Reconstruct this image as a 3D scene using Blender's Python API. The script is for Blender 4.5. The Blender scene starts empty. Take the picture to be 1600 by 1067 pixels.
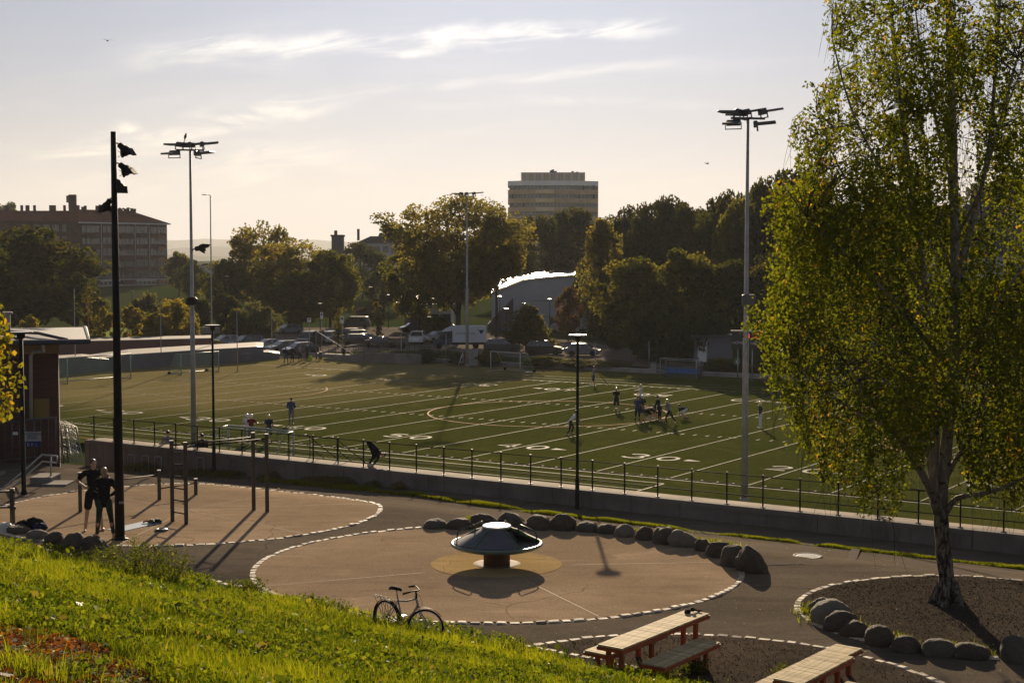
import bpy, bmesh, math, random
import numpy as np
from mathutils import Vector, Matrix, Euler
random.seed(7); np.random.seed(7)
RNG = np.random.default_rng(11)
PI = math.pi
sc = bpy.context.scene
COL = sc.collection

# ------------------------------------------------------------------ camera
CZ = 12.05            # camera height above the sports field (z = 0)
PITCH = -0.0589
FPX = 2294.0          # focal length in pixels of the 1600 px wide photograph
cd = bpy.data.cameras.new('camera'); cam = bpy.data.objects.new('camera', cd); COL.objects.link(cam)
cd.sensor_width = 36.0; cd.lens = FPX / 1600 * 36.0
cd.clip_start = 0.1; cd.clip_end = 20000
cam.location = (0, 0, CZ); cam.rotation_euler = (PI/2 + PITCH, 0, 0)
sc.camera = cam

# ------------------------------------------------------------------ world, sun, exposure
SUN_EL = math.radians(16.0)
world = bpy.data.worlds.new('World'); sc.world = world; world.use_nodes = True
SKY_STRENGTH = 0.05
SUN_STRENGTH = 5.0
EXPOSURE = 1.15
HAZE = 0.0001
sun_d = bpy.data.lights.new('sun', 'SUN'); sun = bpy.data.objects.new('sun', sun_d); COL.objects.link(sun)
sun_d.energy = SUN_STRENGTH; sun_d.angle = math.radians(0.5); sun_d.color = (1.0, 0.80, 0.56)
sun.rotation_euler = Vector((0, -math.cos(SUN_EL), -math.sin(SUN_EL))).to_track_quat('-Z', 'Y').to_euler()
sun.location = (0, 60, 60)
vs = sc.view_settings
sc.display_settings.display_device = 'sRGB'
vs.view_transform = 'Standard'; vs.look = 'None'; vs.gamma = 1; vs.use_curve_mapping = False
vs.exposure = EXPOSURE
sc.cycles.use_denoising = True
sc.cycles.max_bounces = 6; sc.cycles.diffuse_bounces = 3; sc.cycles.glossy_bounces = 3
sc.cycles.transmission_bounces = 5; sc.cycles.transparent_max_bounces = 6; sc.cycles.volume_bounces = 0
sc.cycles.sample_clamp_indirect = 6

class NX:
    """tiny helper to write node maths as expressions"""
    def __init__(s, nt): s.nt = nt; s.x = 0
    def n(s, typ, **kw):
        nd = s.nt.nodes.new(typ)
        for k, v in kw.items(): setattr(nd, k, v)
        return nd
    def put(s, sock, v):
        if isinstance(v, bpy.types.NodeSocket): s.nt.links.new(v, sock)
        elif v is not None: sock.default_value = v
    def m(s, op, a, b=None, c=None, clamp=False):
        nd = s.n('ShaderNodeMath', operation=op, use_clamp=clamp)
        s.put(nd.inputs[0], a)
        if b is not None: s.put(nd.inputs[1], b)
        if c is not None: s.put(nd.inputs[2], c)
        return nd.outputs[0]
    def sm(s, v, a, b):
        nd = s.n('ShaderNodeMapRange', interpolation_type='SMOOTHSTEP')
        s.put(nd.inputs[0], v); s.put(nd.inputs[1], a); s.put(nd.inputs[2], b)
        nd.inputs[3].default_value = 0; nd.inputs[4].default_value = 1
        return nd.outputs[0]
    def noise(s, vec, scale, detail=4, rough=0.55, dist=0.0):
        nd = s.n('ShaderNodeTexNoise'); s.put(nd.inputs['Vector'], vec)
        nd.inputs['Scale'].default_value = scale; nd.inputs['Detail'].default_value = detail
        nd.inputs['Roughness'].default_value = rough; nd.inputs['Distortion'].default_value = dist
        return nd.outputs['Fac']
    def comb(s, x, y, z):
        nd = s.n('ShaderNodeCombineXYZ'); s.put(nd.inputs[0], x); s.put(nd.inputs[1], y); s.put(nd.inputs[2], z)
        return nd.outputs[0]
    def mix(s, f, a, b, typ='MIX'):
        nd = s.n('ShaderNodeMix', data_type='RGBA', blend_type=typ)
        s.put(nd.inputs[0], f); s.put(nd.inputs[6], a); s.put(nd.inputs[7], b)
        return nd.outputs[2]
def rgb(c): return (c[0], c[1], c[2], 1.0)

def make_sky():
    nt = world.node_tree; nt.nodes.clear(); x = NX(nt)
    sky = x.n('ShaderNodeTexSky', sky_type='NISHITA')
    sky.sun_disc = False; sky.sun_elevation = SUN_EL; sky.sun_rotation = 0.0
    sky.altitude = 100; sky.air_density = 1.0; sky.dust_density = 0.6; sky.ozone_density = 1.5
    tc = x.n('ShaderNodeTexCoord'); sep = x.n('ShaderNodeSeparateXYZ'); nt.links.new(tc.outputs['Generated'], sep.inputs[0])
    dx, dy, dz = sep.outputs
    az = x.m('MULTIPLY', x.m('ARCTAN2', dx, dy), FPX)            # degrees-like units: pixels of the photograph
    el = x.m('MULTIPLY', x.m('ARCSINE', dz), FPX)
    # thin high cirrus everywhere, drawn out sideways
    v1 = x.comb(x.m('MULTIPLY', az, 0.0016), x.m('ADD', x.m('MULTIPLY', el, 0.011), x.m('MULTIPLY', az, -0.0012)), 0.0)
    n1 = x.noise(v1, 1.0, 7, 0.62, 0.6)
    veil = x.m('MULTIPLY', x.sm(n1, 0.46, 0.80), 0.20)
    v2 = x.comb(x.m('MULTIPLY', az, 0.006), x.m('ADD', x.m('MULTIPLY', el, 0.03), x.m('MULTIPLY', az, -0.0035)), 3.0)
    n2 = x.noise(v2, 1.0, 8, 0.6, 0.8)
    warp = x.m('MULTIPLY', x.m('SUBTRACT', x.noise(x.comb(x.m('MULTIPLY', az, 0.008), x.m('MULTIPLY', el, 0.012), 7.0), 1.0, 4, 0.55), 0.5), 60.0)
    tot = veil
    for (a0, a1, e0, sl, wd, amp) in ((-560, 240, 326, 0.060, 12, 1.0), (-700, -270, 196, 0.190, 13, 1.0),
                                       (-480, -330, 300, 0.02, 26, 0.45), (-700, -250, 135, 0.03, 40, 0.35),
                                       (-300, 320, 272, 0.085, 7, 0.28), (-150, -85, 229, 0.0, 5, 0.4), (-40, 330, 235, -0.05, 6, 0.2)):
        line = x.m('ADD', x.m('MULTIPLY', x.m('SUBTRACT', az, (a0 + a1) / 2), sl), e0)
        dist = x.m('ABSOLUTE', x.m('SUBTRACT', x.m('ADD', el, warp if wd > 8 else x.m('MULTIPLY', warp, 0.25)), line))
        band = x.m('SUBTRACT', 1.0, x.sm(dist, 0.0, wd * 2.0))
        ends = x.m('MULTIPLY', x.sm(az, a0 - 70, a0 + 130), x.m('SUBTRACT', 1.0, x.sm(az, a1 - 130, a1 + 70)))
        tot = x.m('ADD', tot, x.m('MULTIPLY', x.m('MULTIPLY', band, ends), x.m('MULTIPLY', x.sm(n2, 0.36, 0.66), amp)))
    tot = x.m('MINIMUM', tot, 0.9)
    tot = x.m('MULTIPLY', tot, x.sm(el, -10, 60))
    c = sky.outputs['Color']
    hsv = x.n('ShaderNodeHueSaturation'); hsv.inputs['Saturation'].default_value = 0.30
    nt.links.new(c, hsv.inputs['Color']); c = hsv.outputs['Color']
    # compress the brightness towards the sun, as thin high cloud evens it out
    bw = x.n('ShaderNodeRGBToBW'); nt.links.new(c, bw.inputs[0]); lum = bw.outputs[0]
    gain = x.m('DIVIDE', SKY_A, x.m('ADD', lum, SKY_B))
    vm = x.n('ShaderNodeVectorMath', operation='SCALE'); nt.links.new(c, vm.inputs[0]); nt.links.new(gain, vm.inputs['Scale'])
    c = vm.outputs[0]
    c = x.mix(x.m('SUBTRACT', 1.0, x.sm(el, -40, 420)), x.mix(1.0, c, rgb((0.83, 0.945, 1.22)), 'MULTIPLY'), x.mix(1.0, c, rgb((1.01, 1.01, 1.02)), 'MULTIPLY'))
    cloud = x.mix(1.0, c, rgb((2.1, 1.88, 1.5)), 'MULTIPLY')
    c = x.mix(tot, c, cloud)
    bg = x.n('ShaderNodeBackground'); nt.links.new(c, bg.inputs['Color']); bg.inputs['Strength'].default_value = SKY_STRENGTH
    out = x.n('ShaderNodeOutputWorld'); nt.links.new(bg.outputs[0], out.inputs[0])
SKY_A, SKY_B = 10.6, 15.0
make_sky()

# ------------------------------------------------------------------ helpers
def tag(o, label=None, cat=None, group=None, kind=None):
    if label: o['label'] = label
    if cat: o['category'] = cat
    if group: o['group'] = group
    if kind: o['kind'] = kind
    return o
def empty(name, loc=(0, 0, 0), rz=0.0, label=None, cat=None, group=None):
    o = bpy.data.objects.new(name, None); COL.objects.link(o)
    o.location = loc; o.rotation_euler = (0, 0, rz); o.empty_display_size = 0.3
    return tag(o, label, cat, group)
def link(name, me, parent=None, loc=(0, 0, 0), rot=(0, 0, 0), scale=(1, 1, 1)):
    o = bpy.data.objects.new(name, me); COL.objects.link(o)
    o.location = loc; o.rotation_euler = rot; o.scale = scale
    if parent is not None: o.parent = parent
    return o
def children(o): return [c for c in COL.objects if c.parent == o]
def dup(o, loc=None, rz=None, scale=None, parent=None, label=None):
    c = o.copy(); COL.objects.link(c)
    if parent is not None: c.parent = parent
    if loc is not None: c.location = loc
    if rz is not None: c.rotation_euler = (0, 0, rz)
    if scale is not None: c.scale = scale
    if label: c['label'] = label
    for ch in list(o.children): dup(ch, parent=c)
    return c
def ray(px, py):
    d = Vector(((px - 800) / FPX, 1.0, -(py - 533.5) / FPX))
    c, s = math.cos(PITCH), math.sin(PITCH)
    return Vector((d.x, d.y * c - d.z * s, d.y * s + d.z * c))
def P(px, py, z=0.0):
    """point where the line of sight through that spot of the photograph meets height z"""
    d = ray(px, py); t = (z - CZ) / d.z
    return Vector((d.x * t, d.y * t, z))
def PD(px, py, dist):
    d = ray(px, py); t = dist / d.y
    return Vector((d.x * t, dist, CZ + d.z * t))

class MB:
    """collects shapes and links them as one mesh object"""
    def __init__(s): s.v = []; s.f = []; s.mi = []; s.sm = []
    def add(s, vs, fs, mi=0, smooth=False, M=None):
        b = len(s.v)
        for p in vs:
            p = Vector(p)
            s.v.append(tuple(M @ p) if M is not None else tuple(p))
        for f in fs: s.f.append(tuple(i + b for i in f)); s.mi.append(mi); s.sm.append(smooth)
        return s
    def box(s, c, size, mi=0, M=None, rz=0.0, taper=1.0):
        x, y, z = size[0]/2, size[1]/2, size[2]/2
        vs = [(-x,-y,-z),(x,-y,-z),(x,y,-z),(-x,y,-z),(-x*taper,-y*taper,z),(x*taper,-y*taper,z),(x*taper,y*taper,z),(-x*taper,y*taper,z)]
        T = Matrix.Translation(c) @ Matrix.Rotation(rz, 4, 'Z')
        if M is not None: T = M @ T
        return s.add(vs, [(0,3,2,1),(4,5,6,7),(0,1,5,4),(1,2,6,5),(2,3,7,6),(3,0,4,7)], mi, False, T)
    def bbox(s, c, size, b=0.01, mi=0, M=None, rz=0.0):
        """box with chamfered vertical and top edges"""
        x, y, z = size[0]/2, size[1]/2, size[2]/2
        def ring(i, zz): return [(-x+i,-y,zz),(x-i,-y,zz),(x,-y+i,zz),(x,y-i,zz),(x-i,y,zz),(-x+i,y,zz),(-x,y-i,zz),(-x,-y+i,zz)]
        def ring2(zz): return [(-x+b,-y+b,zz)]*1
        r0 = ring(b, -z); r1 = ring(b, z-b)
        x -= b; y -= b
        r2 = ring(b*0.7, z)
        vs = r0 + r1 + r2; fs = []
        for k in range(2):
            for i in range(8):
                j = (i+1) % 8; fs.append((k*8+i, k*8+j, k*8+8+j, k*8+8+i))
        fs.append(tuple(range(16, 24))); fs.append(tuple(reversed(range(8))))
        T = Matrix.Translation(c) @ Matrix.Rotation(rz, 4, 'Z')
        if M is not None: T = M @ T
        return s.add(vs, fs, mi, False, T)
    def tube(s, pts, r, n=8, mi=0, smooth=True, cap=True, M=None):
        pts = [Vector(p) for p in pts]
        rs = r if isinstance(r, (list, tuple)) else [r]*len(pts)
        vs = []; fs = []
        prev = None
        for i, p in enumerate(pts):
            a = pts[max(i-1, 0)]; b = pts[min(i+1, len(pts)-1)]
            t = (b - a)
            if t.length < 1e-9: t = Vector((0, 0, 1))
            t.normalize()
            if prev is None:
                u = t.orthogonal().normalized()
            else:
                u = (prev - t * prev.dot(t))
                u = u.normalized() if u.length > 1e-6 else t.orthogonal().normalized()
            prev = u; w = t.cross(u)
            for k in range(n):
                a_ = 2*PI*k/n
                vs.append(p + (u*math.cos(a_) + w*math.sin(a_))*rs[i])
        for i in range(len(pts)-1):
            for k in range(n):
                j = (k+1) % n
                fs.append((i*n+k, i*n+j, (i+1)*n+j, (i+1)*n+k))
        s.add(vs, fs, mi, smooth, M)
        if cap:
            b = len(s.v) - len(vs)
            s.f.append(tuple(b+k for k in reversed(range(n)))); s.mi.append(mi); s.sm.append(False)
            s.f.append(tuple(b+(len(pts)-1)*n+k for k in range(n))); s.mi.append(mi); s.sm.append(False)
        return s
    def cyl(s, a, b, r0, r1=None, n=12, mi=0, M=None):
        return s.tube([a, b], [r0, r0 if r1 is None else r1], n, mi, True, True, M)
    def lathe(s, prof, n=24, mi=0, smooth=True, M=None, cap=True, a0=0.0, a1=2*PI):
        full = abs(a1-a0-2*PI) < 1e-6
        m = n if full else n+1
        vs = []; fs = []
        for (r, z) in prof:
            for k in range(m):
                a = a0+(a1-a0)*k/n; vs.append((r*math.cos(a), r*math.sin(a), z))
        for i in range(len(prof)-1):
            for k in range(n):
                j = (k+1) % m
                fs.append((i*m+k, i*m+j, (i+1)*m+j, (i+1)*m+k))
        if cap and full:
            if prof[0][0] > 1e-6: fs.append(tuple(reversed(range(m))))
            if prof[-1][0] > 1e-6: fs.append(tuple((len(prof)-1)*m+k for k in range(m)))
        return s.add(vs, fs, mi, smooth, M)
    def prism(s, poly, z0, z1, mi=0, M=None, mi_top=None):
        n = len(poly)
        vs = [(p[0], p[1], z0) for p in poly] + [(p[0], p[1], z1) for p in poly]
        fs = [(i, (i+1) % n, n+(i+1) % n, n+i) for i in range(n)]
        s.add(vs, fs + [tuple(reversed(range(n)))], mi, False, M)
        b = len(s.v) - 2*n
        s.f.append(tuple(b+n+i for i in range(n))); s.mi.append(mi if mi_top is None else mi_top); s.sm.append(False)
        return s
    def mesh(s, name, mats):
        me = bpy.data.meshes.new(name)
        me.from_pydata(s.v, [], s.f)
        for m in (mats if isinstance(mats, (list, tuple)) else [mats]): me.materials.append(m)
        me.polygons.foreach_set('material_index', s.mi)
        me.polygons.foreach_set('use_smooth', s.sm)
        me.update()
        return me
    def build(s, name, mats, parent=None, loc=(0, 0, 0), rot=(0, 0, 0)):
        return link(name, s.mesh(name, mats), parent, loc, rot)

def np_mesh(name, verts, faces, mat, attrs=None, smooth=False):
    """fast mesh from numpy arrays; faces (n, k) with k = 3 or 4"""
    me = bpy.data.meshes.new(name)
    nv, nf, k = len(verts), len(faces), faces.shape[1]
    me.vertices.add(nv); me.vertices.foreach_set('co', np.ascontiguousarray(verts, np.float32).ravel())
    me.loops.add(nf*k); me.loops.foreach_set('vertex_index', np.ascontiguousarray(faces, np.int32).ravel())
    me.polygons.add(nf); me.polygons.foreach_set('loop_start', np.arange(0, nf*k, k, dtype=np.int32))
    try: me.polygons.foreach_set('loop_total', np.full(nf, k, np.int32))
    except Exception: pass
    if smooth: me.polygons.foreach_set('use_smooth', np.ones(nf, bool))
    for an, arr in (attrs or {}).items():
        at = me.attributes.new(an, 'FLOAT', 'POINT'); at.data.foreach_set('value', np.ascontiguousarray(arr, np.float32))
    me.materials.append(mat); me.update(calc_edges=True); me.validate()
    return me

# ------------------------------------------------------------------ materials
MATS = {}
def mat(name, col, rough=0.7, var=0.0, vscale=3.0, bump=0.0, bscale=40.0, metal=0.0, spec=0.5, col2=None, detail=5, emit=None, coat=0.0):
    if name in MATS: return MATS[name]
    m = bpy.data.materials.new(name); m.use_nodes = True
    nt = m.node_tree; x = NX(nt); b = nt.nodes['Principled BSDF']
    b.inputs['Roughness'].default_value = rough; b.inputs['Metallic'].default_value = metal
    b.inputs['Specular IOR Level'].default_value = spec if rough < 0.65 else spec*0.08
    if coat: b.inputs['Coat Weight'].default_value = coat; b.inputs['Coat Roughness'].default_value = 0.08
    tc = x.n('ShaderNodeTexCoord').outputs['Object']
    if var or col2:
        n = x.noise(tc, vscale, detail, 0.6)
        c2 = col2 if col2 else tuple(v*(1-var) for v in col)
        c1 = col if col2 else tuple(v*(1+var) for v in col)
        x.put(b.inputs['Base Color'], x.mix(x.sm(n, 0.33, 0.67), rgb(c2), rgb(c1)))
    else: b.inputs['Base Color'].default_value = rgb(col)
    if bump:
        bp = x.n('ShaderNodeBump'); bp.inputs['Strength'].default_value = bump; bp.inputs['Distance'].default_value = 0.02
        nt.links.new(x.noise(tc, bscale, 5, 0.6), bp.inputs['Height']); nt.links.new(bp.outputs[0], b.inputs['Normal'])
    if emit: b.inputs['Emission Color'].default_value = rgb(emit[0]); b.inputs['Emission Strength'].default_value = emit[1]
    MATS[name] = m
    return m
def leaf_mat(name, c_a, c_b, c_warm=None, warm=0.0, trans=0.5, rough=0.55, tint_scale=1.0):
    """leaves: reflect and let light through; colour differs from leaf to leaf and from clump to clump"""
    if name in MATS: return MATS[name]
    m = bpy.data.materials.new(name); m.use_nodes = True
    nt = m.node_tree; x = NX(nt); nt.nodes.remove(nt.nodes['Principled BSDF'])
    at = x.n('ShaderNodeAttribute', attribute_name='tint').outputs['Fac']
    c = x.mix(at, rgb(c_a), rgb(c_b))
    if c_warm:
        a2 = x.n('ShaderNodeAttribute', attribute_name='warm').outputs['Fac']
        c = x.mix(a2, c, rgb(c_warm))
    d = x.n('ShaderNodeBsdfDiffuse'); nt.links.new(c, d.inputs['Color'])
    t = x.n('ShaderNodeBsdfTranslucent')
    tcol = x.mix(1.0, c, rgb((1.35, 1.25, 0.55)), 'MULTIPLY'); nt.links.new(tcol, t.inputs['Color'])
    g = x.n('ShaderNodeBsdfGlossy'); g.inputs['Roughness'].default_value = rough; g.inputs['Color'].default_value = (0.5, 0.5, 0.5, 1)
    mx = x.n('ShaderNodeMixShader'); mx.inputs[0].default_value = trans
    nt.links.new(d.outputs[0], mx.inputs[1]); nt.links.new(t.outputs[0], mx.inputs[2])
    fr = x.n('ShaderNodeFresnel'); fr.inputs['IOR'].default_value = 1.35
    mg = x.n('ShaderNodeMixShader'); nt.links.new(x.m('MULTIPLY', fr.outputs[0], 0.02), mg.inputs[0])
    nt.links.new(mx.outputs[0], mg.inputs[1]); nt.links.new(g.outputs[0], mg.inputs[2])
    nt.links.new(mg.outputs[0], nt.nodes['Material Output'].inputs['Surface'])
    MATS[name] = m
    return m

M_BLACK = mat('black_painted_steel', (0.016, 0.015, 0.015), 0.6, 0.2, 4, spec=0.06)
M_GALV = mat('galvanised_steel', (0.30, 0.30, 0.30), 0.45, 0.15, 3, metal=0.6)
M_GREYPOLE = mat('grey_painted_pole', (0.26, 0.25, 0.24), 0.5, 0.15, 2)
M_DARKGREY = mat('dark_grey_metal', (0.05, 0.05, 0.055), 0.4, 0.15, 3)
M_WHITE = mat('white_paint', (0.72, 0.72, 0.70), 0.5, 0.05, 3)
M_OFFW = mat('off_white_panel', (0.55, 0.56, 0.56), 0.6, 0.06, 1.5)
M_GLASS = mat('dark_window_glass', (0.02, 0.022, 0.025), 0.06, spec=0.9)
M_PANE = mat('window_pane', (0.05, 0.055, 0.06), 0.08, 0.5, 0.6, spec=0.9)
M_RUBBER = mat('tyre_rubber', (0.016, 0.016, 0.016), 0.8)
M_ALLOY = mat('alloy_rim', (0.45, 0.45, 0.46), 0.3, metal=0.8)
M_MIRROR = mat('polished_steel', (0.72, 0.72, 0.72), 0.22, metal=1.0)
M_SKIN = mat('skin', (0.42, 0.25, 0.17), 0.55, 0.1, 9)
M_HAIRD = mat('dark_hair', (0.03, 0.02, 0.014), 0.5, 0.3, 30)
M_HAIRB = mat('fair_hair', (0.30, 0.20, 0.10), 0.5, 0.3, 30)
M_GOLD = mat('gold_helmet_shell', (0.62, 0.52, 0.26), 0.22, 0.05, 3, coat=0.6)
M_WHELM = mat('white_helmet_shell', (0.70, 0.70, 0.68), 0.22, coat=0.6)
M_CLBLK = mat('black_cloth', (0.013, 0.013, 0.015), 0.9, 0.3, 14)
M_CLNAVY = mat('navy_cloth', (0.018, 0.024, 0.055), 0.9, 0.25, 14)
M_CLBLUE = mat('blue_cloth', (0.03, 0.05, 0.12), 0.9, 0.25, 14)
M_CLWHT = mat('white_cloth', (0.55, 0.55, 0.56), 0.9, 0.1, 14)
M_CLMAR = mat('maroon_cloth', (0.14, 0.02, 0.025), 0.9, 0.2, 14)
M_CLGRY = mat('grey_cloth', (0.16, 0.16, 0.17), 0.9, 0.2, 14)
M_CLGRN = mat('dark_green_cloth', (0.03, 0.045, 0.03), 0.9, 0.2, 14)
M_SHOE = mat('dark_shoe', (0.02, 0.02, 0.022), 0.6)
M_SHOER = mat('red_shoe', (0.30, 0.03, 0.03), 0.6)
M_SHOEW = mat('white_shoe', (0.55, 0.55, 0.52), 0.6)
M_ORANGE = mat('rust_orange_paint', (0.27, 0.048, 0.007), 0.6, 0.2, 5)
# ------------------------------------------------------------------ lie of the land
PZ = 4.75                                    # playground level
UD = Vector((0.8354, -0.5497)); ND = Vector((-0.5497, -0.8354)); W0 = Vector((2.24, 49.8))
def wall_t(x, y): return (x-W0.x)*UD.x + (y-W0.y)*UD.y
def wall_w(x, y): return (x-W0.x)*ND.x + (y-W0.y)*ND.y
def WP(t, w, z): return Vector((W0.x+UD.x*t+ND.x*w, W0.y+UD.y*t+ND.y*w, z))
WALL_Z = 4.05
def bank_s(x, y): return (x+12.9)*(-0.613) + (y-37.0)*(-0.79)
def sstep(v): v = np.clip(v, 0, 1); return v*v*(3-2*v)
def h_play(x, y):
    w = wall_w(x, y); t = wall_t(x, y)
    low = 1.28 + 0.03*np.clip(-t-6, 0, 30)
    f = np.clip((10.0-w)/8.0, 0, 1)
    f = np.where(f < 0.15, f*f/0.3, f-0.075)/0.925
    return PZ - low*f
def h_bank(x, y):
    s = bank_s(x, y)
    up = np.where(s > 0.6, 0.27*(s-0.3), 0.27*np.clip(s+0.0, 0, 1)**2/1.2)
    up = np.minimum(up, 5.72 + 0.05*np.clip(s-21.5, 0, 40))
    bump = 0.05*np.sin(x*1.3+y*0.7)*np.sin(y*1.1-x*0.4)*np.clip(s, 0, 1)
    return PZ + up + bump - 0.06*np.clip(-s*2, 0, 1)
def h_far(x, y):
    d = np.hypot(x, y)
    return 0.05 + 4.2*sstep((d-235)/190.0) + 6.0*sstep((d-195)/90)*sstep((x-20)/60)*sstep((340-d)/80)
# field frame: u along the field, v across it (0 = near touchline, 48.8 = far one)
def FW(u, v, z=0.0):
    du, dv = u-59.08, v+70.17
    return Vector((0.8354*du+0.5497*dv, -0.5497*du+0.8354*dv, z))
def Fuv(x, y): return (59.08+0.8354*x-0.5497*y, -70.17+0.5497*x+0.8354*y)
def G(px, py):
    """where the line of sight meets the playground side ground"""
    d = ray(px, py); o = Vector((0, 0, CZ)); t = 10.0
    while t < 120:
        p = o + d*t
        if p.z <= max(float(h_play(p.x, p.y)), float(h_bank(p.x, p.y)) if bank_s(p.x, p.y) > -0.2 else -9): return p
        t += 0.03
    return p
def grid_mesh(name, xs, ys, fn, m, place=None, smooth=True):
    X, Y = np.meshgrid(xs, ys)
    if place is not None: wx, wy = place(X, Y)
    else: wx, wy = X, Y
    Z = fn(wx, wy)
    v = np.stack([wx.ravel(), wy.ravel(), Z.ravel()], 1)
    nx, ny = len(xs), len(ys)
    i = np.arange(nx*ny).reshape(ny, nx)
    f = np.stack([i[:-1, :-1].ravel(), i[:-1, 1:].ravel(), i[1:, 1:].ravel(), i[1:, :-1].ravel()], 1)
    return np_mesh(name, v, f, m, smooth=smooth)
def tw_place(T, W): return W0.x+UD.x*T+ND.x*W, W0.y+UD.y*T+ND.y*W

def ground_material():
    m = bpy.data.materials.new('park_ground'); m.use_nodes = True; nt = m.node_tree; x = NX(nt); b = nt.nodes['Principled BSDF']
    tc = x.n('ShaderNodeTexCoord').outputs['Object']
    n1 = x.noise(tc, 0.035, 5, 0.6); n2 = x.noise(tc, 1.2, 5, 0.65)
    c = x.mix(x.sm(n1, 0.4, 0.6), rgb((0.030, 0.045, 0.012)), rgb((0.040, 0.046, 0.016)))
    c = x.mix(x.m('MULTIPLY', n2, 0.6), c, rgb((0.03, 0.045, 0.012)))
    x.put(b.inputs['Base Color'], c); b.inputs['Roughness'].default_value = 1.0; b.inputs['Specular IOR Level'].default_value = 0.0
    return m
def asphalt_material(name, c1, c2, rough, scale_, bump):
    m = bpy.data.materials.new(name); m.use_nodes = True; nt = m.node_tree; x = NX(nt); b = nt.nodes['Principled BSDF']
    tc = x.n('ShaderNodeTexCoord').outputs['Object']
    big = x.noise(tc, 0.22*scale_, 5, 0.6, 0.4); fine = x.noise(tc, 55*scale_, 3, 0.7); mid = x.noise(tc, 2.4*scale_, 6, 0.65)
    c = x.mix(x.sm(big, 0.35, 0.68), rgb(c2), rgb(c1))
    c = x.mix(x.m('MULTIPLY', x.sm(mid, 0.45, 0.75), 0.35), c, rgb(tuple(v*0.72 for v in c2)))
    spk = x.sm(x.noise(tc, 130*scale_, 2, 0.5), 0.62, 0.72)
    c = x.mix(x.m('MULTIPLY', spk, 0.7), c, rgb(tuple(min(1, v*2.6) for v in c1)))
    c = x.mix(x.m('MULTIPLY', x.sm(fine, 0.40, 0.6), 0.45), c, rgb(tuple(v*0.55 for v in c2)))
    grit = x.noise(tc, 17*scale_, 4, 0.75)
    c = x.mix(x.m('MULTIPLY', x.sm(grit, 0.52, 0.66), 0.40), c, rgb(tuple(v*0.55 for v in c2)))
    c = x.mix(x.m('MULTIPLY', x.sm(grit, 0.46, 0.34), 0.35), c, rgb(tuple(min(1, v*1.45) for v in c1)))
    vs_ = x.n('ShaderNodeMapping'); vs_.inputs['Scale'].default_value = (0.5, 2.2, 1); vs_.inputs['Rotation'].default_value = (0, 0, 0.5); nt.links.new(tc, vs_.inputs['Vector'])
    stain = x.noise(vs_.outputs[0], 0.55*scale_, 7, 0.68, 1.2)
    c = x.mix(x.m('MULTIPLY', x.sm(stain, 0.50, 0.66), 0.42), c, rgb(tuple(v*0.60 for v in c2)))
    c = x.mix(x.m('MULTIPLY', x.sm(stain, 0.46, 0.30), 0.30), c, rgb(tuple(min(1, v*1.30) for v in c1)))
    # dark winding cracks and old damp stains
    vv = x.n('ShaderNodeVectorMath', operation='ADD'); nt.links.new(tc, vv.inputs[0])
    nz = x.n('ShaderNodeTexNoise'); nz.inputs['Scale'].default_value = 0.7; nt.links.new(tc, nz.inputs['Vector']); nt.links.new(nz.outputs['Color'], vv.inputs[1])
    vo = x.n('ShaderNodeTexVoronoi', feature='DISTANCE_TO_EDGE'); vo.inputs['Scale'].default_value = 0.21*scale_; nt.links.new(vv.outputs[0], vo.inputs['Vector'])
    crack = x.m('SUBTRACT', 1.0, x.sm(vo.outputs['Distance'], 0.0015, 0.006))
    c = x.mix(x.m('MULTIPLY', crack, x.m('MULTIPLY', x.sm(big, 0.45, 0.62), 0.55)), c, rgb(tuple(v*0.4 for v in c2)))
    x.put(b.inputs['Base Color'], c); b.inputs['Roughness'].default_value = min(1.0, rough+0.18); b.inputs['Specular IOR Level'].default_value = 0.0
    bp = x.n('ShaderNodeBump'); bp.inputs['Strength'].default_value = bump; bp.inputs['Distance'].default_value = 0.006
    nt.links.new(fine, bp.inputs['Height']); nt.links.new(bp.outputs[0], b.inputs['Normal'])
    return m
M_ASPH = asphalt_material('weathered_asphalt', (0.150, 0.124, 0.095), (0.108, 0.090, 0.071), 0.72, 1.0, 0.5)
M_RUB = asphalt_material('tan_rubber_surface', (0.37, 0.272, 0.182), (0.25, 0.185, 0.124), 0.75, 1.0, 0.45)
M_YEL = asphalt_material('worn_yellow_rubber', (0.42, 0.30, 0.145), (0.33, 0.235, 0.12), 0.75, 1.5, 0.4)
M_DIRT = asphalt_material('bark_and_gravel', (0.092, 0.074, 0.056), (0.056, 0.046, 0.036), 0.9, 0.8, 1.0)
M_ROAD = asphalt_material('car_park_asphalt', (0.20, 0.17, 0.14), (0.15, 0.13, 0.11), 0.55, 0.5, 0.3)
M_CONC = mat('concrete', (0.27, 0.25, 0.225), 0.85, 0.16, 0.9, 0.15, 25)
M_CONCL = mat('pale_concrete', (0.44, 0.41, 0.37), 0.85, 0.14, 0.7, 0.1, 25)
M_SOIL = mat('bank_soil', (0.050, 0.062, 0.016), 0.95, 0.35, 2.0, 0.4, 20, col2=(0.028, 0.022, 0.012))

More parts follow.
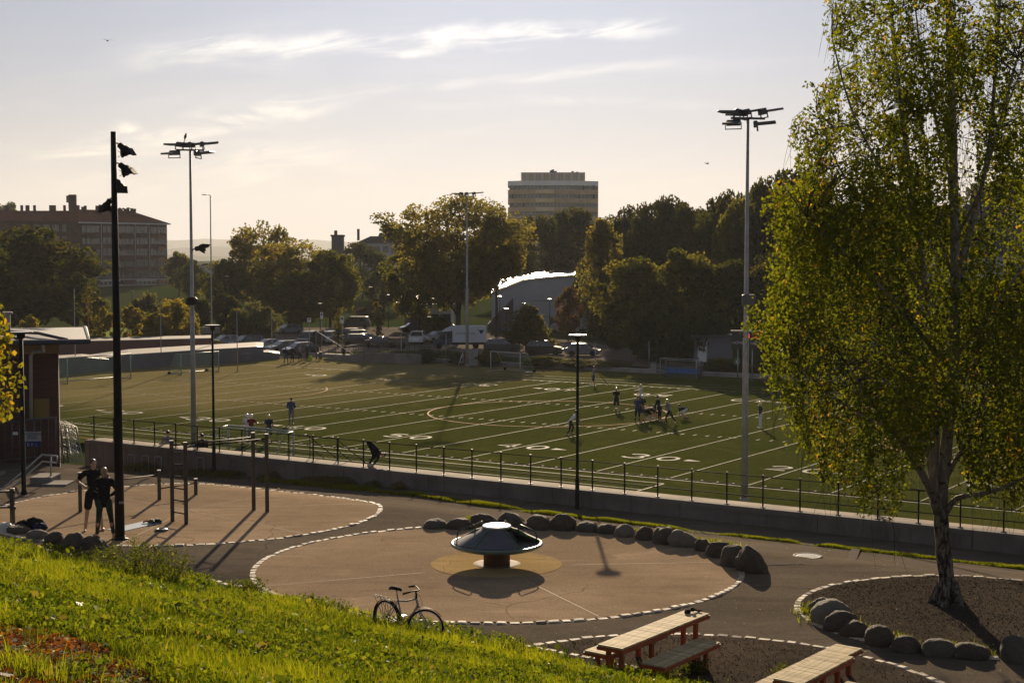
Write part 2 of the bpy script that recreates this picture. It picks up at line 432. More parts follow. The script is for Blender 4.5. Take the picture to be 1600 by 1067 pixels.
def build_ground():
    far = np.concatenate([-np.geomspace(9000, 320, 12), np.linspace(-300, 300, 61), np.geomspace(320, 9000, 12)])
    yy = np.concatenate([np.linspace(-200, 480, 69), np.geomspace(520, 9500, 14)])
    def fn(x, y):
        u, v = Fuv(x, y)
        z = h_far(x, y)
        z = np.where((v < 66) & (u > -58) & (y > -60), -0.4, z)
        z = np.where(wall_w(x, y) > -4, 0.5, z)
        return z
    tag(link('ground', grid_mesh('ground', far, yy, fn, ground_material())), kind='structure')
    # playground side asphalt, from the foot of the wall up to the camera's slope
    T = np.linspace(-70, 70, 141); Wd = np.concatenate([np.linspace(0.0, 14, 36), np.linspace(15, 60, 24)])
    tag(link('asphalt_path', grid_mesh('asphalt_path', T, Wd, lambda x, y: np.where(bank_s(x, y) > 1.0, PZ-0.5, h_play(x, y)), M_ASPH, tw_place)), kind='structure')
    # the grassy slope below the photographer
    q = np.linspace(-30, 60, 151); s_ = np.concatenate([np.linspace(-0.5, 14, 50), np.linspace(14.6, 60, 40)])
    def bp(Q, S): return -12.9+0.79*Q-0.613*S, 37.0-0.613*Q-0.79*S
    tag(link('grass_bank', grid_mesh('grass_bank', q, s_, h_bank, M_SOIL, bp)), kind='structure')
build_ground()

# ------------------------------------------------------------------ sports field
def turf_material():
    m = bpy.data.materials.new('artificial_turf'); m.use_nodes = True; nt = m.node_tree; x = NX(nt); b = nt.nodes['Principled BSDF']
    tc = x.n('ShaderNodeTexCoord').outputs['Object']
    sp = x.n('ShaderNodeSeparateXYZ'); nt.links.new(tc, sp.inputs[0])
    n1 = x.noise(tc, 0.05, 4, 0.55); n2 = x.noise(tc, 9.0, 3, 0.7); n3 = x.noise(tc, 0.9, 6, 0.7)
    c = x.mix(x.sm(n1, 0.38, 0.64), rgb((0.064, 0.075, 0.013)), rgb((0.044, 0.058, 0.010)))
    c = x.mix(x.m('MULTIPLY', x.sm(n2, 0.3, 0.65), 0.55), c, rgb((0.040, 0.042, 0.012)))
    c = x.mix(x.m('MULTIPLY', x.sm(n3, 0.5, 0.8), 0.3), c, rgb((0.12, 0.105, 0.035)))
    n4 = x.noise(tc, 3.2, 3, 0.8); n5 = x.noise(tc, 0.16, 6, 0.7, 1.0)
    c = x.mix(x.m('MULTIPLY', x.sm(n4, 0.42, 0.60), 0.55), c, rgb((0.030, 0.034, 0.008)))
    c = x.mix(x.m('MULTIPLY', x.sm(n4, 0.55, 0.68), 0.55), c, rgb((0.14, 0.135, 0.05)))
    c = x.mix(x.m('MULTIPLY', x.sm(n5, 0.50, 0.66), 0.35), c, rgb((0.105, 0.098, 0.03)))
    far_end = x.m('MULTIPLY', x.sm(sp.outputs[0], -8, -34), x.sm(sp.outputs[1], 2, 16))
    c = x.mix(x.m('MULTIPLY', far_end, x.m('ADD', 0.12, x.m('MULTIPLY', n4, 0.48))), c, rgb((0.36, 0.275, 0.14)))
    x.put(b.inputs['Base Color'], c); b.inputs['Roughness'].default_value = 1.0; b.inputs['Specular IOR Level'].default_value = 0.0
    b.inputs['Sheen Weight'].default_value = 0.0; b.inputs['Sheen Roughness'].default_value = 0.5; b.inputs['Sheen Tint'].default_value = (1.0, 0.85, 0.5, 1)
    bp = x.n('ShaderNodeBump'); bp.inputs['Strength'].default_value = 0.6; bp.inputs['Distance'].default_value = 0.02
    nt.links.new(n2, bp.inputs['Height']); nt.links.new(bp.outputs[0], b.inputs['Normal'])
    return m
M_LINE = mat('white_line_paint', (0.22, 0.21, 0.165), 0.8, 0.35, 2.5)
M_OLINE = mat('orange_line_paint', (0.27, 0.080, 0.006), 0.85, 0.15, 2.5)
def ribbon(mb, pts, width, z, closed=False, mi=0):
    pts = [Vector((p[0], p[1])) for p in pts]; n = len(pts)
    L, R = [], []
    for i in range(n):
        a = pts[i-1] if (i > 0 or closed) else pts[i]; b = pts[(i+1) % n] if (i < n-1 or closed) else pts[i]
        t = (b-a).normalized(); nn = Vector((-t.y, t.x))*width/2
        L.append(pts[i]+nn); R.append(pts[i]-nn)
    base = [(p.x, p.y, z) for p in L] + [(p.x, p.y, z) for p in R]
    fs = []
    for i in range(n if closed else n-1):
        j = (i+1) % n; fs.append((i, n+i, n+j, j))
    mb.add(base, fs, mi)
def arc(cx, cy, rx, ry, a0, a1, n): return [(cx+rx*math.cos(a0+(a1-a0)*k/n), cy+ry*math.sin(a0+(a1-a0)*k/n)) for k in range(n+1)]
DIG = {'0': [arc(0.6, 0.92, 0.44, 0.75, 0, 2*PI, 16)],
       '1': [[(0.25, 1.45), (0.6, 1.75), (0.6, 0.1)]],
       '2': [[(0.15, 1.3)] + arc(0.6, 1.25, 0.42, 0.44, PI*0.85, -PI*0.28, 7) + [(0.18, 0.16), (1.1, 0.16)]],
       '3': [arc(0.55, 1.33, 0.46, 0.40, PI*0.9, -PI*0.5, 9) + arc(0.55, 0.51, 0.50, 0.42, PI*0.5, -PI*0.9, 10)],
       '4': [[(0.85, 0.08), (0.85, 1.7), (0.12, 0.55), (1.15, 0.55)]],
       '5': [[(1.0, 1.68), (0.28, 1.68), (0.24, 1.0)] + arc(0.58, 0.62, 0.46, 0.46, PI*0.62, -PI*0.8, 9)]}
def build_field():
    mt = turf_material()
    root = link('sports_field', grid_mesh('sports_field', np.linspace(-63, 68, 66), np.linspace(-7, 62.2, 36), lambda u, v: 0*u, mt), None,
                (0, 0, 0), (0, 0, 0)); tag(root, kind='structure')
    O = FW(0, 0); root.location = O; root.rotation_euler = (0, 0, math.atan2(-0.5497, 0.8354))
    for k in range(-10, 11):
        mb = MB(); ribbon(mb, [(k*4.572, 0), (k*4.572, 48.77)], 0.085, 0.012); mb.build('yard_line', M_LINE, root)
    for v in (-0.06, 48.83):
        mb = MB(); ribbon(mb, [(-54, v), (55, v)], 0.13, 0.012); mb.build('touchline', M_LINE, root)
    for v, w in ((-1.5, .12), (-2.6, .12), (-3.9, .1), (51.2, .1), (53.5, .1)):
        mb = MB(); ribbon(mb, [(-50, v), (23.5 if v < 0 else 55, v)], w, 0.010); mb.build('touchline', M_LINE, root)
    mb = MB(); ribbon(mb, [(23.5, -1.55), (23.5, -5)], .12, 0.010); mb.build('touchline', M_LINE, root)
    mb = MB()
    for k in range(-50, 51):
        if k % 5 == 0:
            for v in (18.29, 30.48): ribbon(mb, [(k*.9144-.3, v), (k*.9144+.3, v)], .1, 0.016)
            continue
        for v0 in (0.1, 17.98, 30.18, 48.07): ribbon(mb, [(k*.9144, v0), (k*.9144, v0+.6)], .1, 0.012)
    h = mb.build('hash_marks', M_LINE, root); h['kind'] = 'stuff'
    for k in range(-4, 5):
        s = str(50-abs(k)*10) if k else '50'
        for side in (0, 1):
            mb = MB(); f = -1 if side else 1; v0 = 42.6 if side else 6.15
            for di, ch in enumerate(s):
                for line in DIG[ch]:
                    pts = [(k*9.144 + f*((0.30 if di else -1.80)+a*1.25), v0 + f*b) for a, b in line]
                    ribbon(mb, pts, 0.25, 0.016, closed=False)
            if k:
                sx = (1 if k > 0 else -1)
                c0 = k*9.144 + sx*2.2
                mb.add([(c0, v0+f*0.55, 0.016), (c0+sx*1.0, v0+f*0.9, 0.016), (c0, v0+f*1.25, 0.016)], [(0, 1, 2)])
            mb.build('yard_number', M_LINE, root)
    mb = MB(); ribbon(mb, arc(0, 24.6, 9.15, 9.15, 0, 2*PI, 72)[:-1], .13, 0.020, True); mb.build('centre_circle', M_OLINE, root)
    mb = MB(); ribbon(mb, arc(-34, 24.6, 9.15, 9.15, -.9, .9, 20), .12, 0.020); mb.build('penalty_arc', M_OLINE, root)
    mb = MB(); ribbon(mb, arc(36, 24.6, 9.15, 9.15, PI-.9, PI+.9, 20), .12, 0.020); mb.build('penalty_arc', M_OLINE, root)
    mb = MB(); ribbon(mb, [(-50, -5.2), (-10, -5.2), (-7, -1)], .11, 0.008); mb.build('orange_line', M_OLINE, root)
    # kerb along the far side
    mb = MB(); mb.box((3, 62.9, 0.12), (132, 0.9, 0.5)); c = mb.build('kerb', M_CONC); tag(c, kind='structure'); c.location = O; c.rotation_euler = root.rotation_euler
build_field()

# ------------------------------------------------------------------ retaining wall, walkway, terrace, fence
def wall_bar(mb, t0, t1, w0, w1, z0, z1, mi=0):
    pts = [WP(t0, w0, 0), WP(t1, w0, 0), WP(t1, w1, 0), WP(t0, w1, 0)]
    vs = [(p.x, p.y, z0) for p in pts] + [(p.x, p.y, z1) for p in pts]
    mb.add(vs, [(0, 1, 2, 3)[::-1], (4, 5, 6, 7), (0, 1, 5, 4), (1, 2, 6, 5), (2, 3, 7, 6), (3, 0, 4, 7)], mi)
def streaked_wall():
    m = mat('cast_concrete_wall', (0.175, 0.158, 0.145), 0.9, 0.16, 0.8, 0.25, 18); nt = m.node_tree; x = NX(nt); b = nt.nodes['Principled BSDF']
    src = b.inputs['Base Color'].links[0].from_socket; tc = x.n('ShaderNodeTexCoord').outputs['Object']
    mp = x.n('ShaderNodeMapping'); mp.inputs['Scale'].default_value = (3.2, 3.2, 0.22); nt.links.new(tc, mp.inputs['Vector'])
    st = x.noise(mp.outputs[0], 1.0, 6, 0.7); bl = x.noise(tc, 0.35, 5, 0.6)
    c = x.mix(x.m('MULTIPLY', x.sm(st, 0.50, 0.70), 0.6), src, rgb((0.075, 0.07, 0.064)))
    c = x.mix(x.m('MULTIPLY', x.sm(bl, 0.52, 0.7), 0.4), c, rgb((0.24, 0.22, 0.195)))
    x.put(b.inputs['Base Color'], c); return m
M_WALL = streaked_wall()
def build_wall():
    r = empty('retaining_wall', WP(0, 0, 2.5), 0, 'long grey cast concrete retaining wall between playground path and sports field', 'wall')
    base = Matrix.Translation(-r.location)
    def b(name, mb, m):
        me = mb.mesh(name, m); me.transform(base); return link(name, me, r)
    t = -24.6
    k = 0
    while t < 44:
        t1 = t + 4.75
        mb = MB(); o = 0.006*((k*7) % 3)
        wall_bar(mb, t+0.012, t1-0.012, 0.0+o-0.28, 0.0+o, 2.2, WALL_Z-0.16)
        b('wall_panel', mb, M_WALL)
        mb = MB(); wall_bar(mb, t+0.008, t1-0.008, -0.30, 0.05, WALL_Z-0.16, WALL_Z); b('coping', mb, M_WALL)
        t = t1; k += 1
    mb = MB(); wall_bar(mb, -24.7, 44, -0.29, -0.03, 2.2, WALL_Z-0.17); b('wall_core', mb, M_DARKGREY)
    mb = MB(); wall_bar(mb, -24.9, -24.61, -0.85, 0.03, 2.2, WALL_Z-0.02); b('end_wall', mb, M_WALL)
    mb = MB(); wall_bar(mb, -24.6, 60, -0.85, -0.305, WALL_Z-0.6, WALL_Z-0.004); tag(mb.build('terrace_walkway', mat('tan_worn_concrete', (0.30, 0.245, 0.185), 0.9, 0.22, 0.8, 0.15, 25)), kind='structure')
    mb = MB(); z = WALL_Z-0.004; w = -0.85
    for i in range(8):
        z -= 0.45; wall_bar(mb, -24.6, 60, w-0.85-(3 if i == 7 else 0), w+0.002, -0.5, z); w -= 0.85
    tag(mb.build('terrace_steps', M_CONC), kind='structure')
build_wall()
def build_fence():
    r = empty('railing_fence', WP(0, -0.15, WALL_Z), 0, 'black metal railing with three thin rails along the top of the concrete wall', 'railing')
    base = Matrix.Translation(-r.location)
    pm = MB(); pm.box((0, 0, 0.51), (0.038, 0.038, 1.02)); pm.box((0, 0, 0.012), (0.13, 0.13, 0.016)); pm.box((0, 0, 1.03), (0.06, 0.06, 0.02))
    pme = pm.mesh('post', M_BLACK)
    ang = math.atan2(UD.y, UD.x)
    xs = []
    t = -24.5
    while t < 44:
        xs.append(t); t += 1.25
    for t in xs:
        link('post', pme, r, tuple(WP(t, -0.15, WALL_Z)-r.location), (0, 0, ang))
    for zz in (0.98, 0.66, 0.33):
        mb = MB(); n = len(xs)
        mb.tube([WP(-24.8, -0.15, WALL_Z+zz), WP(44, -0.15, WALL_Z+zz)], 0.017, 6)
        me = mb.mesh('rail', M_BLACK); me.transform(base); link('rail', me, r)
    mb = MB(); mb.add([], [])
    # handrails going down the terrace stairs
    g = empty('stair_handrail', WP(-12.4, -1.2, WALL_Z), 0, 'black stair handrail leading down from the railing to the sports field', 'handrail')
    b2 = Matrix.Translation(-g.location)
    for dt, nm in ((0.0, 'rail'), (1.4, 'rail')):
        mb = MB(); a = WP(-12.9+dt, -0.3, WALL_Z+0.93); c = WP(-12.9+dt, -0.8, WALL_Z+0.93); e = WP(-12.9+dt, -4.6, WALL_Z-1.5)
        mb.tube([a, c, e], 0.02, 6); me = mb.mesh(nm, M_BLACK); me.transform(b2); link(nm, me, g)
        mb = MB(); mb.tube([c-Vector((0, 0, .4)), e-Vector((0, 0, .4))], 0.015, 6); me = mb.mesh('lower_rail', M_BLACK); me.transform(b2); link('lower_rail', me, g)
        for f in (0.05, 0.5, 0.97):
            p = c.lerp(e, f); mb = MB(); mb.cyl(p, p-Vector((0, 0, 1.0)), 0.02, None, 6); me = mb.mesh('post', M_BLACK); me.transform(b2); link('post', me, g)
build_fence()

# ------------------------------------------------------------------ playground surfaces and stone kerbs
def disc_on_ground(name, cx, cy, rx, ry, off, m, n=72, rings=14, r0=0.0):
    vs = []; fs = []
    for i in range(rings+1):
        r = r0+(1-r0)*i/rings
        for k in range(n):
            a = 2*PI*k/n; x = cx+rx*r*math.cos(a); y = cy+ry*r*math.sin(a)
            vs.append((x, y, float(h_play(x, y))+off))
    for i in range(rings):
        for k in range(n):
            j = (k+1) % n; fs.append((i*n+k, (i+1)*n+k, (i+1)*n+j, i*n+j))
    mb = MB(); mb.add(vs, fs, 0, True); return tag(mb.build(name, m), kind='structure')
CIR_BIG = (-0.34, 34.05, 5.6, 5.2); CIR_LEFT = (-9.3, 41.65, 5.45, 5.05); CIR_TREE = (9.95, 29.6, 4.0, 3.45); CIR_TABLE = (3.0, 23.5, 4.4, 4.35)
M_STONE = [mat('kerb_granite_a', (0.42, 0.365, 0.29), 0.72, 0.25, 9, 0.5, 30), mat('kerb_granite_b', (0.56, 0.50, 0.41), 0.7, 0.2, 9, 0.5, 30),
           mat('kerb_granite_c', (0.23, 0.20, 0.175), 0.78, 0.25, 9, 0.5, 30)]
STONES = []
def stone_mesh(i):
    mb = MB(); r = random.Random(i)
    l, w, h = 0.24*r.uniform(.82, 1.16), 0.15*r.uniform(.9, 1.1), 0.14
    v = []
    for z, sc_ in ((-h/2, 1.0), (h*0.30, 1.0), (h/2, 0.80)):
        for sx, sy in ((-1, -1), (1, -1), (1, 1), (-1, 1)):
            v.append((sx*l/2*sc_*r.uniform(.93, 1.05), sy*w/2*sc_*r.uniform(.9, 1.05), z+r.uniform(-.006, .006)))
    f = [(3, 2, 1, 0), (8, 9, 10, 11)]
    for k in range(2):
        for a in range(4): f.append((k*4+a, k*4+(a+1) % 4, k*4+4+(a+1) % 4, k*4+4+a))
    mb.add(v, f); return mb.mesh('kerb_stone', M_STONE[(0, 1, 0, 2, 1, 0, 1, 1)[i % 8]])
for i in range(8): STONES.append(stone_mesh(i))
def kerb_ring(label, pts_fn, n, skip=None):
    p0 = pts_fn(0.0); r = empty('stone_kerb', (p0[0], p0[1], float(h_play(p0[0], p0[1]))), 0, label, 'kerb')
    rr = random.Random(label)
    for k in range(n):
        f = (k+.5)/n
        if skip and skip(f): continue
        a = pts_fn(f-.5/n); b = pts_fn(f+.5/n)
        x, y = (a[0]+b[0])/2, (a[1]+b[1])/2
        L = math.hypot(b[0]-a[0], b[1]-a[1])
        o = link('kerb_stone', STONES[rr.randrange(8)], r, (x-r.location.x, y-r.location.y, float(h_play(x, y))-0.045+rr.uniform(-.018, .014)-r.location.z),
                 (rr.uniform(-.03, .03), rr.uniform(-.03, .03), math.atan2(b[1]-a[1], b[0]-a[0])+rr.uniform(-.05, .05)))
        o.scale = (L/0.25*rr.uniform(.92, 1.0), rr.uniform(.85, 1.05), 1)
def ell(c): return lambda f: (c[0]+c[2]*math.cos(2*PI*f), c[1]+c[3]*math.sin(2*PI*f))
def build_surfaces():
    disc_on_ground('rubber_surface', *CIR_BIG, 0.012, M_RUB); disc_on_ground('rubber_surface', *CIR_LEFT, 0.012, M_RUB)
    disc_on_ground('planting_bed', *CIR_TREE, 0.02, M_DIRT); disc_on_ground('gravel_bed', *CIR_TABLE, 0.015, M_DIRT)
    kerb_ring('light stone kerb ring around the tan circle with the spinner', ell((CIR_BIG[0], CIR_BIG[1], CIR_BIG[2]+.07, CIR_BIG[3]+.07)), 136)
    kerb_ring('light stone kerb ring around the tan circle with pull-up bars', ell((CIR_LEFT[0], CIR_LEFT[1], CIR_LEFT[2]+.07, CIR_LEFT[3]+.07)), 132)
    kerb_ring('stone kerb ring around the dirt bed of the birch', ell((CIR_TREE[0], CIR_TREE[1], CIR_TREE[2]+.07, CIR_TREE[3]+.07)), 92)
    kerb_ring('stone kerb ring around the gravel bed under the picnic tables', ell((CIR_TABLE[0], CIR_TABLE[1], CIR_TABLE[2]+.07, CIR_TABLE[3]+.07)), 106, lambda f: 0.55 < f < 0.95)
    def foot(f): q = 1.5+18*f; s = 0.12*math.sin(q*0.6)-0.15; return (-12.9+0.79*q-0.613*s, 37.0-0.613*q-0.79*s)
    kerb_ring('pale stone edging along the foot of the grass bank', foot, 70)
    # seams between the rubber segments
    mb = MB()
    M_SEAM = mat('rubber_seam', (0.345, 0.258, 0.172), 0.8)
    for c, angs, r0 in ((CIR_LEFT, (0.25, 1.0, 2.4, 3.3, 4.6, 5.5), 0.02), (CIR_BIG, (0.1, 3.55, 5.1), 0.32)):
        for a in angs:
            ps = [(c[0]+c[2]*f*math.cos(a), c[1]+c[3]*f*math.sin(a)) for f in np.linspace(r0, 0.99, 12)]
            b = MB(); ribbon(b, ps, 0.03, 0)
            b.v = [(x, y, float(h_play(x, y))+0.017) for x, y, z in b.v]
            mb.add(b.v, b.f)
    tag(mb.build('rubber_seams', M_SEAM), kind='structure')
    disc_on_ground('yellow_rubber_ring', -0.37, 34.35, 1.55, 1.5, 0.018, M_YEL, 48, 6)
    # repaired strip in the asphalt
    mb = MB(); M_PATCH = asphalt_material('asphalt_patch', (0.15, 0.132, 0.11), (0.12, 0.105, 0.09), 0.75, 1, 0.4)
    ps = [G(1190, 882), G(1250, 880), G(1330, 874), G(1338, 856)]
    b = MB(); ribbon(b, [(p.x, p.y) for p in ps], 0.25, 0); b.v = [(x, y, float(h_play(x, y))+0.008) for x, y, z in b.v]
    tag(b.build('asphalt_patch', M_PATCH), kind='structure')
    p = G(1262, 869)
    e = empty('manhole_cover', p, 0, 'round cast iron manhole cover set in the asphalt near the birch', 'manhole cover')
    mb = MB(); mb.lathe([(0.36, 0.0), (0.36, 0.022), (0.30, 0.026), (0.30, 0.014)], 32, cap=False); mb.build('frame', M_CONC, e)
    mb = MB(); mb.lathe([(0.0, 0.018), (0.295, 0.018)], 32, cap=False)
    for i in range(-4, 5):
        for j in range(-4, 5):
            if i*i+j*j < 17: mb.box((i*.06, j*.06, 0.021), (.035, .035, .008))
    mb.build('lid', M_DARKGREY, e)
    # beige tread of concrete beside the camera path, bottom left corner
    pts = [P(-60, 1045, 8.6), P(12, 1052, 8.6), P(30, 1075, 8.6), P(-60, 1090, 8.5)]
    mb = MB(); mb.add([(p.x, p.y, float(h_bank(p.x, p.y))+0.05) for p in pts], [(3, 2, 1, 0)]); tag(mb.build('concrete_path', M_CONC), kind='structure')
build_surfaces()
# ------------------------------------------------------------------ boulders
def rock_material(name, c1, c2):
    m = bpy.data.materials.new(name); m.use_nodes = True; nt = m.node_tree; x = NX(nt); b = nt.nodes['Principled BSDF']
    tc = x.n('ShaderNodeTexCoord').outputs['Object']
    n1 = x.noise(tc, 2.2, 6, 0.6, 0.5); n2 = x.noise(tc, 26, 4, 0.7); n3 = x.noise(tc, 5, 3, 0.6, 2.0)
    c = x.mix(x.sm(n1, 0.35, 0.65), rgb(c1), rgb(c2))
    c = x.mix(x.m('MULTIPLY', x.sm(n3, 0.55, 0.70), 0.65), c, rgb((0.17, 0.16, 0.125)))
    c = x.mix(x.m('MULTIPLY', x.sm(x.noise(tc, 9, 4, 0.6, 1.5), 0.58, 0.68), 0.6), c, rgb((0.05, 0.05, 0.04)))
    c = x.mix(x.m('MULTIPLY', n2, 0.5), c, rgb(tuple(v*0.5 for v in c2)))
    x.put(b.inputs['Base Color'], c); b.inputs['Roughness'].default_value = 0.85; b.inputs['Specular IOR Level'].default_value = 0.2
    bp = x.n('ShaderNodeBump'); bp.inputs['Strength'].default_value = 0.9; bp.inputs['Distance'].default_value = 0.045
    nt.links.new(x.m('ADD', n2, x.m('MULTIPLY', n1, 2)), bp.inputs['Height']); nt.links.new(bp.outputs[0], b.inputs['Normal'])
    return m
M_ROCK = [rock_material('grey_boulder_stone', (0.125, 0.108, 0.088), (0.088, 0.076, 0.063)), rock_material('brown_boulder_stone', (0.105, 0.082, 0.062), (0.070, 0.057, 0.045)),
          rock_material('pale_boulder_stone', (0.23, 0.205, 0.17), (0.15, 0.133, 0.112))]
from mathutils import noise as mnoise
def boulder(px, py, pw, ph, label, group, mi=0, seed=0, tilt=0.0, boxy=0.0, rz=0.0, at_ground=True):
    p = G(px, py); d = p.y
    w = pw/FPX*d*1.08; h = ph/FPX*d*1.02
    bm = bmesh.new(); bmesh.ops.create_icosphere(bm, subdivisions=4, radius=1.0)
    r = random.Random(seed); off = Vector((r.uniform(-50, 50), r.uniform(-50, 50), r.uniform(-50, 50)))
    for v in bm.verts:
        c = v.co.copy()
        if boxy: c = Vector([math.copysign(abs(q)**(1-boxy*0.5), q) for q in c])
        k = 1 + 0.20*mnoise.noise(c*0.95+off) + 0.08*mnoise.noise(c*2.1+off) + 0.025*mnoise.noise(c*6+off) - 0.14*max(0, mnoise.noise(c*1.3-off)-.08) - 0.05*(1-min(1, abs(mnoise.noise(c*1.7+off*1.3))*6))
        c *= k
        c.z += tilt*c.x
        if c.z < -0.35: c.z = -0.35 + (c.z+0.35)*0.3
        v.co = Vector((c.x*w/2, c.y*w/2*r.uniform(.98, 1.0)*0.88, (c.z+0.35)/1.35*h))
    for f in bm.faces: f.smooth = True
    me = bpy.data.meshes.new('boulder'); bm.to_mesh(me); bm.free(); me.materials.append(M_ROCK[mi])
    o = link('boulder', me, None, (p.x, p.y+w*0.34, float(h_play(p.x, p.y+w*.34))-0.05), (0, 0, rz))
    tag(o, label, 'boulder', group)
def build_boulders():
    g = 'boulders along the edge of the spinner circle'
    rows = [(680.6, 827, 38, 17, 0, 0, 0, 'smooth low grey boulder at the far left end of the row behind the spinner'),
            (716, 828, 36, 19, 1, .1, .35, 'flat-topped brownish boulder second from the left behind the spinner'),
            (759.5, 828, 44, 25, 1, -.25, .1, 'brown boulder sloping down to the right, left of the spinner top'),
            (802, 827, 43, 27, 0, -.2, 0, 'tall humped boulder behind the right part of the spinner top'),
            (842, 829, 39, 26, 0, 0, .1, 'wide domed boulder, first to the right of the spinner'),
            (881, 830, 42, 27, 1, -.12, 0, 'pointed domed boulder left of the park lamp shadow'),
            (918, 832, 35, 20, 0, 0, .1, 'low oval boulder standing just in front of the park lamp'),
            (949, 835, 31, 19, 1, .12, .2, 'small brown boulder with a sunlit flat top beside the lamp shadow'),
            (977, 840, 34, 22, 2, 0, 0, 'pale grey rounded boulder in the middle of the row'),
            (1009, 845, 30, 24, 1, 0, 0, 'small round dark boulder right of the pale grey one'),
            (1039, 851, 34, 28, 0, -.05, .45, 'blocky flat-topped boulder left of the low spreading one'),
            (1070, 856, 45, 27, 2, -.25, 0, 'broad lighter boulder with a sloping right side'),
            (1100, 862, 29, 21, 1, -.05, .4, 'small square dark boulder between two larger ones near the kerb end'),
            (1124, 872, 35, 29, 1, .05, .1, 'dark egg-shaped boulder, third from the right end of the row'),
            (1150, 887, 40, 37, 0, 0, .1, 'tall boulder with a sunlit crown, second from the right end'),
            (1176, 896, 47, 38, 1, -.25, .2, 'large dark wedge boulder at the right end casting the longest shadow')]
    for i, (x, y, w, h, mi, ti, bx, lb) in enumerate(rows): boulder(x, y, w, h, lb, g, mi, 10+i, ti, bx)
    g = 'boulders round the birch bed'
    rows = [(1287, 961, 40, 28, 0, 0, 0, 'small dark boulder at the back left end of the birch bed row'),
            (1303, 977, 62, 42, 2, .05, .05, 'biggest boulder of the birch bed row, with a sunlit ridge'),
            (1319, 989, 53, 34, 1, .05, 0, 'broad dark domed boulder in front of the biggest one'),
            (1337, 996, 42, 28, 1, .15, 0, 'small sloping boulder left of the round one at the bed corner'),
            (1378, 1010, 45, 36, 1, 0, .05, 'nearly round dark boulder at the front corner of the birch bed'),
            (1420, 1020, 48, 26, 1, -.1, 0, 'low dark boulder right of the round corner boulder'),
            (1473, 1028, 54, 30, 0, -.1, .2, 'grey flat-topped boulder in the middle of the front row'),
            (1525, 1031, 60, 25, 1, -.15, .1, 'long low boulder lying under the shadow of the birch trunk'),
            (1594, 1037, 46, 42, 0, 0, .35, 'tall rough boulder cut by the right edge of the photo')]
    for i, (x, y, w, h, mi, ti, bx, lb) in enumerate(rows): boulder(x, y, w, h, lb, g, mi, 60+i, ti, bx)
    g = 'boulders behind the grass bank on the left'
    rows = [(24, 838, 36, 14, 0, 0, 0, 'half hidden grey boulder beside the wooden rail post'),
            (54, 846, 34, 15, 2, 0, 0, 'pale flat boulder next to the black bags'),
            (81, 853, 30, 19, 1, 0, .1, 'small dark boulder between the pale one and the dome'),
            (112, 860, 36, 22, 0, 0, 0, 'domed dark boulder rising behind the grass in front of the couple'),
            (142, 862, 36, 19, 1, -.05, .1, 'dark flat boulder just left of the black floodlight post')]
    for i, (x, y, w, h, mi, ti, bx, lb) in enumerate(rows):
        d = 37.3 - i*0.25; p = PD(x, y-h/2, d)
        boulder(x, y-3, w, h*1.15, lb, g, mi, 90+i, ti, bx)
build_boulders()

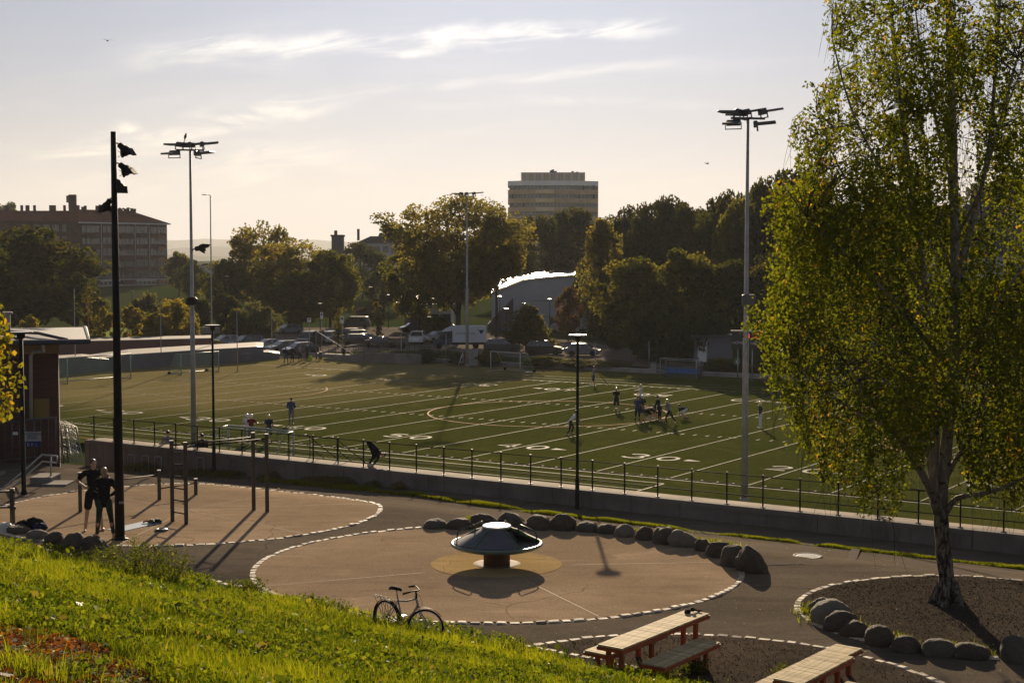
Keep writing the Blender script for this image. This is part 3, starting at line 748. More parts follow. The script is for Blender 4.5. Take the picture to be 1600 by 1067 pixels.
# ------------------------------------------------------------------ spinner (carousel)
def build_spinner():
    x0, y0 = -0.36, 34.35; z0 = float(h_play(x0, y0))
    r = empty('spinner', (x0, y0, z0+0.012), math.radians(-60), 'grey cone-shaped playground spinner with shiny round top and green handles', 'playground spinner')
    M_PLATE = mat('grey_laminate_plate', (0.085, 0.088, 0.105), 0.62, 0.1, 5, spec=.2)
    M_GRN = mat('green_edge_plate', (0.035, 0.10, 0.03), 0.5)
    M_SEATD = mat('dark_seat_well', (0.02, 0.02, 0.022), 0.6)
    M_RIM = mat('green_grey_rim', (0.10, 0.15, 0.115), 0.35, 0.1, 6)
    M_PED = mat('rust_brown_pedestal', (0.10, 0.045, 0.028), 0.6, 0.2, 6)
    mb = MB(); mb.lathe([(0.315, 0.0), (0.315, 0.34), (0.42, 0.40)], 32); mb.build('pedestal', M_PED, r)
    mb = MB(); mb.lathe([(0.30, 0.012), (0.42, 0.012), (0.56, 0.008), (0.57, 0.0)], 40, cap=False); mb.build('base_ring', mat('worn_steel_plate', (0.16, 0.11, 0.07), 0.75, 0.25, 6), r)
    mb = MB(); mb.lathe([(0.42, 0.36), (0.80, 0.36), (1.02, 0.42), (1.09, 0.47), (1.10, 0.50), (1.07, 0.525), (1.02, 0.52), (0.97, 0.49), (0.42, 0.47)], 56); mb.build('rim', M_RIM, r)
    mb = MB(); mb.lathe([(0.0, 0.925), (0.32, 0.925), (0.345, 0.915), (0.352, 0.89), (0.30, 0.85)], 40, cap=False); mb.build('top_disc', M_MIRROR, r)
    mb = MB(); mb.lathe([(0.27, 0.47), (0.27, 0.86)], 24, cap=False); mb.build('inner_cone', M_SEATD, r)
    for k in range(6):
        a0 = PI/3*k + 0.02; a1 = a0 + PI/3 - 0.04
        if k in (0, 3):
            mb = MB(); mb.lathe([(0.34, 0.80), (0.50, 0.55), (0.98, 0.50)], 8, smooth=False, a0=a0, a1=a1, cap=False); mb.build('seat_well', M_SEATD, r)
        else:
            mb = MB(); mb.lathe([(0.33, 0.862), (0.335, 0.875), (1.03, 0.545), (1.03, 0.52), (0.5, 0.76), (0.33, 0.862)], 10, smooth=False, a0=a0, a1=a1, cap=False); mb.build('cone_panel', M_PLATE, r)
        for aa in (a0, ):
            mb = MB(); pa = []
            M = Matrix.Rotation(aa-0.02, 4, 'Z')
            mb.add([(0.36, -.014, .87), (0.52, -.014, .825), (0.72, -.014, .70), (1.03, -.014, .56), (1.03, -.014, .5), (0.33, -.014, .82),
                    (0.36, .014, .87), (0.52, .014, .825), (0.72, .014, .70), (1.03, .014, .56), (1.03, .014, .5), (0.33, .014, .82)],
                   [(0, 1, 2, 3, 4, 5), (11, 10, 9, 8, 7, 6), (0, 6, 7, 1), (1, 7, 8, 2), (2, 8, 9, 3), (3, 9, 10, 4), (4, 10, 11, 5), (5, 11, 6, 0)], 0, False, M)
            mb.build('green_fin', M_GRN, r)
        if k in (1, 2, 3, 4):
            am = a0 - 0.05 + (0.0 if k in (1, 4) else .2)
            mb = MB(); M = Matrix.Rotation(am, 4, 'Z')
            mb.tube([(0.50, 0, 0.78), (0.52, 0, 0.90), (0.57, 0, 0.93), (0.86, 0, 0.80), (0.93, 0, 0.74), (0.94, 0, 0.55)], 0.017, 8, M=M)
            mb.build('handle', mat('dark_green_tube', (0.03, 0.055, 0.03), 0.4), r)
build_spinner()

# ------------------------------------------------------------------ picnic tables and benches
M_PLANK = [mat('sunbleached_plank_a', (0.43, 0.345, 0.20), 0.7, 0.22, 8, 0.3, 60), mat('sunbleached_plank_b', (0.50, 0.405, 0.24), 0.7, 0.2, 8, 0.3, 60), mat('sunbleached_plank_c', (0.35, 0.275, 0.16), 0.7, 0.22, 8, 0.3, 60)]
def slab_table(name, cat, label, corners, z, legs, group):
    """corners: near left, near right, far right, far left (plan); slats run across"""
    a, b, c, d = [Vector((p[0], p[1])) for p in corners]
    ctr = (a+b+c+d)/4; ax = ((d-a)+(c-b))/2; L = ax.length; ax.normalize(); W = ((b-a)+(c-d)).length/2
    gz = float(h_play(ctr.x, ctr.y))+0.015
    r = empty(name, (ctr.x, ctr.y, gz), math.atan2(ax.y, ax.x), label, cat, group)
    z = z - gz if z > 3 else z
    n = int(round(L/0.072)); p = (L-0.02)/n
    meshes = []
    for i in range(3):
        mb = MB(); mb.bbox((0, 0, 0), (p-0.007, W-0.02, 0.028), 0.004); meshes.append(mb.mesh('slat', M_PLANK[i]))
    rr = random.Random(label)
    for i in range(n):
        link('slat', meshes[rr.randrange(3)], r, (-L/2+0.01+p*(i+.5), rr.uniform(-.003, .003), z-0.012+rr.uniform(-.0015, .0015)))
    mb = MB()
    h = 0.062 if z > 0.6 else 0.055
    for s in (-1, 1):
        mb.box((0, s*(W/2-0.02), z-0.03-h/2), (L-0.01, 0.04, h)); mb.box((s*(L/2-0.022), 0, z-0.031-h/2), (0.04, W-0.085, h-.004))
    mb.build('frame', M_ORANGE, r)
    for lx in legs:
        for s in (-1, 1):
            mb = MB(); mb.box((lx*L, s*(W/2-0.13), (z-0.03)/2-.02), (0.072, 0.072, z-0.06)); mb.build('leg', M_ORANGE, r)
    return r
def cpx(lst, z): return [tuple(P(x, y, z))[:2] for x, y in lst]
def build_tables():
    g1 = 'picnic tables and benches on the gravel bed'
    zt = PZ+0.75; zb = PZ+0.45
    slab_table('picnic_table', 'table', 'long wooden picnic table with rust orange legs and a small black object on top', cpx([(934, 1005.5), (970.5, 1014), (1108.5, 958.5), (1072, 951)], zt), zt, (-.44, .40), g1)
    slab_table('bench', 'bench', 'wooden bench lying in the shadow of the long picnic table', cpx([(1001, 1036), (1038, 1040.5), (1128, 1004), (1088, 995)], zb), zb, (-.36, .34), g1)
    slab_table('bench', 'bench', 'sunlit wooden bench behind the long picnic table, mostly hidden by it', cpx([(911, 1016), (952, 1023), (1042, 989), (1001, 981.5)], zb), zb, (-.36, .34), g1)
    slab_table('picnic_table', 'table', 'shorter wooden picnic table cut off by the bottom edge of the photo', cpx([(1208, 1060), (1253, 1068), (1337, 1026), (1290, 1017)], zt), zt, (-.36, .30), g1)
    slab_table('bench', 'bench', 'long wooden bench behind the shorter picnic table', cpx([(1176, 1068), (1222, 1075), (1349, 1013), (1306, 1004)], zb), zb, (-.40, .40), g1)
    slab_table('bench', 'bench', 'wooden bench just entering the photo at the bottom, right of the shorter table', cpx([(1250, 1104), (1292, 1110), (1352, 1070), (1328, 1062)], zb), zb, (-.36, .34), g1)
    # small dark gadget with straps on the table
    p = P(1081, 957, zt); r = empty('camera_bag', (p.x, p.y, zt+.002), 0.5, 'small black object with straps lying on the long picnic table', 'bag')
    mb = MB(); mb.bbox((-.09, .01, .035), (.11, .08, .07), .02); mb.lathe([(0.035, .03), (.045, .06), (.03, .09), (0, .095)], 10, M=Matrix.Translation((0.02, 0, 0))); mb.build('body', M_CLBLK, r)
    mb = MB(); mb.tube([(-.05, 0, .03), (.05, .04, .05), (.13, .0, .02), (.17, -.04, .03), (.11, -.05, .015)], .018, 6); mb.build('strap', M_CLBLK, r)
build_tables()

# ------------------------------------------------------------------ bicycle
def build_bike():
    M_FR = mat('grey_bicycle_paint', (0.22, 0.21, 0.195), 0.5)
    ax = Vector((0.74, -0.67)); r0 = Vector((-2.40, 27.8))
    z0 = float(h_play(r0.x, r0.y))
    r = empty('bicycle', (r0.x, r0.y, z0+.01), math.atan2(ax.y, ax.x), 'grey city bicycle with rear rack and mudguards parked at the grass edge', 'bicycle')
    R = 0.345; wb = 1.06
    def wheel(x, steer, nm):
        M = Matrix.Translation((x, 0, R)) @ Matrix.Rotation(steer, 4, 'Z') @ Matrix.Rotation(PI/2, 4, 'X')
        w = MB(); n = 36; vs = []; fs = []
        for k in range(n):
            a = 2*PI*k/n
            for q in range(8):
                b = 2*PI*q/8; rr = R-0.019+0.019*math.cos(b); vs.append((rr*math.cos(a), rr*math.sin(a), 0.019*math.sin(b)))
        for k in range(n):
            for q in range(8): fs.append((k*8+q, ((k+1) % n)*8+q, ((k+1) % n)*8+(q+1) % 8, k*8+(q+1) % 8))
        w.add(vs, fs, 0, True, M)
        wo = w.build('wheel', M_RUBBER, r)
        rm = MB(); rm.lathe([(R-.045, -.01), (R-.033, -.012), (R-.033, .012), (R-.045, .01)], 36, cap=False, M=M); rm.cyl((0, 0, -.03), (0, 0, .03), .022, None, 8, 0, M)
        rm.build('rim', M_ALLOY, wo)
        sp = MB()
        for k in range(24):
            a = 2*PI*k/24; sp.tube([(.02*math.cos(a), .02*math.sin(a), .025*(-1)**k), ((R-.04)*math.cos(a+.12), (R-.04)*math.sin(a+.12), 0)], .0016, 3, M=M, cap=False)
        so = sp.build('spokes', M_ALLOY, wo); so['kind'] = 'stuff'
        mg = MB(); pts = []
        for k in range(15):
            a = math.radians(-8+ (205 if x < .5 else 165)*k/14) if x < .5 else math.radians(35+135*k/14)
            pts.append(((R+.022)*math.cos(a), (R+.022)*math.sin(a)))
        v = []
        for (px_, pz_) in pts: v += [(px_, pz_, -.026), (px_*1.02, pz_*1.02, 0), (px_, pz_, .026)]
        f = []
        for i in range(len(pts)-1):
            for q in range(2): f.append((i*3+q, i*3+q+1, i*3+3+q+1, i*3+3+q))
        mg.add(v, f, 0, True, M); mg.build('mudguard', M_BLACK, r)
    wheel(0, 0, 'rear'); wheel(wb, 0.62, 'front')
    hb = Vector((.82, 0, .86)); ht = Vector((.80, 0, .98)); bb = Vector((.44, 0, .29)); st = Vector((.30, 0, .80)); fd = Vector((wb, 0, R)); hd = Vector((.875, 0, .68))
    mb = MB(); mb.tube([st, bb], .017, 8); mb.tube([Vector((.325, 0, .73)), Vector((.55, 0, .76)), Vector((.80, 0, .84))], .016, 8); mb.tube([hd+Vector((-.02, 0, .05)), Vector((.70, 0, .52)), bb], .022, 8)
    mb.tube([Vector((.79, 0, .90)), hd], .022, 8)
    for s in (-1, 1):
        mb.tube([bb, (0, s*.065, R)], .010, 6); mb.tube([Vector((.32, s*.02, .73)), (0, s*.065, R)], .009, 6)
    mb.build('frame', M_FR, r)
    mb = MB()
    Mf = Matrix.Translation(hd) @ Matrix.Rotation(.62, 4, 'Z') @ Matrix.Translation(-hd)
    for s in (-1, 1): mb.tube([hd+Vector((0, s*.05, -.03)), hd+Vector((.04, s*.06, -.12)), fd+Vector((0, s*.06, 0))], .014, 6, M=Mf)
    mb.build('fork', M_FR, r)
    mb = MB(); mb.tube([hb, ht], .018, 8); mb.tube([ht+Vector((-.14, -.29, .03)), ht+Vector((-.04, -.22, .05)), ht+Vector((.06, -.03, .03)), ht+Vector((.06, .03, .03)), ht+Vector((-.04, .22, .05)), ht+Vector((-.14, .29, .03))], .013, 8, M=Matrix.Translation(ht) @ Matrix.Rotation(.62, 4, 'Z') @ Matrix.Translation(-ht))
    mb.build('handlebar', M_BLACK, r)
    for s in (-1, 1):
        mb = MB(); T = Matrix.Translation(ht) @ Matrix.Rotation(.62, 4, 'Z') @ Matrix.Translation(-ht)
        mb.tube([ht+Vector((-.19, s*.31, .02)), ht+Vector((-.07, s*.245, .047))], .019, 8, M=T); mb.build('grip', M_RUBBER, r)
    mb = MB(); mb.tube([ht+Vector((.06, -.1, .03)), ht+Vector((.16, -.05, -.05)), ht+Vector((.18, 0, -.2)), hd+Vector((.02, 0, 0))], .004, 5); mb.build('brake_cable', M_BLACK, r)
    mb = MB(); mb.tube([st, (.275, 0, .93)], .014, 8); mb.build('seatpost', M_ALLOY, r)
    mb = MB()
    prof = [(-.13, .085, .0), (-.10, .092, .012), (-.04, .075, .015), (.03, .04, .012), (.10, .024, .008), (.145, .015, .0)]
    v = []
    for (x_, w_, z_) in prof: v += [(x_, -w_, z_-.03), (x_, -w_*.7, z_+.018), (x_, 0, z_+.022), (x_, w_*.7, z_+.018), (x_, w_, z_-.03)]
    f = []
    for i in range(len(prof)-1):
        for q in range(4): f.append((i*5+q, i*5+5+q, i*5+6+q, i*5+q+1))
    f += [(4, 3, 2, 1, 0), tuple(range(25, 30))]
    mb.add(v, f, 0, True, Matrix.Translation((.265, 0, .955))); mb.build('saddle', M_CLBLK, r)
    mb = MB()
    for s in (-1, 0, 1): mb.tube([(-.34, s*.06, .74), (.10, s*.06, .70), (.22, s*.04, .68)], .006, 5)
    for xx in (-.34, -.2, -.05, .08): mb.tube([(xx, -.065, .735), (xx, .065, .735)], .006, 5)
    for s in (-1, 1):
        for xx in (-.27, -.1, .05): mb.tube([(xx, s*.065, .73), (0, s*.075, R)], .005, 5)
    mb.build('rear_rack', M_BLACK, r)
    mb = MB(); mb.lathe([(.045, -.006), (.09, -.006), (.09, .006), (.045, .006)], 20, M=Matrix.Translation((bb.x, -.05, bb.z)) @ Matrix.Rotation(PI/2, 4, 'X'))
    mb.tube([(bb.x, -.07, bb.z), (bb.x+.1, -.075, bb.z-.13)], .009, 6); mb.tube([(bb.x, .07, bb.z), (bb.x-.1, .075, bb.z+.13)], .009, 6)
    mb.box((bb.x+.1, -.12, bb.z-.135), (.09, .09, .02)); mb.box((bb.x-.1, .12, bb.z+.135), (.09, .09, .02)); mb.build('crankset', M_ALLOY, r)
    mb = MB(); mb.tube([(.03, -.05, R-.02), (.05, -.09, .02)], .008, 6); mb.build('kickstand', M_BLACK, r)
build_bike()

# ------------------------------------------------------------------ exercise equipment on the left circle
M_POST = mat('dark_brown_post', (0.045, 0.033, 0.026), 0.6, 0.2, 5)
M_CAP = mat('pale_post_cap', (0.32, 0.29, 0.25), 0.6)
def build_gym():
    def gp(x, y): return P(x, y, PZ)
    A, B, C_, D_ = gp(269.5, 815), gp(291, 819), gp(396.5, 797), gp(417.5, 800)
    r = empty('monkey_bar_frame', A.lerp(D_, .5), 0, 'tall dark monkey bar frame with a ladder end and long overhead rails', 'climbing frame')
    o = r.location
    H = 2.22
    for p in (A, B, C_, D_):
        mb = MB(); mb.bbox((0, 0, H/2), (.10, .10, H), .012); po = mb.build('post', M_POST, r, tuple(p-o), (0, 0, .35))
        mb = MB(); mb.bbox((0, 0, H+.012), (.112, .112, .024), .006); mb.build('cap', M_CAP, po)
    for z in (.28, .62, .95, 1.27, 1.60, 1.92):
        mb = MB(); mb.tube([A-o+Vector((0, 0, z)), B-o+Vector((0, 0, z))], .019, 8); mb.build('rung', M_BLACK, r)
    for p, q in ((A, C_), (B, D_)):
        mb = MB(); mb.tube([p-o+Vector((0, 0, H-.12)), q-o+Vector((0, 0, H-.12))], .022, 8); mb.build('overhead_rail', M_BLACK, r)
    for f in (0.98, ):
        mb = MB(); mb.tube([A.lerp(C_, f)-o+Vector((0, 0, H-.2)), B.lerp(D_, f)-o+Vector((0, 0, H-.2))], .019, 8); mb.build('crossbar', M_BLACK, r)
    E_, F_, I_ = gp(125.5, 800), gp(249, 781), gp(306, 773)
    r2 = empty('low_bar_set', F_, 0, 'three short dark posts joined by low exercise bars on the tan circle', 'exercise bars'); o = r2.location
    for p, h in ((E_, 1.12), (F_, .88), (I_, .48)):
        mb = MB(); mb.bbox((0, 0, h/2), (.10, .10, h), .012); po = mb.build('post', M_POST, r2, tuple(p-o), (0, 0, .35))
        mb = MB(); mb.bbox((0, 0, h+.012), (.112, .112, .024), .006); mb.build('cap', M_CAP, po)
    mb = MB(); mb.tube([E_-o+Vector((0, 0, .78)), F_-o+Vector((0, 0, .76))], .019, 8); mb.build('bar', M_BLACK, r2)
    mb = MB(); mb.tube([F_-o+Vector((0, 0, .34)), I_-o+Vector((0, 0, .36))], .019, 8); mb.build('bar', M_BLACK, r2)
    # wooden rail at the left edge
    q0 = gp(20, 828)
    r3 = empty('wooden_rail', q0, 0, 'brown wooden post with two rails at the left edge of the photo', 'railing')
    mb = MB(); mb.bbox((0, 0, .55), (.11, .11, 1.1), .012); po = mb.build('post', M_POST, r3)
    mb = MB(); mb.bbox((0, 0, 1.11), (.12, .12, .03), .01); mb.build('cap', mat('worn_orange_cap', (0.32, 0.19, 0.08), 0.6), po)
    for z in (1.0, .58):
        mb = MB(); mb.tube([(.07, 0, z), (-.9, .8, z+.03)], .035, 8); mb.build('rail', M_POST, r3)
    for z in (1.04, .62):
        mb = MB(); mb.tube([(.07, 0, z), (-1.2, -.35, z+.02)], .03, 8); mb.build('rail', M_POST, r3)
    # yoga mat, shoes, bags
    mp = [P(197, 824, PZ), P(199, 827, PZ), P(232, 819.5, PZ), P(229, 816, PZ)]
    c = (mp[0]+mp[1]+mp[2]+mp[3])/4
    a = P(198, 825.5, PZ); b = P(231, 818, PZ); ang = math.atan2(b.y-a.y, b.x-a.x)
    r4 = empty('yoga_mat', (c.x, c.y, PZ+.015), ang, 'pale blue yoga mat lying on the tan surface beside the floodlight post', 'yoga mat')
    mb = MB(); mb.bbox((-.1, 0, .004), (1.5, .55, .008), .003); mb.build('mat_sheet', mat('pale_blue_foam', (0.34, 0.40, 0.47), 0.8), r4)
    p = P(237, 818, PZ)
    r5 = empty('pair_of_shoes', (p.x, p.y, PZ+.024), .3, 'dark shoes and an orange strap left at the end of the mat', 'shoes')
    for s in (0, 1):
        mb = MB(); mb.bbox((s*.16, s*.05, .04), (.11, .28, .07), .03, rz=.4+s*.5); mb.bbox((s*.16, s*.05-.06, .08), (.085, .13, .06), .02, rz=.4+s*.5); mb.build('shoe', M_SHOE, r5)
    mb = MB(); mb.tube([(-.22, 0, .03), (-.15, .06, .05), (-.05, .02, .03)], .025, 6); mb.build('strap', mat('orange_red_cloth', (0.25, 0.05, 0.02), .8), r5)
    p = P(252, 829.5, PZ)
    r6 = empty('steel_shot', (p.x, p.y, PZ+.012), 0, 'small dark weight disc lying in the shadow of the ladder posts', 'weight')
    mb = MB(); mb.lathe([(.0, .0), (.16, .0), (.18, .02), (.16, .05), (.07, .055), (.06, .035), (.0, .035)], 20); mb.build('disc', M_DARKGREY, r6)
    for (px_, py_, s, lb, m) in ((38, 829, 1.0, 'crumpled black sports bag left of the round bag', M_CLBLK), (53, 827, 1.15, 'round black rucksack behind the pale flat boulder', M_CLBLK), (62, 830, .8, 'small dark gym bag to the right of the rucksack', M_CLNAVY)):
        p = P(px_, py_, PZ); r7 = empty('bag', (p.x, p.y, PZ+.012), .4, lb, 'bag', 'bags left at the edge of the tan circle')
        bm = bmesh.new(); bmesh.ops.create_icosphere(bm, subdivisions=3, radius=1)
        for v in bm.verts:
            k = 1+.18*mnoise.noise(v.co*2.3+Vector((px_, 0, 0)))
            v.co = Vector((v.co.x*.25*s*k, v.co.y*.18*s*k, max(0, (v.co.z*k+.7))*.16*s))
        for f in bm.faces: f.smooth = True
        me = bpy.data.meshes.new('body'); bm.to_mesh(me); bm.free(); me.materials.append(m); link('body', me, r7)
        mb = MB(); mb.tube([(-.12*s, -.05, .2*s), (-.02, -.1, .30*s), (.1*s, -.05, .2*s)], .014, 6); mb.build('strap', m, r7)
    p = P(9, 832, PZ); r8 = empty('paper_bag', (p.x, p.y, PZ+.012), .2, 'crumpled pale bag beside the wooden rail post', 'bag')
    mb = MB(); mb.bbox((0, 0, .13), (.28, .2, .26), .05); mb.bbox((.16, .05, .09), (.2, .16, .18), .04, rz=.6); mb.build('body', M_OFFW, r8)
build_gym()

# ------------------------------------------------------------------ posts and lamps
def disc_lamp(base, h, label, group, light_r=0.30, pole_r=0.055):
    r = empty('park_lamp', base, 0, label, 'lamp', group)
    mb = MB(); mb.lathe([(.10, 0), (.10, .02), (pole_r*1.35, .03), (pole_r*1.3, 1.0), (pole_r*.95, 1.06), (pole_r*.8, h-.16)], 12); mb.build('pole', M_BLACK, r)
    mb = MB(); mb.lathe([(pole_r*1.5, h-.20), (pole_r*1.7, h-.07), (light_r*.9, h-.05), (light_r, h-.03), (light_r, h-.005), (light_r*.96, h)], 28); mb.build('lamp_head', M_BLACK, r)
    mb = MB(); mb.lathe([(0, h+.004), (light_r*.97, h+.004)], 28, cap=False); mb.build('head_cover', mat('pale_aluminium_cover', (0.55, 0.53, 0.49), 0.35, metal=0.5), r)
    return r
def spot_head(parent, loc, az, el, s=1.0, nm='spotlight'):
    """theatre-like floodlight: rear housing, body and visor"""
    M = Matrix.Translation(loc) @ Matrix.Rotation(az, 4, 'Z') @ Matrix.Rotation(el, 4, 'Y')
    mb = MB()
    mb.lathe([(.0, 0), (.10*s, 0), (.12*s, .02*s), (.13*s, .2*s), (.19*s, .30*s), (.21*s, .50*s), (.20*s, .52*s)], 14, M=M @ Matrix.Rotation(PI/2, 4, 'Y'))
    o = mb.build(nm, M_BLACK, parent)
    mb = MB()
    mb.add([(.45*s, -.23*s, .20*s), (.45*s, .23*s, .20*s), (.80*s, .20*s, .12*s), (.80*s, -.20*s, .12*s), (.45*s, -.24*s, -.05*s), (.45*s, .24*s, -.05*s), (.66*s, .21*s, -.02*s), (.66*s, -.21*s, -.02*s)],
           [(0, 1, 2, 3), (0, 3, 7, 4), (1, 5, 6, 2)], 0, False, M)
    mb.add([(.45*s, -.235*s, .205*s), (.45*s, .235*s, .205*s), (.80*s, .205*s, .128*s), (.80*s, -.205*s, .128*s)], [(3, 2, 1, 0)], 0, False, M)
    mb.add([(.20*s, -.06*s, -.12*s), (.20*s, .06*s, -.12*s), (.46*s, .08*s, -.32*s), (.46*s, -.08*s, -.32*s), (.46*s, .08*s, -.18*s), (.46*s, -.08*s, -.18*s)],
           [(0, 1, 2, 3), (0, 3, 5), (1, 4, 2), (0, 5, 4, 1), (2, 4, 5, 3)], 0, False, M)
    mb.build('visor', M_BLACK, o)
    mb = MB(); mb.tube([(.06*s, 0, 0), (-.08*s, 0, .0), (-.14*s, 0, -.06*s)], .03*s, 6, M=M); mb.build('bracket', M_BLACK, o)
    return o
def build_posts():
    # thick black post with four floodlights
    b = P(187.5, 843, PZ)
    r = empty('floodlight_post', b, 0, 'thick black post with four theatre-style spotlights near its top, beside the couple', 'floodlight post')
    H = 10.45; top = PD(177.0, 206, b.y) - b
    mb = MB(); mb.tube([(0, 0, 0), top*0.5, top], [.125, .095, .068], 16); mb.build('pole', M_BLACK, r)
    mb = MB(); mb.lathe([(.22, 0), (.22, .03), (.14, .04), (.14, .10)], 16); mb.build('base_plate', M_BLACK, r)
    for (px_, py_, az, el, s) in ((186, 226, -.25, .72, .62), (187, 257, -.2, .66, .62), (185, 283, -.9, .95, .55), (172, 312, -2.4, 1.0, .55)):
        loc = PD(px_, py_, b.y-.02) - b; spot_head(r, loc, az, el, s)
    for (px_, py_) in ((184, 236), (186, 266)):
        loc = PD(px_, py_, b.y) - b; mb = MB(); mb.tube([loc, loc+Vector((.06, 0, -.03)), loc+Vector((.07, 0, -.12)), loc+Vector((0, 0, -.16))], .008, 5); mb.build('cable', M_BLACK, r)
    mb = MB(); lp = PD(189.5, 785, b.y-.135)-b; mb.box(tuple(lp), (.12, .02, .06)); mb.build('pole_tag', M_GREYPOLE, r)
    # lamps by the wall
    g = 'round-headed park lamps along the path'
    disc_lamp(WP(0.24, .42, float(h_play(*WP(.24, .42, 0)[:2]))), 5.9, 'black park lamp with flat round head before the wall, right of the spinner', g)
    p = WP(-16.75, .42, 0); disc_lamp(Vector((p.x, p.y, 3.35)), 5.9, 'black park lamp with flat round head in front of the wall, behind the pull-up bars', g)
    p = PD(36, 700, 44.5); disc_lamp(Vector((p.x, p.y, 9.72-5.9)), 5.9, 'black park lamp with flat round head in front of the brick pavilion', g, .36, .075)
    # far lamps
    g = 'thin lamps round the car park'
    far = [(500, 474, 184, 'car park lamp on the left, nearest to the barrier'), (525.5, 459.5, 226, 'taller car park lamp left of the slim climbing tree'), (509, 460, 236, 'faint lamp behind the left car park lamp'),
           (579, 448.5, 262, 'car park lamp with its pale head against the dark trees'), (560, 463, 300, 'small far lamp below the pale head against the dark trees'), (607, 460.5, 240, 'lamp standing before the white low building'),
           (781, 462.5, 215, 'lamp left of the bushy round tree by the sports hall'), (791, 492, 205, 'short lamp just beside the bushy round tree'), (817, 473.5, 190, 'lamp head rising above the bushy round tree'), (859, 467, 208, 'lamp in front of the blank sports hall wall'), (906, 463.5, 212, 'lamp right of the sports hall by the reddish tree'),
           (354, 432, 215, 'dark lamp between the two round dark trees on the left'), (206, 455, 205, 'lamp by the yellow bushes behind the skate ramps')]
    for (x, y, d, lb) in far:
        t = PD(x, y, d); z0 = float(h_far(t.x, d)); disc_lamp(Vector((t.x, t.y, z0)), max(4.5, t.z-z0), lb, g, .30 if y != 449 else .4, .05)
    # street light with arm
    d = 170; t = PD(328.5, 307, d); r = empty('street_light', (t.x, t.y, .05), 0, 'tall thin street light with a short arm pointing left, beside the mast', 'street light')
    mb = MB(); mb.tube([(0, 0, 0), (0, 0, 6), (0, 0, t.z-.05)], [.11, .09, .055], 8); mb.build('pole', M_GREYPOLE, r)
    mb = MB(); z = t.z-.05; mb.tube([(.05, 0, z-.15), (.0, 0, z+.1), (-.25, 0, z+.16), (-.35, 0, z+.14)], .045, 6); mb.build('arm', M_GREYPOLE, r)
    mb = MB(); mb.bbox((-.62, 0, z+.18), (.62, .26, .09), .03); mb.build('lamp_head', M_GREYPOLE, r)
build_posts()

# ------------------------------------------------------------------ floodlight masts
def flood_unit(parent, loc, az, tilt, s=1.0):
    M = Matrix.Translation(loc) @ Matrix.Rotation(az, 4, 'Z') @ Matrix.Rotation(tilt, 4, 'Y')
    mb = MB(); mb.bbox((.42*s, 0, .0), (.92*s, .80*s, .11*s), .03, M=M); mb.bbox((-.12*s, 0, .0), (.22*s, .72*s, .30*s), .05, M=M); o = mb.build('floodlight', M_DARKGREY, parent)
    mb = MB()
    for q in (-1, 1): mb.box((-.05*s, q*.40*s, -.14*s), (.06*s, .03*s, .34*s), M=M)
    mb.box((-.05*s, 0, -.31*s), (.08*s, .84*s, .05*s), M=M); mb.build('yoke', M_DARKGREY, o)
    mb = MB(); mb.add([(.0, -.36*s, -.058*s), (.85*s, -.36*s, -.058*s), (.85*s, .36*s, -.058*s), (.0, .36*s, -.058*s)], [(3, 2, 1, 0)], 0, False, M); mb.build('lens', M_PANE, o)
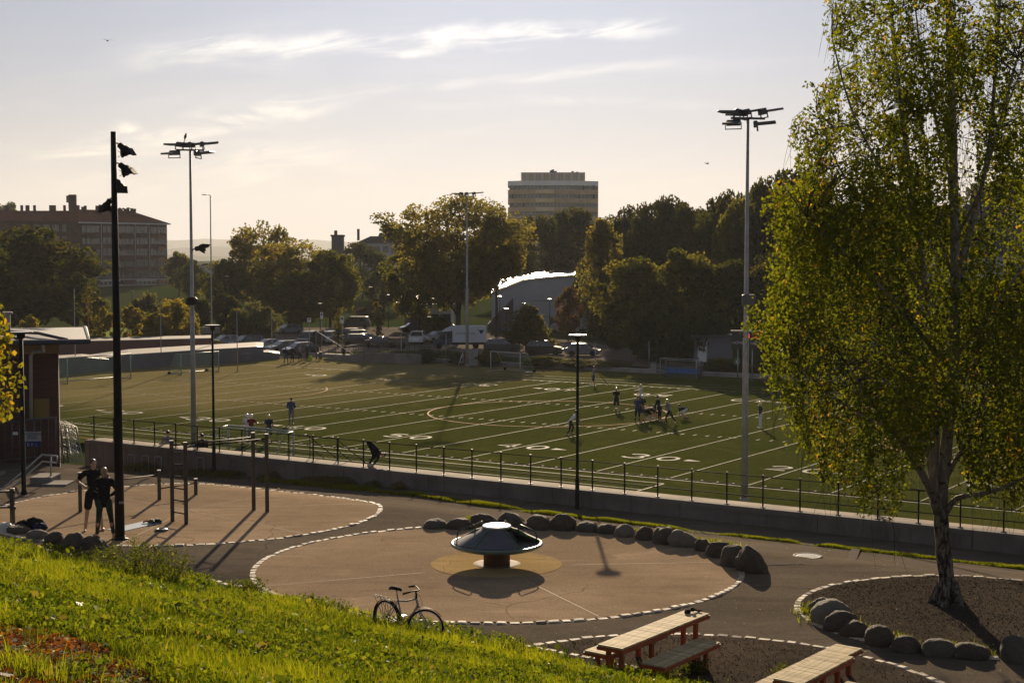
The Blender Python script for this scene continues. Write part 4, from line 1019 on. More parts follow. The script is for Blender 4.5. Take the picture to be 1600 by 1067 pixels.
def build_masts():
    g = 'tall floodlight masts around the field'
    def mast(base, H, label, rad=.17):
        r = empty('floodlight_mast', base, 0, label, 'floodlight mast', g)
        mb = MB(); mb.tube([(0, 0, 0), (0, 0, H*.46), (0, 0, H*.462), (0, 0, H)], [rad, rad*.82, rad*.66, rad*.40], 14); mb.build('pole', M_GREYPOLE, r)
        mb = MB(); mb.lathe([(rad*1.3, 0), (rad*1.3, .28), (rad*1.05, .3)], 14); mb.build('footing', M_CONC, r)
        mb = MB(); mb.box((0, 0, H), (1.7, .1, .1), rz=.2); mb.box((0, .0, H-.02), (.1, .9, .1), rz=.2); mb.build('crossarm', M_DARKGREY, r)
        return r
    b = P(1163, 787, 0.0)
    m = mast(b, 18.55, 'grey floodlight mast on the right, left of the birch')
    H = 18.55
    for (lx, ly, dz, az, ti) in ((-.55, .0, .38, PI-.5, -.05), (.0, .1, .40, .35, -.18), (.78, -.05, .40, .25, -.16), (-.75, -.3, -.30, -1.9, .12), (.45, -.25, -.35, -.2, -.08), (-.3, .5, .36, 1.9, 0.0)):
        flood_unit(m, (lx, ly, H+dz*.8), az, ti, .95)
    # box fixed to the mast
    mb = MB(); mb.bbox((.08, -.22, 9.9), (.62, .34, .50), .04); mb.build('switch_box', M_DARKGREY, m)
    b2 = P(303, 700, 0.0)
    m2 = mast(b2, 18.5, 'grey floodlight mast on the left with a bird sitting on top')
    for (lx, ly, dz, az, ti) in ((-.7, .0, .36, PI-.4, -.03), (.05, .1, .38, .35, -.10), (.85, -.05, .40, .3, -.12), (-.95, -.3, -.30, -1.9, .12), (.6, -.25, -.32, -.2, -.06), (-.2, .5, .36, 1.9, 0.0)):
        flood_unit(m2, (lx, ly, H+dz*.8), az, ti, 1.0)
    lz = PD(304, 389, b2.y).z; spot_head(m2, Vector((.25, -.1, lz)), 0.0, -.15, 1.2)
    lz = PD(304, 470, b2.y).z; mb = MB(); mb.bbox((.05, -.25, lz), (.66, .5, .50), .12); mb.build('speaker_box', M_BLACK, m2)
    b3 = P(730, 573, 0.0)
    m3 = mast(b3, 18.3, 'grey floodlight mast on the far side in front of the huge tree', .19)
    for (lx, ly, dz, az, ti) in ((-.7, .0, .36, PI-.4, -.03), (.05, .1, .38, .35, -.10), (.85, -.05, .40, .3, -.12)): flood_unit(m3, (lx, ly, 18.3+dz*.8), az, ti, 1.0)
    # birds
    M_BIRD = mat('dark_feathers', (0.03, 0.03, 0.033), .7)
    def bird(loc, rz, label, wings):
        r = empty('bird', loc, rz, label, 'bird')
        mb = MB(); mb.lathe([(.0, -.20), (.03, -.17), (.075, -.05), (.085, .04), (.05, .13), (.048, .17), (.03, .22), (0, .25)], 10, M=Matrix.Rotation(PI/2 if wings else .35, 4, 'X')); mb.build('body', M_BIRD, r)
        if wings:
            for s in (-1, 1):
                mb = MB(); mb.add([(s*.05, -.08, .02), (s*.05, .10, .02), (s*.35, .10, .14), (s*.35, -.02, .14), (s*.72, -.08, .04), (s*.70, -.14, .03), (s*.05, 0, .035), (s*.35, .04, .155)], [(0, 1, 2, 3), (3, 2, 4, 5), (6, 1, 2, 7), (6, 0, 3, 7)]); mb.build('wing', M_BIRD, r)
        else:
            mb = MB(); mb.add([(-.03, .03, -.16), (.03, .03, -.16), (.04, .14, -.36), (-.04, .14, -.36), (0, .06, -.15), (0, .17, -.35)], [(0, 1, 2, 3), (0, 3, 5, 4), (1, 4, 5, 2), (0, 4, 1), (3, 2, 5)]); mb.build('tail', M_BIRD, r)
    t = PD(289.5, 214, b2.y); bird(t, 1.0, 'small dark bird perched on top of the left floodlight mast', False)
    bird(PD(168, 64, 160), .6, 'dark bird flying high in the upper left sky', True); bird(PD(1105, 256, 190), 2.0, 'tiny bird flying left of the right floodlight mast', True)
build_masts()

# ------------------------------------------------------------------ goals
def net_mat():
    if 'goal_net' in MATS: return MATS['goal_net']
    m = bpy.data.materials.new('goal_net'); m.use_nodes = True; nt = m.node_tree; x = NX(nt)
    b = nt.nodes['Principled BSDF']; b.inputs['Base Color'].default_value = (0.01, 0.12, 0.07, 1); b.inputs['Roughness'].default_value = .8
    MATS['goal_net'] = m; return m
def goal(base, rz, W, H, depth, label, group, pm, net=True, pitch_=.28):
    """goal mouth along local x, net behind in +y"""
    r = empty('football_goal', base, rz, label, 'goal', group)
    t = .055
    for s in (-1, 1):
        mb = MB(); mb.cyl((s*W/2, 0, 0), (s*W/2, 0, H), t, None, 10); mb.build('goalpost', pm, r)
        mb = MB(); mb.tube([(s*W/2, 0, H), (s*W/2, .45*depth, H-.05), (s*W/2, depth, 0.05)], .028, 8); mb.tube([(s*W/2, 0, .04), (s*W/2, depth, .04)], .035, 8); mb.build('side_frame', pm, r)
        mb = MB(); mb.lathe([(.0, -.12), (.13, -.12), (.13, .12), (0, .12)], 12, M=Matrix.Translation((s*W/2, depth*.95, .14)) @ Matrix.Rotation(PI/2, 4, 'Y')); mb.build('weight_wheel', M_RUBBER, r)
    mb = MB(); mb.cyl((-W/2-t, 0, H), (W/2+t, 0, H), t, None, 10); mb.build('crossbar', pm, r)
    mb = MB(); mb.cyl((-W/2, depth, .05), (W/2, depth, .05), .035, None, 8); mb.build('ground_bar', pm, r)
    if net:
        mb = MB(); th = .0085
        prof = [(0, H), (.45*depth, H-.05), (depth, .05)]
        def seg(a, b): mb.tube([a, b], th, 3, cap=False)
        n = int(W/pitch_)
        for i in range(n+1):
            x = -W/2+W*i/n
            for k in range(2): seg((x, prof[k][0], prof[k][1]-.02), (x, prof[k+1][0], prof[k+1][1]))
        for k in range(2):
            L = math.hypot(prof[k+1][0]-prof[k][0], prof[k+1][1]-prof[k][1]); mN = max(1, int(L/pitch_))
            for j in range(mN+1):
                f = j/mN; y = prof[k][0]+(prof[k+1][0]-prof[k][0])*f; z = prof[k][1]+(prof[k+1][1]-prof[k][1])*f; seg((-W/2, y, z), (W/2, y, z))
        for s in (-1, 1):
            mz = int(H/pitch_)
            for j in range(1, mz):
                z = H*j/mz; ymax = .45*depth+(depth*.55)*(1-(z-.05)/(H-.1)) if z < H-.05 else .45*depth
                seg((s*W/2, 0, z), (s*W/2, ymax, z))
            for j in range(1, int(depth/pitch_)):
                y = j*pitch_; zt = H-.05 if y < .45*depth else (H-.1)*(1-(y-.45*depth)/(.55*depth))+.05
                seg((s*W/2, y, .05), (s*W/2, y, zt))
        n_ = mb.build('net', net_mat(), r); n_['kind'] = 'stuff'
    return r
def build_goals():
    M_GG = mat('grey_green_goal_frame', (0.16, 0.24, 0.22), .5); M_GW = mat('white_goal_frame', (0.36, 0.36, 0.35), .45); M_GP = mat('pale_grey_goal_frame', (0.30, 0.30, 0.30), .45)
    g = 'football goals on the field'; ud = math.atan2(UD.y, UD.x); vd = ud+PI/2
    a = P(107, 600, 0); b = P(203, 592, 0)
    goal(a.lerp(b, .5), math.atan2(b.y-a.y, b.x-a.x), 7.32, 2.44, 2.4, 'big goal with green net at the left end of the field, beside the brick pavilion', g, M_GG, True, .30)
    a = P(283, 586, 0); b = P(342, 581, 0)
    goal(a.lerp(b, .5), math.atan2(b.y-a.y, b.x-a.x), 5.0, 2.1, 1.9, 'smaller goal with green net standing beside the left mast', g, M_GG, True, .30)
    a = P(356.5, 664.4, 2.0); b = P(458.5, 674, 2.0); c = a.lerp(b, .5); c.z = 0
    goal(c, math.atan2(b.y-a.y, b.x-a.x)+PI, (b-a).length, 2.0, 1.8, 'grey goal seen from behind just beyond the railing', g, M_GP, True, .25)
    a = P(770, 580, 0); b = P(809.5, 583, 0)
    goal(a.lerp(b, .5), math.atan2(b.y-a.y, b.x-a.x), (b-a).length+.6, 2.05, 2.2, 'white goal standing in the shade on the far side of the field', g, M_GW, True, .30)
build_goals()
# ------------------------------------------------------------------ trees of the background
def leaf_quads(c, size, rng, up=0.35):
    """c (n,3) leaf centres, size (n,) -> verts, faces: kite-shaped leaf cards facing every way"""
    n = len(c)
    a = rng.normal(size=(n, 3)); a[:, 2] = a[:, 2]*0.8 - up
    a /= np.linalg.norm(a, axis=1)[:, None]
    b = rng.normal(size=(n, 3)); b -= a*(a*b).sum(1)[:, None]; b /= np.linalg.norm(b, axis=1)[:, None]
    s = size[:, None]
    v = np.stack([c-a*s*.5, c+b*s*.36-a*s*.04, c+a*s*.5, c-b*s*.36-a*s*.04], 1).reshape(-1, 3)
    f = np.arange(4*n).reshape(n, 4)
    return v, f
def crown_points(rng, H, W, base, nclump, nleaf, shape='round', gap=0.0, clump_r=0.12):
    """leaf positions: clumps set over the crown's outside and partly inside"""
    z0 = base; hz = (H-base)/2
    th = rng.uniform(0, 2*PI, nclump); u = rng.uniform(-1, 1, nclump)
    r = rng.uniform(0.45, 1.0, nclump)**0.55
    if shape == 'cone':
        zz = rng.uniform(0, 1, nclump)**1.3; rad = (1-zz)**0.75*W/2*np.sqrt(rng.uniform(.2, 1, nclump)); cz = z0+zz*(H-base)
    elif shape == 'column':
        zz = rng.uniform(0, 1, nclump); rad = np.sin(np.clip(zz*.9+.08, 0, 1)*PI)**.5*W/2*np.sqrt(rng.uniform(.1, 1, nclump)); cz = z0+zz*(H-base)
    elif shape == 'vase':
        zz = rng.uniform(0, 1, nclump)**.8; rad = (0.35+0.65*np.sin(np.clip(zz, 0, 1)*PI*.62))*np.where(zz > .75, np.sqrt(np.clip(1-((zz-.75)/.25)**2, 0, 1)), 1)*W/2*np.sqrt(rng.uniform(.15, 1, nclump)); cz = z0+zz*(H-base)
    else:
        rad = np.sqrt(1-u*u)*r*W/2; cz = z0+hz+u*r*hz
        rad *= 1-0.18*np.clip(u, 0, 1)
    lump = 1+0.22*np.sin(3*th+1.3)*np.cos(cz*0.6)+0.15*np.sin(5*th+cz)
    rad *= lump
    cc = np.stack([rad*np.cos(th), rad*np.sin(th), cz], 1)
    per = rng.poisson(nleaf/nclump, nclump)
    idx = np.repeat(np.arange(nclump), per)
    cr = clump_r*W*rng.uniform(.55, 1.35, nclump)
    g = rng.normal(size=(len(idx), 3))
    g /= (np.linalg.norm(g, axis=1)/rng.uniform(.25, 1.0, len(idx))**.5)[:, None]
    p = cc[idx] + g*cr[idx][:, None]*np.array([1, 1, .75])
    tint = np.clip(rng.normal(.5, .2, nclump)[idx] + rng.normal(0, .22, len(idx)), 0, 1)
    warm = (rng.uniform(size=nclump) < .10)[idx]*rng.uniform(.2, .9, len(idx))
    warm = np.maximum(warm, (rng.uniform(size=len(idx)) < .03)*.8)
    return p, cc, tint, warm
M_BARK = mat('dark_bark', (0.055, 0.045, 0.036), 0.95, 0.3, 6, 0.6, 20)
LEAFM = {
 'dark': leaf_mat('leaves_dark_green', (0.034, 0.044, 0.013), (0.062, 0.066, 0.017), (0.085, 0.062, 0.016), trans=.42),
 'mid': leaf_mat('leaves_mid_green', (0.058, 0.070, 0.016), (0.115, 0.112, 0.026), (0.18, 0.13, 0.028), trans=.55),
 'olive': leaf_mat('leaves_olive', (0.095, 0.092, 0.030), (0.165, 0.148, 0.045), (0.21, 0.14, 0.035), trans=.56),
 'yellow': leaf_mat('leaves_yellow_green', (0.12, 0.125, 0.022), (0.22, 0.175, 0.030), (0.30, 0.19, 0.028), trans=.58),
 'brown': leaf_mat('leaves_reddish_brown', (0.070, 0.048, 0.022), (0.105, 0.065, 0.026), (0.14, 0.055, 0.02), trans=.45),
 'grey': leaf_mat('leaves_grey_green', (0.085, 0.09, 0.05), (0.12, 0.12, 0.065), (0.14, 0.12, 0.05), trans=.45)}
def tree_meshes(seed, H, W, base, kind, shape='round', nclump=90, nleaf=9000, leaf=0.34, top_thin=0.0, droop=False, clump_r=.12):
    rng = np.random.default_rng(seed)
    p, cc, tint, warm = crown_points(rng, H, W, base, int(nclump*1.25), int(nleaf*1.35), shape, 0, clump_r)
    if top_thin:
        rel = (p[:, 2]-base)/(H-base); keep = rng.uniform(size=len(p)) > np.clip((rel-(1-top_thin))/top_thin, 0, 1)**.6*.72
        p, tint, warm = p[keep], tint[keep], warm[keep]
    if droop:
        r = np.hypot(p[:, 0], p[:, 1]); p[:, 2] -= rng.uniform(0, 1, len(p))**1.5*np.clip(r/(W/2), 0, 1)*(H-base)*.38
    sz = leaf*1.22*rng.uniform(.6, 1.35, len(p))
    v, f = leaf_quads(p, sz, rng, .6 if droop else .35)
    crown = np_mesh('crown', v, f, LEAFM[kind], {'tint': np.repeat(tint, 4), 'warm': np.repeat(warm, 4)})
    mb = MB(); r0 = max(.07, H*.019); rr = random.Random(seed)
    bend = Vector((rr.uniform(-.03, .03)*H, rr.uniform(-.03, .03)*H, 0))
    trunk = [Vector((0, 0, -.3)), Vector((0, 0, H*.05)), bend*.4+Vector((0, 0, H*.3)), bend+Vector((0, 0, H*.6)), bend*1.3+Vector((0, 0, H*.9))]
    mb.tube(trunk, [r0*1.5, r0*1.05, r0*.85, r0*.5, r0*.1], 8)
    order = sorted(range(len(cc)), key=lambda i: rr.random())[:min(len(cc), 26)]
    for i in order:
        e = Vector(cc[i]); hz = min(e.z*.75, max(H*.16, e.z-H*.28)); f_ = hz/(H*.9)
        st = bend*min(1.2, f_*1.4)+Vector((0, 0, hz)); md = st.lerp(e, .5)+Vector((0, 0, H*.035))
        rb = r0*.34*(1-.6*hz/H); mb.tube([st, md, e], [rb, rb*.6, rb*.15], 5, cap=False)
    tm = mb.mesh('trunk', M_BARK)
    return crown, tm
TREE_KINDS = {}
def kind(name, *a, **k): TREE_KINDS[name] = tree_meshes(*a, **k)
kind('oak', 1, 15, 13, 2.2, 'dark', 'round', 120, 12000, .40)
kind('oak2', 2, 15, 12, 2.0, 'dark', 'round', 100, 12000, .42)
kind('maple', 3, 15, 12, 2.4, 'mid', 'round', 110, 12000, .40)
kind('maple2', 13, 15, 11, 2.2, 'olive', 'vase', 120, 11000, .40, top_thin=.45)
kind('elmhigh', 16, 15, 11, 8.8, 'olive', 'round', 110, 10000, .36)
kind('elm', 4, 20, 19, 6.2, 'olive', 'vase', 230, 30000, .36, top_thin=.45, clump_r=.085)
kind('willow', 5, 8, 7, 1.0, 'yellow', 'round', 90, 10000, .28, droop=True)
kind('shrub', 6, 5, 5.5, 0.2, 'mid', 'round', 70, 6000, .26)
kind('ybush', 7, 6, 4.5, .4, 'yellow', 'column', 60, 5000, .26)
kind('gshrub', 8, 6, 7, .3, 'grey', 'round', 80, 7500, .26)
kind('columnar', 9, 12, 2.2, .8, 'yellow', 'column', 60, 5000, .24)
kind('birch', 10, 16, 6, 2.5, 'olive', 'column', 110, 10000, .32, droop=True)
kind('conelime', 11, 8, 7, 1.6, 'mid', 'cone', 90, 9000, .28)
kind('ball', 12, 6, 4.6, 1.8, 'dark', 'round', 60, 7000, .26)
kind('red', 14, 10, 7, 1.2, 'brown', 'round', 80, 8000, .30)
kind('hedge', 15, 5, 9, .1, 'dark', 'round', 110, 11000, .30)
TREE_SIZE = {'oak': (15, 13), 'oak2': (15, 12), 'maple': (15, 12), 'maple2': (15, 11), 'elm': (20, 19), 'elmhigh': (15, 11), 'willow': (8, 7), 'shrub': (5, 5.5), 'ybush': (6, 4.5), 'gshrub': (6, 7), 'columnar': (12, 2.2),
             'birch': (16, 6), 'conelime': (8, 7), 'ball': (6, 4.6), 'red': (10, 7), 'hedge': (5, 9)}
_tree_n = [0]
def tree(px, top, wpx, d, k, label, name='tree', group='trees around the sports field', zbase=None, z_over=None):
    p = PD(px, top, d); z0 = float(h_far(p.x, d)) if zbase is None else zbase
    H = p.z - z0; W = wpx/FPX*d*1.18; h0, w0 = TREE_SIZE[k]
    r = empty(name, (p.x, p.y, z0), (_tree_n[0]*2.399) % 6.28, label, 'bush' if name == 'bush' else ('hedge' if name == 'hedge' else 'tree'), group)
    _tree_n[0] += 1
    c, t = TREE_KINDS[k]
    s = (W/w0*.93, W/w0*.93, H/h0*.97)
    link('crown', c, r, scale=s); link('trunk', t, r, scale=s)
    return r
def build_trees():
    T = tree
    # left
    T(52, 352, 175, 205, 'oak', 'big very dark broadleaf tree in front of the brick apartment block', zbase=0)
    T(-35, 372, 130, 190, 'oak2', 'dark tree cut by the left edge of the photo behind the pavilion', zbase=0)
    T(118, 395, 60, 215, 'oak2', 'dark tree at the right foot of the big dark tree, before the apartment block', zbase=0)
    T(12, 312, 52, 560, 'maple', 'far round tree showing above the apartment roof at the left edge', zbase=8)
    T(137, 448, 17, 182, 'columnar', 'slim upright yellow tree left of the floodlight post')
    T(163, 480, 30, 180, 'ybush', 'small yellow bush tree just left of the floodlight post', 'bush')
    T(46, 492, 30, 172, 'ybush', 'small bright green bush above the pavilion roof', 'bush')
    T(152, 462, 42, 214, 'shrub', 'mid green bush behind the slim yellow tree', 'bush')
    T(206, 478, 40, 184, 'ybush', 'yellow green bush right of the floodlight post', 'bush')
    T(228, 458, 56, 205, 'gshrub', 'greyish tall bush left of the willow', 'bush')
    T(272, 466, 66, 190, 'willow', 'yellow green willow with hanging twigs left of the mast')
    T(242, 488, 42, 182, 'ybush', 'low yellowish bush between grey bush and willow', 'bush')
    T(279, 390, 42, 335, 'maple', 'yellow green tree beside the right end of the apartment block')
    T(301, 405, 34, 300, 'oak', 'dark tree left of the mast below the far hills', zbase=2)
    T(321, 424, 24, 330, 'oak2', 'small dark tree between the mast and the thin street light', zbase=3)
    T(312, 466, 32, 214, 'ball', 'round dark tree directly behind the left mast')
    T(350, 456, 40, 208, 'ball', 'round dark tree right of the street light')
    T(370, 482, 36, 196, 'shrub', 'green bush left of the grey bush by the parked cars', 'bush')
    T(400, 472, 60, 198, 'gshrub', 'big rounded grey green bush behind the parked cars', 'bush')
    T(352, 400, 60, 250, 'maple', 'green tree left in the group behind the grey bush')
    T(408, 344, 92, 262, 'maple2', 'tall thin-topped tree, highest of the group left of centre')
    T(452, 372, 110, 240, 'maple2', 'broad olive tree in the middle of the group left of centre')
    T(515, 385, 78, 232, 'maple', 'olive tree at the right end of the group left of centre')
    T(470, 420, 80, 226, 'maple', 'lower green crown at the front of the group left of centre')
    T(566, 378, 82, 330, 'oak', 'dark tree below the dark roofs between the two big groups')
    T(600, 420, 60, 290, 'oak2', 'dark tree left behind the huge tree')
    T(590, 470, 18, 196, 'columnar', 'slim climbing tree in the car park left of the white low building')
    T(528, 482, 15, 190, 'columnar', 'slim tree beside the parking signs')
    T(575, 478, 36, 268, 'red', 'small orange red bush at the far end of the car park', 'bush')
    T(716, 308, 200, 205, 'elm', 'huge spreading tree with a thin lit top in the middle of the photo')
    T(655, 372, 100, 222, 'maple', 'green tree left under the crown of the huge tree')
    T(776, 352, 80, 215, 'elmhigh', 'olive crown at the right side of the huge tree')
    T(680, 493, 40, 206, 'shrub', 'low green bush at the foot of the huge tree by the truck', 'bush')
    T(826, 476, 76, 181, 'conelime', 'bushy cone-shaped tree in front of the white sports hall')
    T(888, 446, 38, 205, 'red', 'reddish brown tree against the white sports hall')
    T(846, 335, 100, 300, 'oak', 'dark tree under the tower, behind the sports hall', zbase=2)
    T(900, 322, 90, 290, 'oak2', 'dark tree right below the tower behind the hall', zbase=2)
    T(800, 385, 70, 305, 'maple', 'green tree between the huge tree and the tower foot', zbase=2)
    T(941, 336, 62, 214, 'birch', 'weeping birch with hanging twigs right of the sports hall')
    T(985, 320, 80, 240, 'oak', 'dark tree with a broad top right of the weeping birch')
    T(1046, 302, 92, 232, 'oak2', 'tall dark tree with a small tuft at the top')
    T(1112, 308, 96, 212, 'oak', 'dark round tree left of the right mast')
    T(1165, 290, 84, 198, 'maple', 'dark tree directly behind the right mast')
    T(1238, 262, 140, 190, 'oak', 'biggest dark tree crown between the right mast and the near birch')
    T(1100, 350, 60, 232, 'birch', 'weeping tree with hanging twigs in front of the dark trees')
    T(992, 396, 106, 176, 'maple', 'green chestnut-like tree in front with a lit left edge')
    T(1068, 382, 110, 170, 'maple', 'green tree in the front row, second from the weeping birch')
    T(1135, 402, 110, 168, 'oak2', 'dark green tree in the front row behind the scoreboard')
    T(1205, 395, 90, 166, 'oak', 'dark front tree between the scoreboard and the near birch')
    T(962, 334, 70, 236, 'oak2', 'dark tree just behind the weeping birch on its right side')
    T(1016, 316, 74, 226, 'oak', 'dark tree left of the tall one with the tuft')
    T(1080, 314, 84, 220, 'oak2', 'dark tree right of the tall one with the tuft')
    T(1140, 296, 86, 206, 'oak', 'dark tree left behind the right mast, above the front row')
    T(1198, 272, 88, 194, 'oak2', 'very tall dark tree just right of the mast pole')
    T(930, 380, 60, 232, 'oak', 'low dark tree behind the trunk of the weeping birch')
    T(1034, 470, 100, 163, 'hedge', 'big dark trimmed hedge block behind the dugout', 'hedge')
    T(1092, 478, 70, 160, 'hedge', 'dark bush right of the big hedge block behind the dugout', 'bush')
    T(962, 512, 26, 184, 'shrub', 'lit small bush under the front trees', 'bush')
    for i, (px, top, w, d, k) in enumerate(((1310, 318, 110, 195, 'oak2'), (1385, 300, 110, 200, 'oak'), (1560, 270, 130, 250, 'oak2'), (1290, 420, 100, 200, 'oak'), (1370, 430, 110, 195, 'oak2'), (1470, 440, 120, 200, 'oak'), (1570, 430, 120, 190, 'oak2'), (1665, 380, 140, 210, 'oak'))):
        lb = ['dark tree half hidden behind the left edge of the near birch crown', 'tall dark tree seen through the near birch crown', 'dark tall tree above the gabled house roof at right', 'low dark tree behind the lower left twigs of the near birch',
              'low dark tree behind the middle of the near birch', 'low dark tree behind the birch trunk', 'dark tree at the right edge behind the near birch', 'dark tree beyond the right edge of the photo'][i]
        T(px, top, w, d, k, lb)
    # low planting strip along the far kerb and weeds
    for i, (px, top, w, d, lb) in enumerate(((620, 548, 70, 166, 'low dark hedge left of the utility cabinet beyond the far kerb'), (660, 545, 50, 164, 'low green hedge with pale stems left of the utility cabinet'), (716, 550, 34, 161, 'spiky low plant beside the utility cabinet'),
                                             (765, 548, 40, 159, 'low dark hedge between cabinet and white goal'), (850, 556, 70, 157, 'low dark planting behind the white goal'), (905, 560, 60, 155, 'lit weedy planting right of the white goal'), (955, 562, 60, 154, 'lit weedy planting left of the dugout'), (1130, 560, 80, 150, 'dark planting between dugout and scoreboard'), (1210, 565, 90, 148, 'dark planting right of the scoreboard'),
                                             (140, 522, 60, 178, 'low hedge behind the skate ramps at the left'), (205, 524, 60, 180, 'low hedge behind the skate ramps, middle part'), (290, 524, 90, 182, 'low hedge behind the skate ramps below the willow'), (1400, 570, 160, 150, 'dark planting seen below the birch crown'), (1560, 575, 150, 145, 'dark planting behind the birch trunk at right'))):
        T(px, top, w, d, 'shrub' if 'lit' not in lb else 'gshrub', lb, 'bush', 'low planting round the far side of the field')
build_trees()

# ------------------------------------------------------------------ buildings
def bwin(name, w, h, fm, depth=.14, cols=1):
    mb = MB(); t = .07
    for s in (-1, 1): mb.box((s*(w/2-t/2), 0, 0), (t, depth, h))
    for s in (-1, 1): mb.box((0, 0, s*(h/2-t/2)), (w-2*t-.004, depth, t))
    for i in range(1, cols): mb.box((-w/2+w*i/cols, 0, 0), (t*.7, depth*.8, h-2*t-.004))
    pane = MB(); pane.box((0, .03, 0), (w-2*t-.004, .03, h-2*t-.004))
    return mb.mesh('window', fm), pane.mesh('pane', M_PANE)
def put_win(parent, wm, loc, rz=0.0, sx=1, sz=1):
    a = link('window', wm[0], parent, loc, (0, 0, rz), (sx, 1, sz)); link('pane', wm[1], a)
    return a
M_BRICKD = mat('dark_brick', (0.085, 0.050, 0.042), 0.9, 0.18, .8, 0.2, 8)
M_ROOFT = mat('dark_red_roof_tiles', (0.125, 0.045, 0.028), 0.8, 0.2, 1.2, 0.3, 6)
M_PLAST = mat('pale_plaster_base', (0.36, 0.36, 0.36), 0.9, 0.1, .6)
M_FRW = mat('white_window_frame', (0.30, 0.30, 0.295), 0.6)
def build_apartment():
    # the right wing runs from A (near) to B (far); the left wing goes off to the left from A
    dA, dB = 372.0, 392.0
    A = PD(126, 445, dA); B = PD(262, 445, dB); A.z = B.z = 4.2
    eave = PD(126, 347, dA).z; base = 4.0
    ang = math.atan2(B.y-A.y, B.x-A.x); L = (B-A).to_2d().length
    r = empty('apartment_block', (A.x, A.y, base), ang, 'long dark brick apartment block with red roof, chimneys and pale basement', 'apartment building')
    He = eave-base; D = 13.0
    mb = MB(); mb.box((L/2, D/2, He/2+.6), (L, D, He-1.2)); mb.build('wall', M_BRICKD, r)
    mb = MB(); mb.box((L/2, D/2, 0), (L+.1, D+.1, 3.6)); mb.build('basement', M_PLAST, r)
    mb = MB(); e = .7; zr = He+3.4
    v = [(-e, -e, He), (L+e, -e, He), (L+e, D+e, He), (-e, D+e, He), (4, D/2, zr), (L-7.0, D/2, zr)]
    mb.add(v, [(0, 1, 5, 4), (1, 2, 5), (2, 3, 4, 5), (3, 0, 4), (3, 2, 1, 0)]); mb.build('roof', M_ROOFT, r)
    mb = MB(); mb.box((L/2, -e+.05, He-.16), (L+2*e, .25, .3)); mb.build('gutter', M_OFFW, r)
    w1 = bwin('window', 1.05, 1.65, M_FRW); w2 = bwin('window', 1.5, 1.65, M_FRW, cols=2)
    fh = (He-1.8)/5.0
    cols = [1.2, 3.0, 4.8, 6.6, 9.6, 11.2, 13.8, 15.0, 16.8, 18.4] if False else [L*f for f in (.045, .095, .145, .195, .275, .325, .375, .455, .495, .545, .585, .655, .70, .745, .82, .86, .905, .94, .978)]
    for fl in range(5):
        z = He-1.75-fl*fh
        for i, cx_ in enumerate(cols): put_win(r, w2 if i in (2, 9, 12) else w1, (cx_, -.04, z))
    wb = bwin('window', .9, .8, M_DARKGREY)
    for i in range(20): put_win(r, wb, (L*(i+.5)/20, -.09, .75))
    # balconies
    for fl in range(1, 6):
        z = He-1.0-fl*fh+.35
        for cx_, m in ((.12, M_BRICKD), (.52, M_BRICKD), (.91, mat('brown_balcony_front', (0.26, 0.15, 0.09), .7))):
            w = L*.15 if cx_ < .8 else L*.075
            mb = MB(); mb.box((L*cx_, -.55, z-.5), (w, 1.0, .14)); mb.box((L*cx_, -1.02, z-.02), (w, .06, .85))
            for s in (-1, 1): mb.box((L*cx_+s*(w/2-.03), -.52, z-.02), (.06, .94, .85))
            mb.build('balcony', m, r)
    for cx_ in (.235, .42, .62, .785):
        mb = MB(); mb.cyl((L*cx_, -.1, 2.2), (L*cx_, -.1, He-.3), .09, None, 6); mb.build('downpipe', M_OFFW, r)
    M_CHIM = mat('chimney_brick', (0.085, 0.05, 0.04), 0.9, .2, 3)
    rr = random.Random(3)
    for f, s in ((.06, 1.2), (.17, 1.3), (.31, 1.4), (.335, 1.0), (.47, 1.6), (.50, 1.2), (.53, 2.0), (.56, 1.1), (.60, .8), (.66, 1.5), (.70, 1.3), (.735, 1.2)):
        mb = MB(); z = zr-.6-rr.uniform(0, 1.1); mb.box((L*f, D/2-2.2+rr.uniform(-.6, 1.4), z+.8), (.9*s, .7, 1.7)); mb.box((L*f, D/2-2.2, z+1.7+.02), (.5*s, .4, .4)); mb.build('chimney', M_CHIM, r)
    # left wing
    A2 = PD(126, 445, dA+2); C = PD(-60, 445, dA+2)
    L2 = A2.x-C.x; H2 = PD(126, 345, dA+2).z-base
    lw = empty('apartment_block', (C.x, dA+2, base), 0, 'left wing of the brick apartment block with a tall chimney tower and antenna', 'apartment building')
    mb = MB(); mb.box((L2/2-.1, 8, H2/2), (L2-.25, 12, H2)); mb.build('wall', M_BRICKD, lw)
    z2 = PD(100, 329, dA+8).z-base
    mb = MB(); mb.add([(-.5, 1.2, H2), (L2-.4, 1.2, H2), (L2-.4, 14.6, H2), (-.5, 14.6, H2), (-.5, 8, z2), (L2-4, 8, z2)], [(0, 1, 5, 4), (1, 2, 5), (2, 3, 4, 5), (0, 4, 3), (3, 2, 1, 0)]); mb.build('roof', M_ROOFT, lw)
    for f in (.62, .70, .78, .86, .90):
        put_win(lw, w2, (L2*f, 1.95, H2-1.9)); put_win(lw, w2, (L2*f, 1.95, H2-1.9-fh))
    for px_, wpx in ((10, 5), (33, 3), (42, 5), (53, 3), (78, 3), (83, 6), (100, 3), (120, 6)):
        p = PD(px_, 327, dA+8); mb = MB(); mb.box((p.x-C.x, 6.5, z2+.5), (wpx/FPX*dA, .8, 1.7)); mb.build('chimney', M_CHIM, lw)
    p = PD(110.5, 304, dA+8); mb = MB(); h = p.z-base; mb.box((p.x-C.x, 7.5, (h+z2-2)/2), (10/FPX*dA, 1.6, h-z2+2)); mb.build('chimney_tower', M_CHIM, lw)
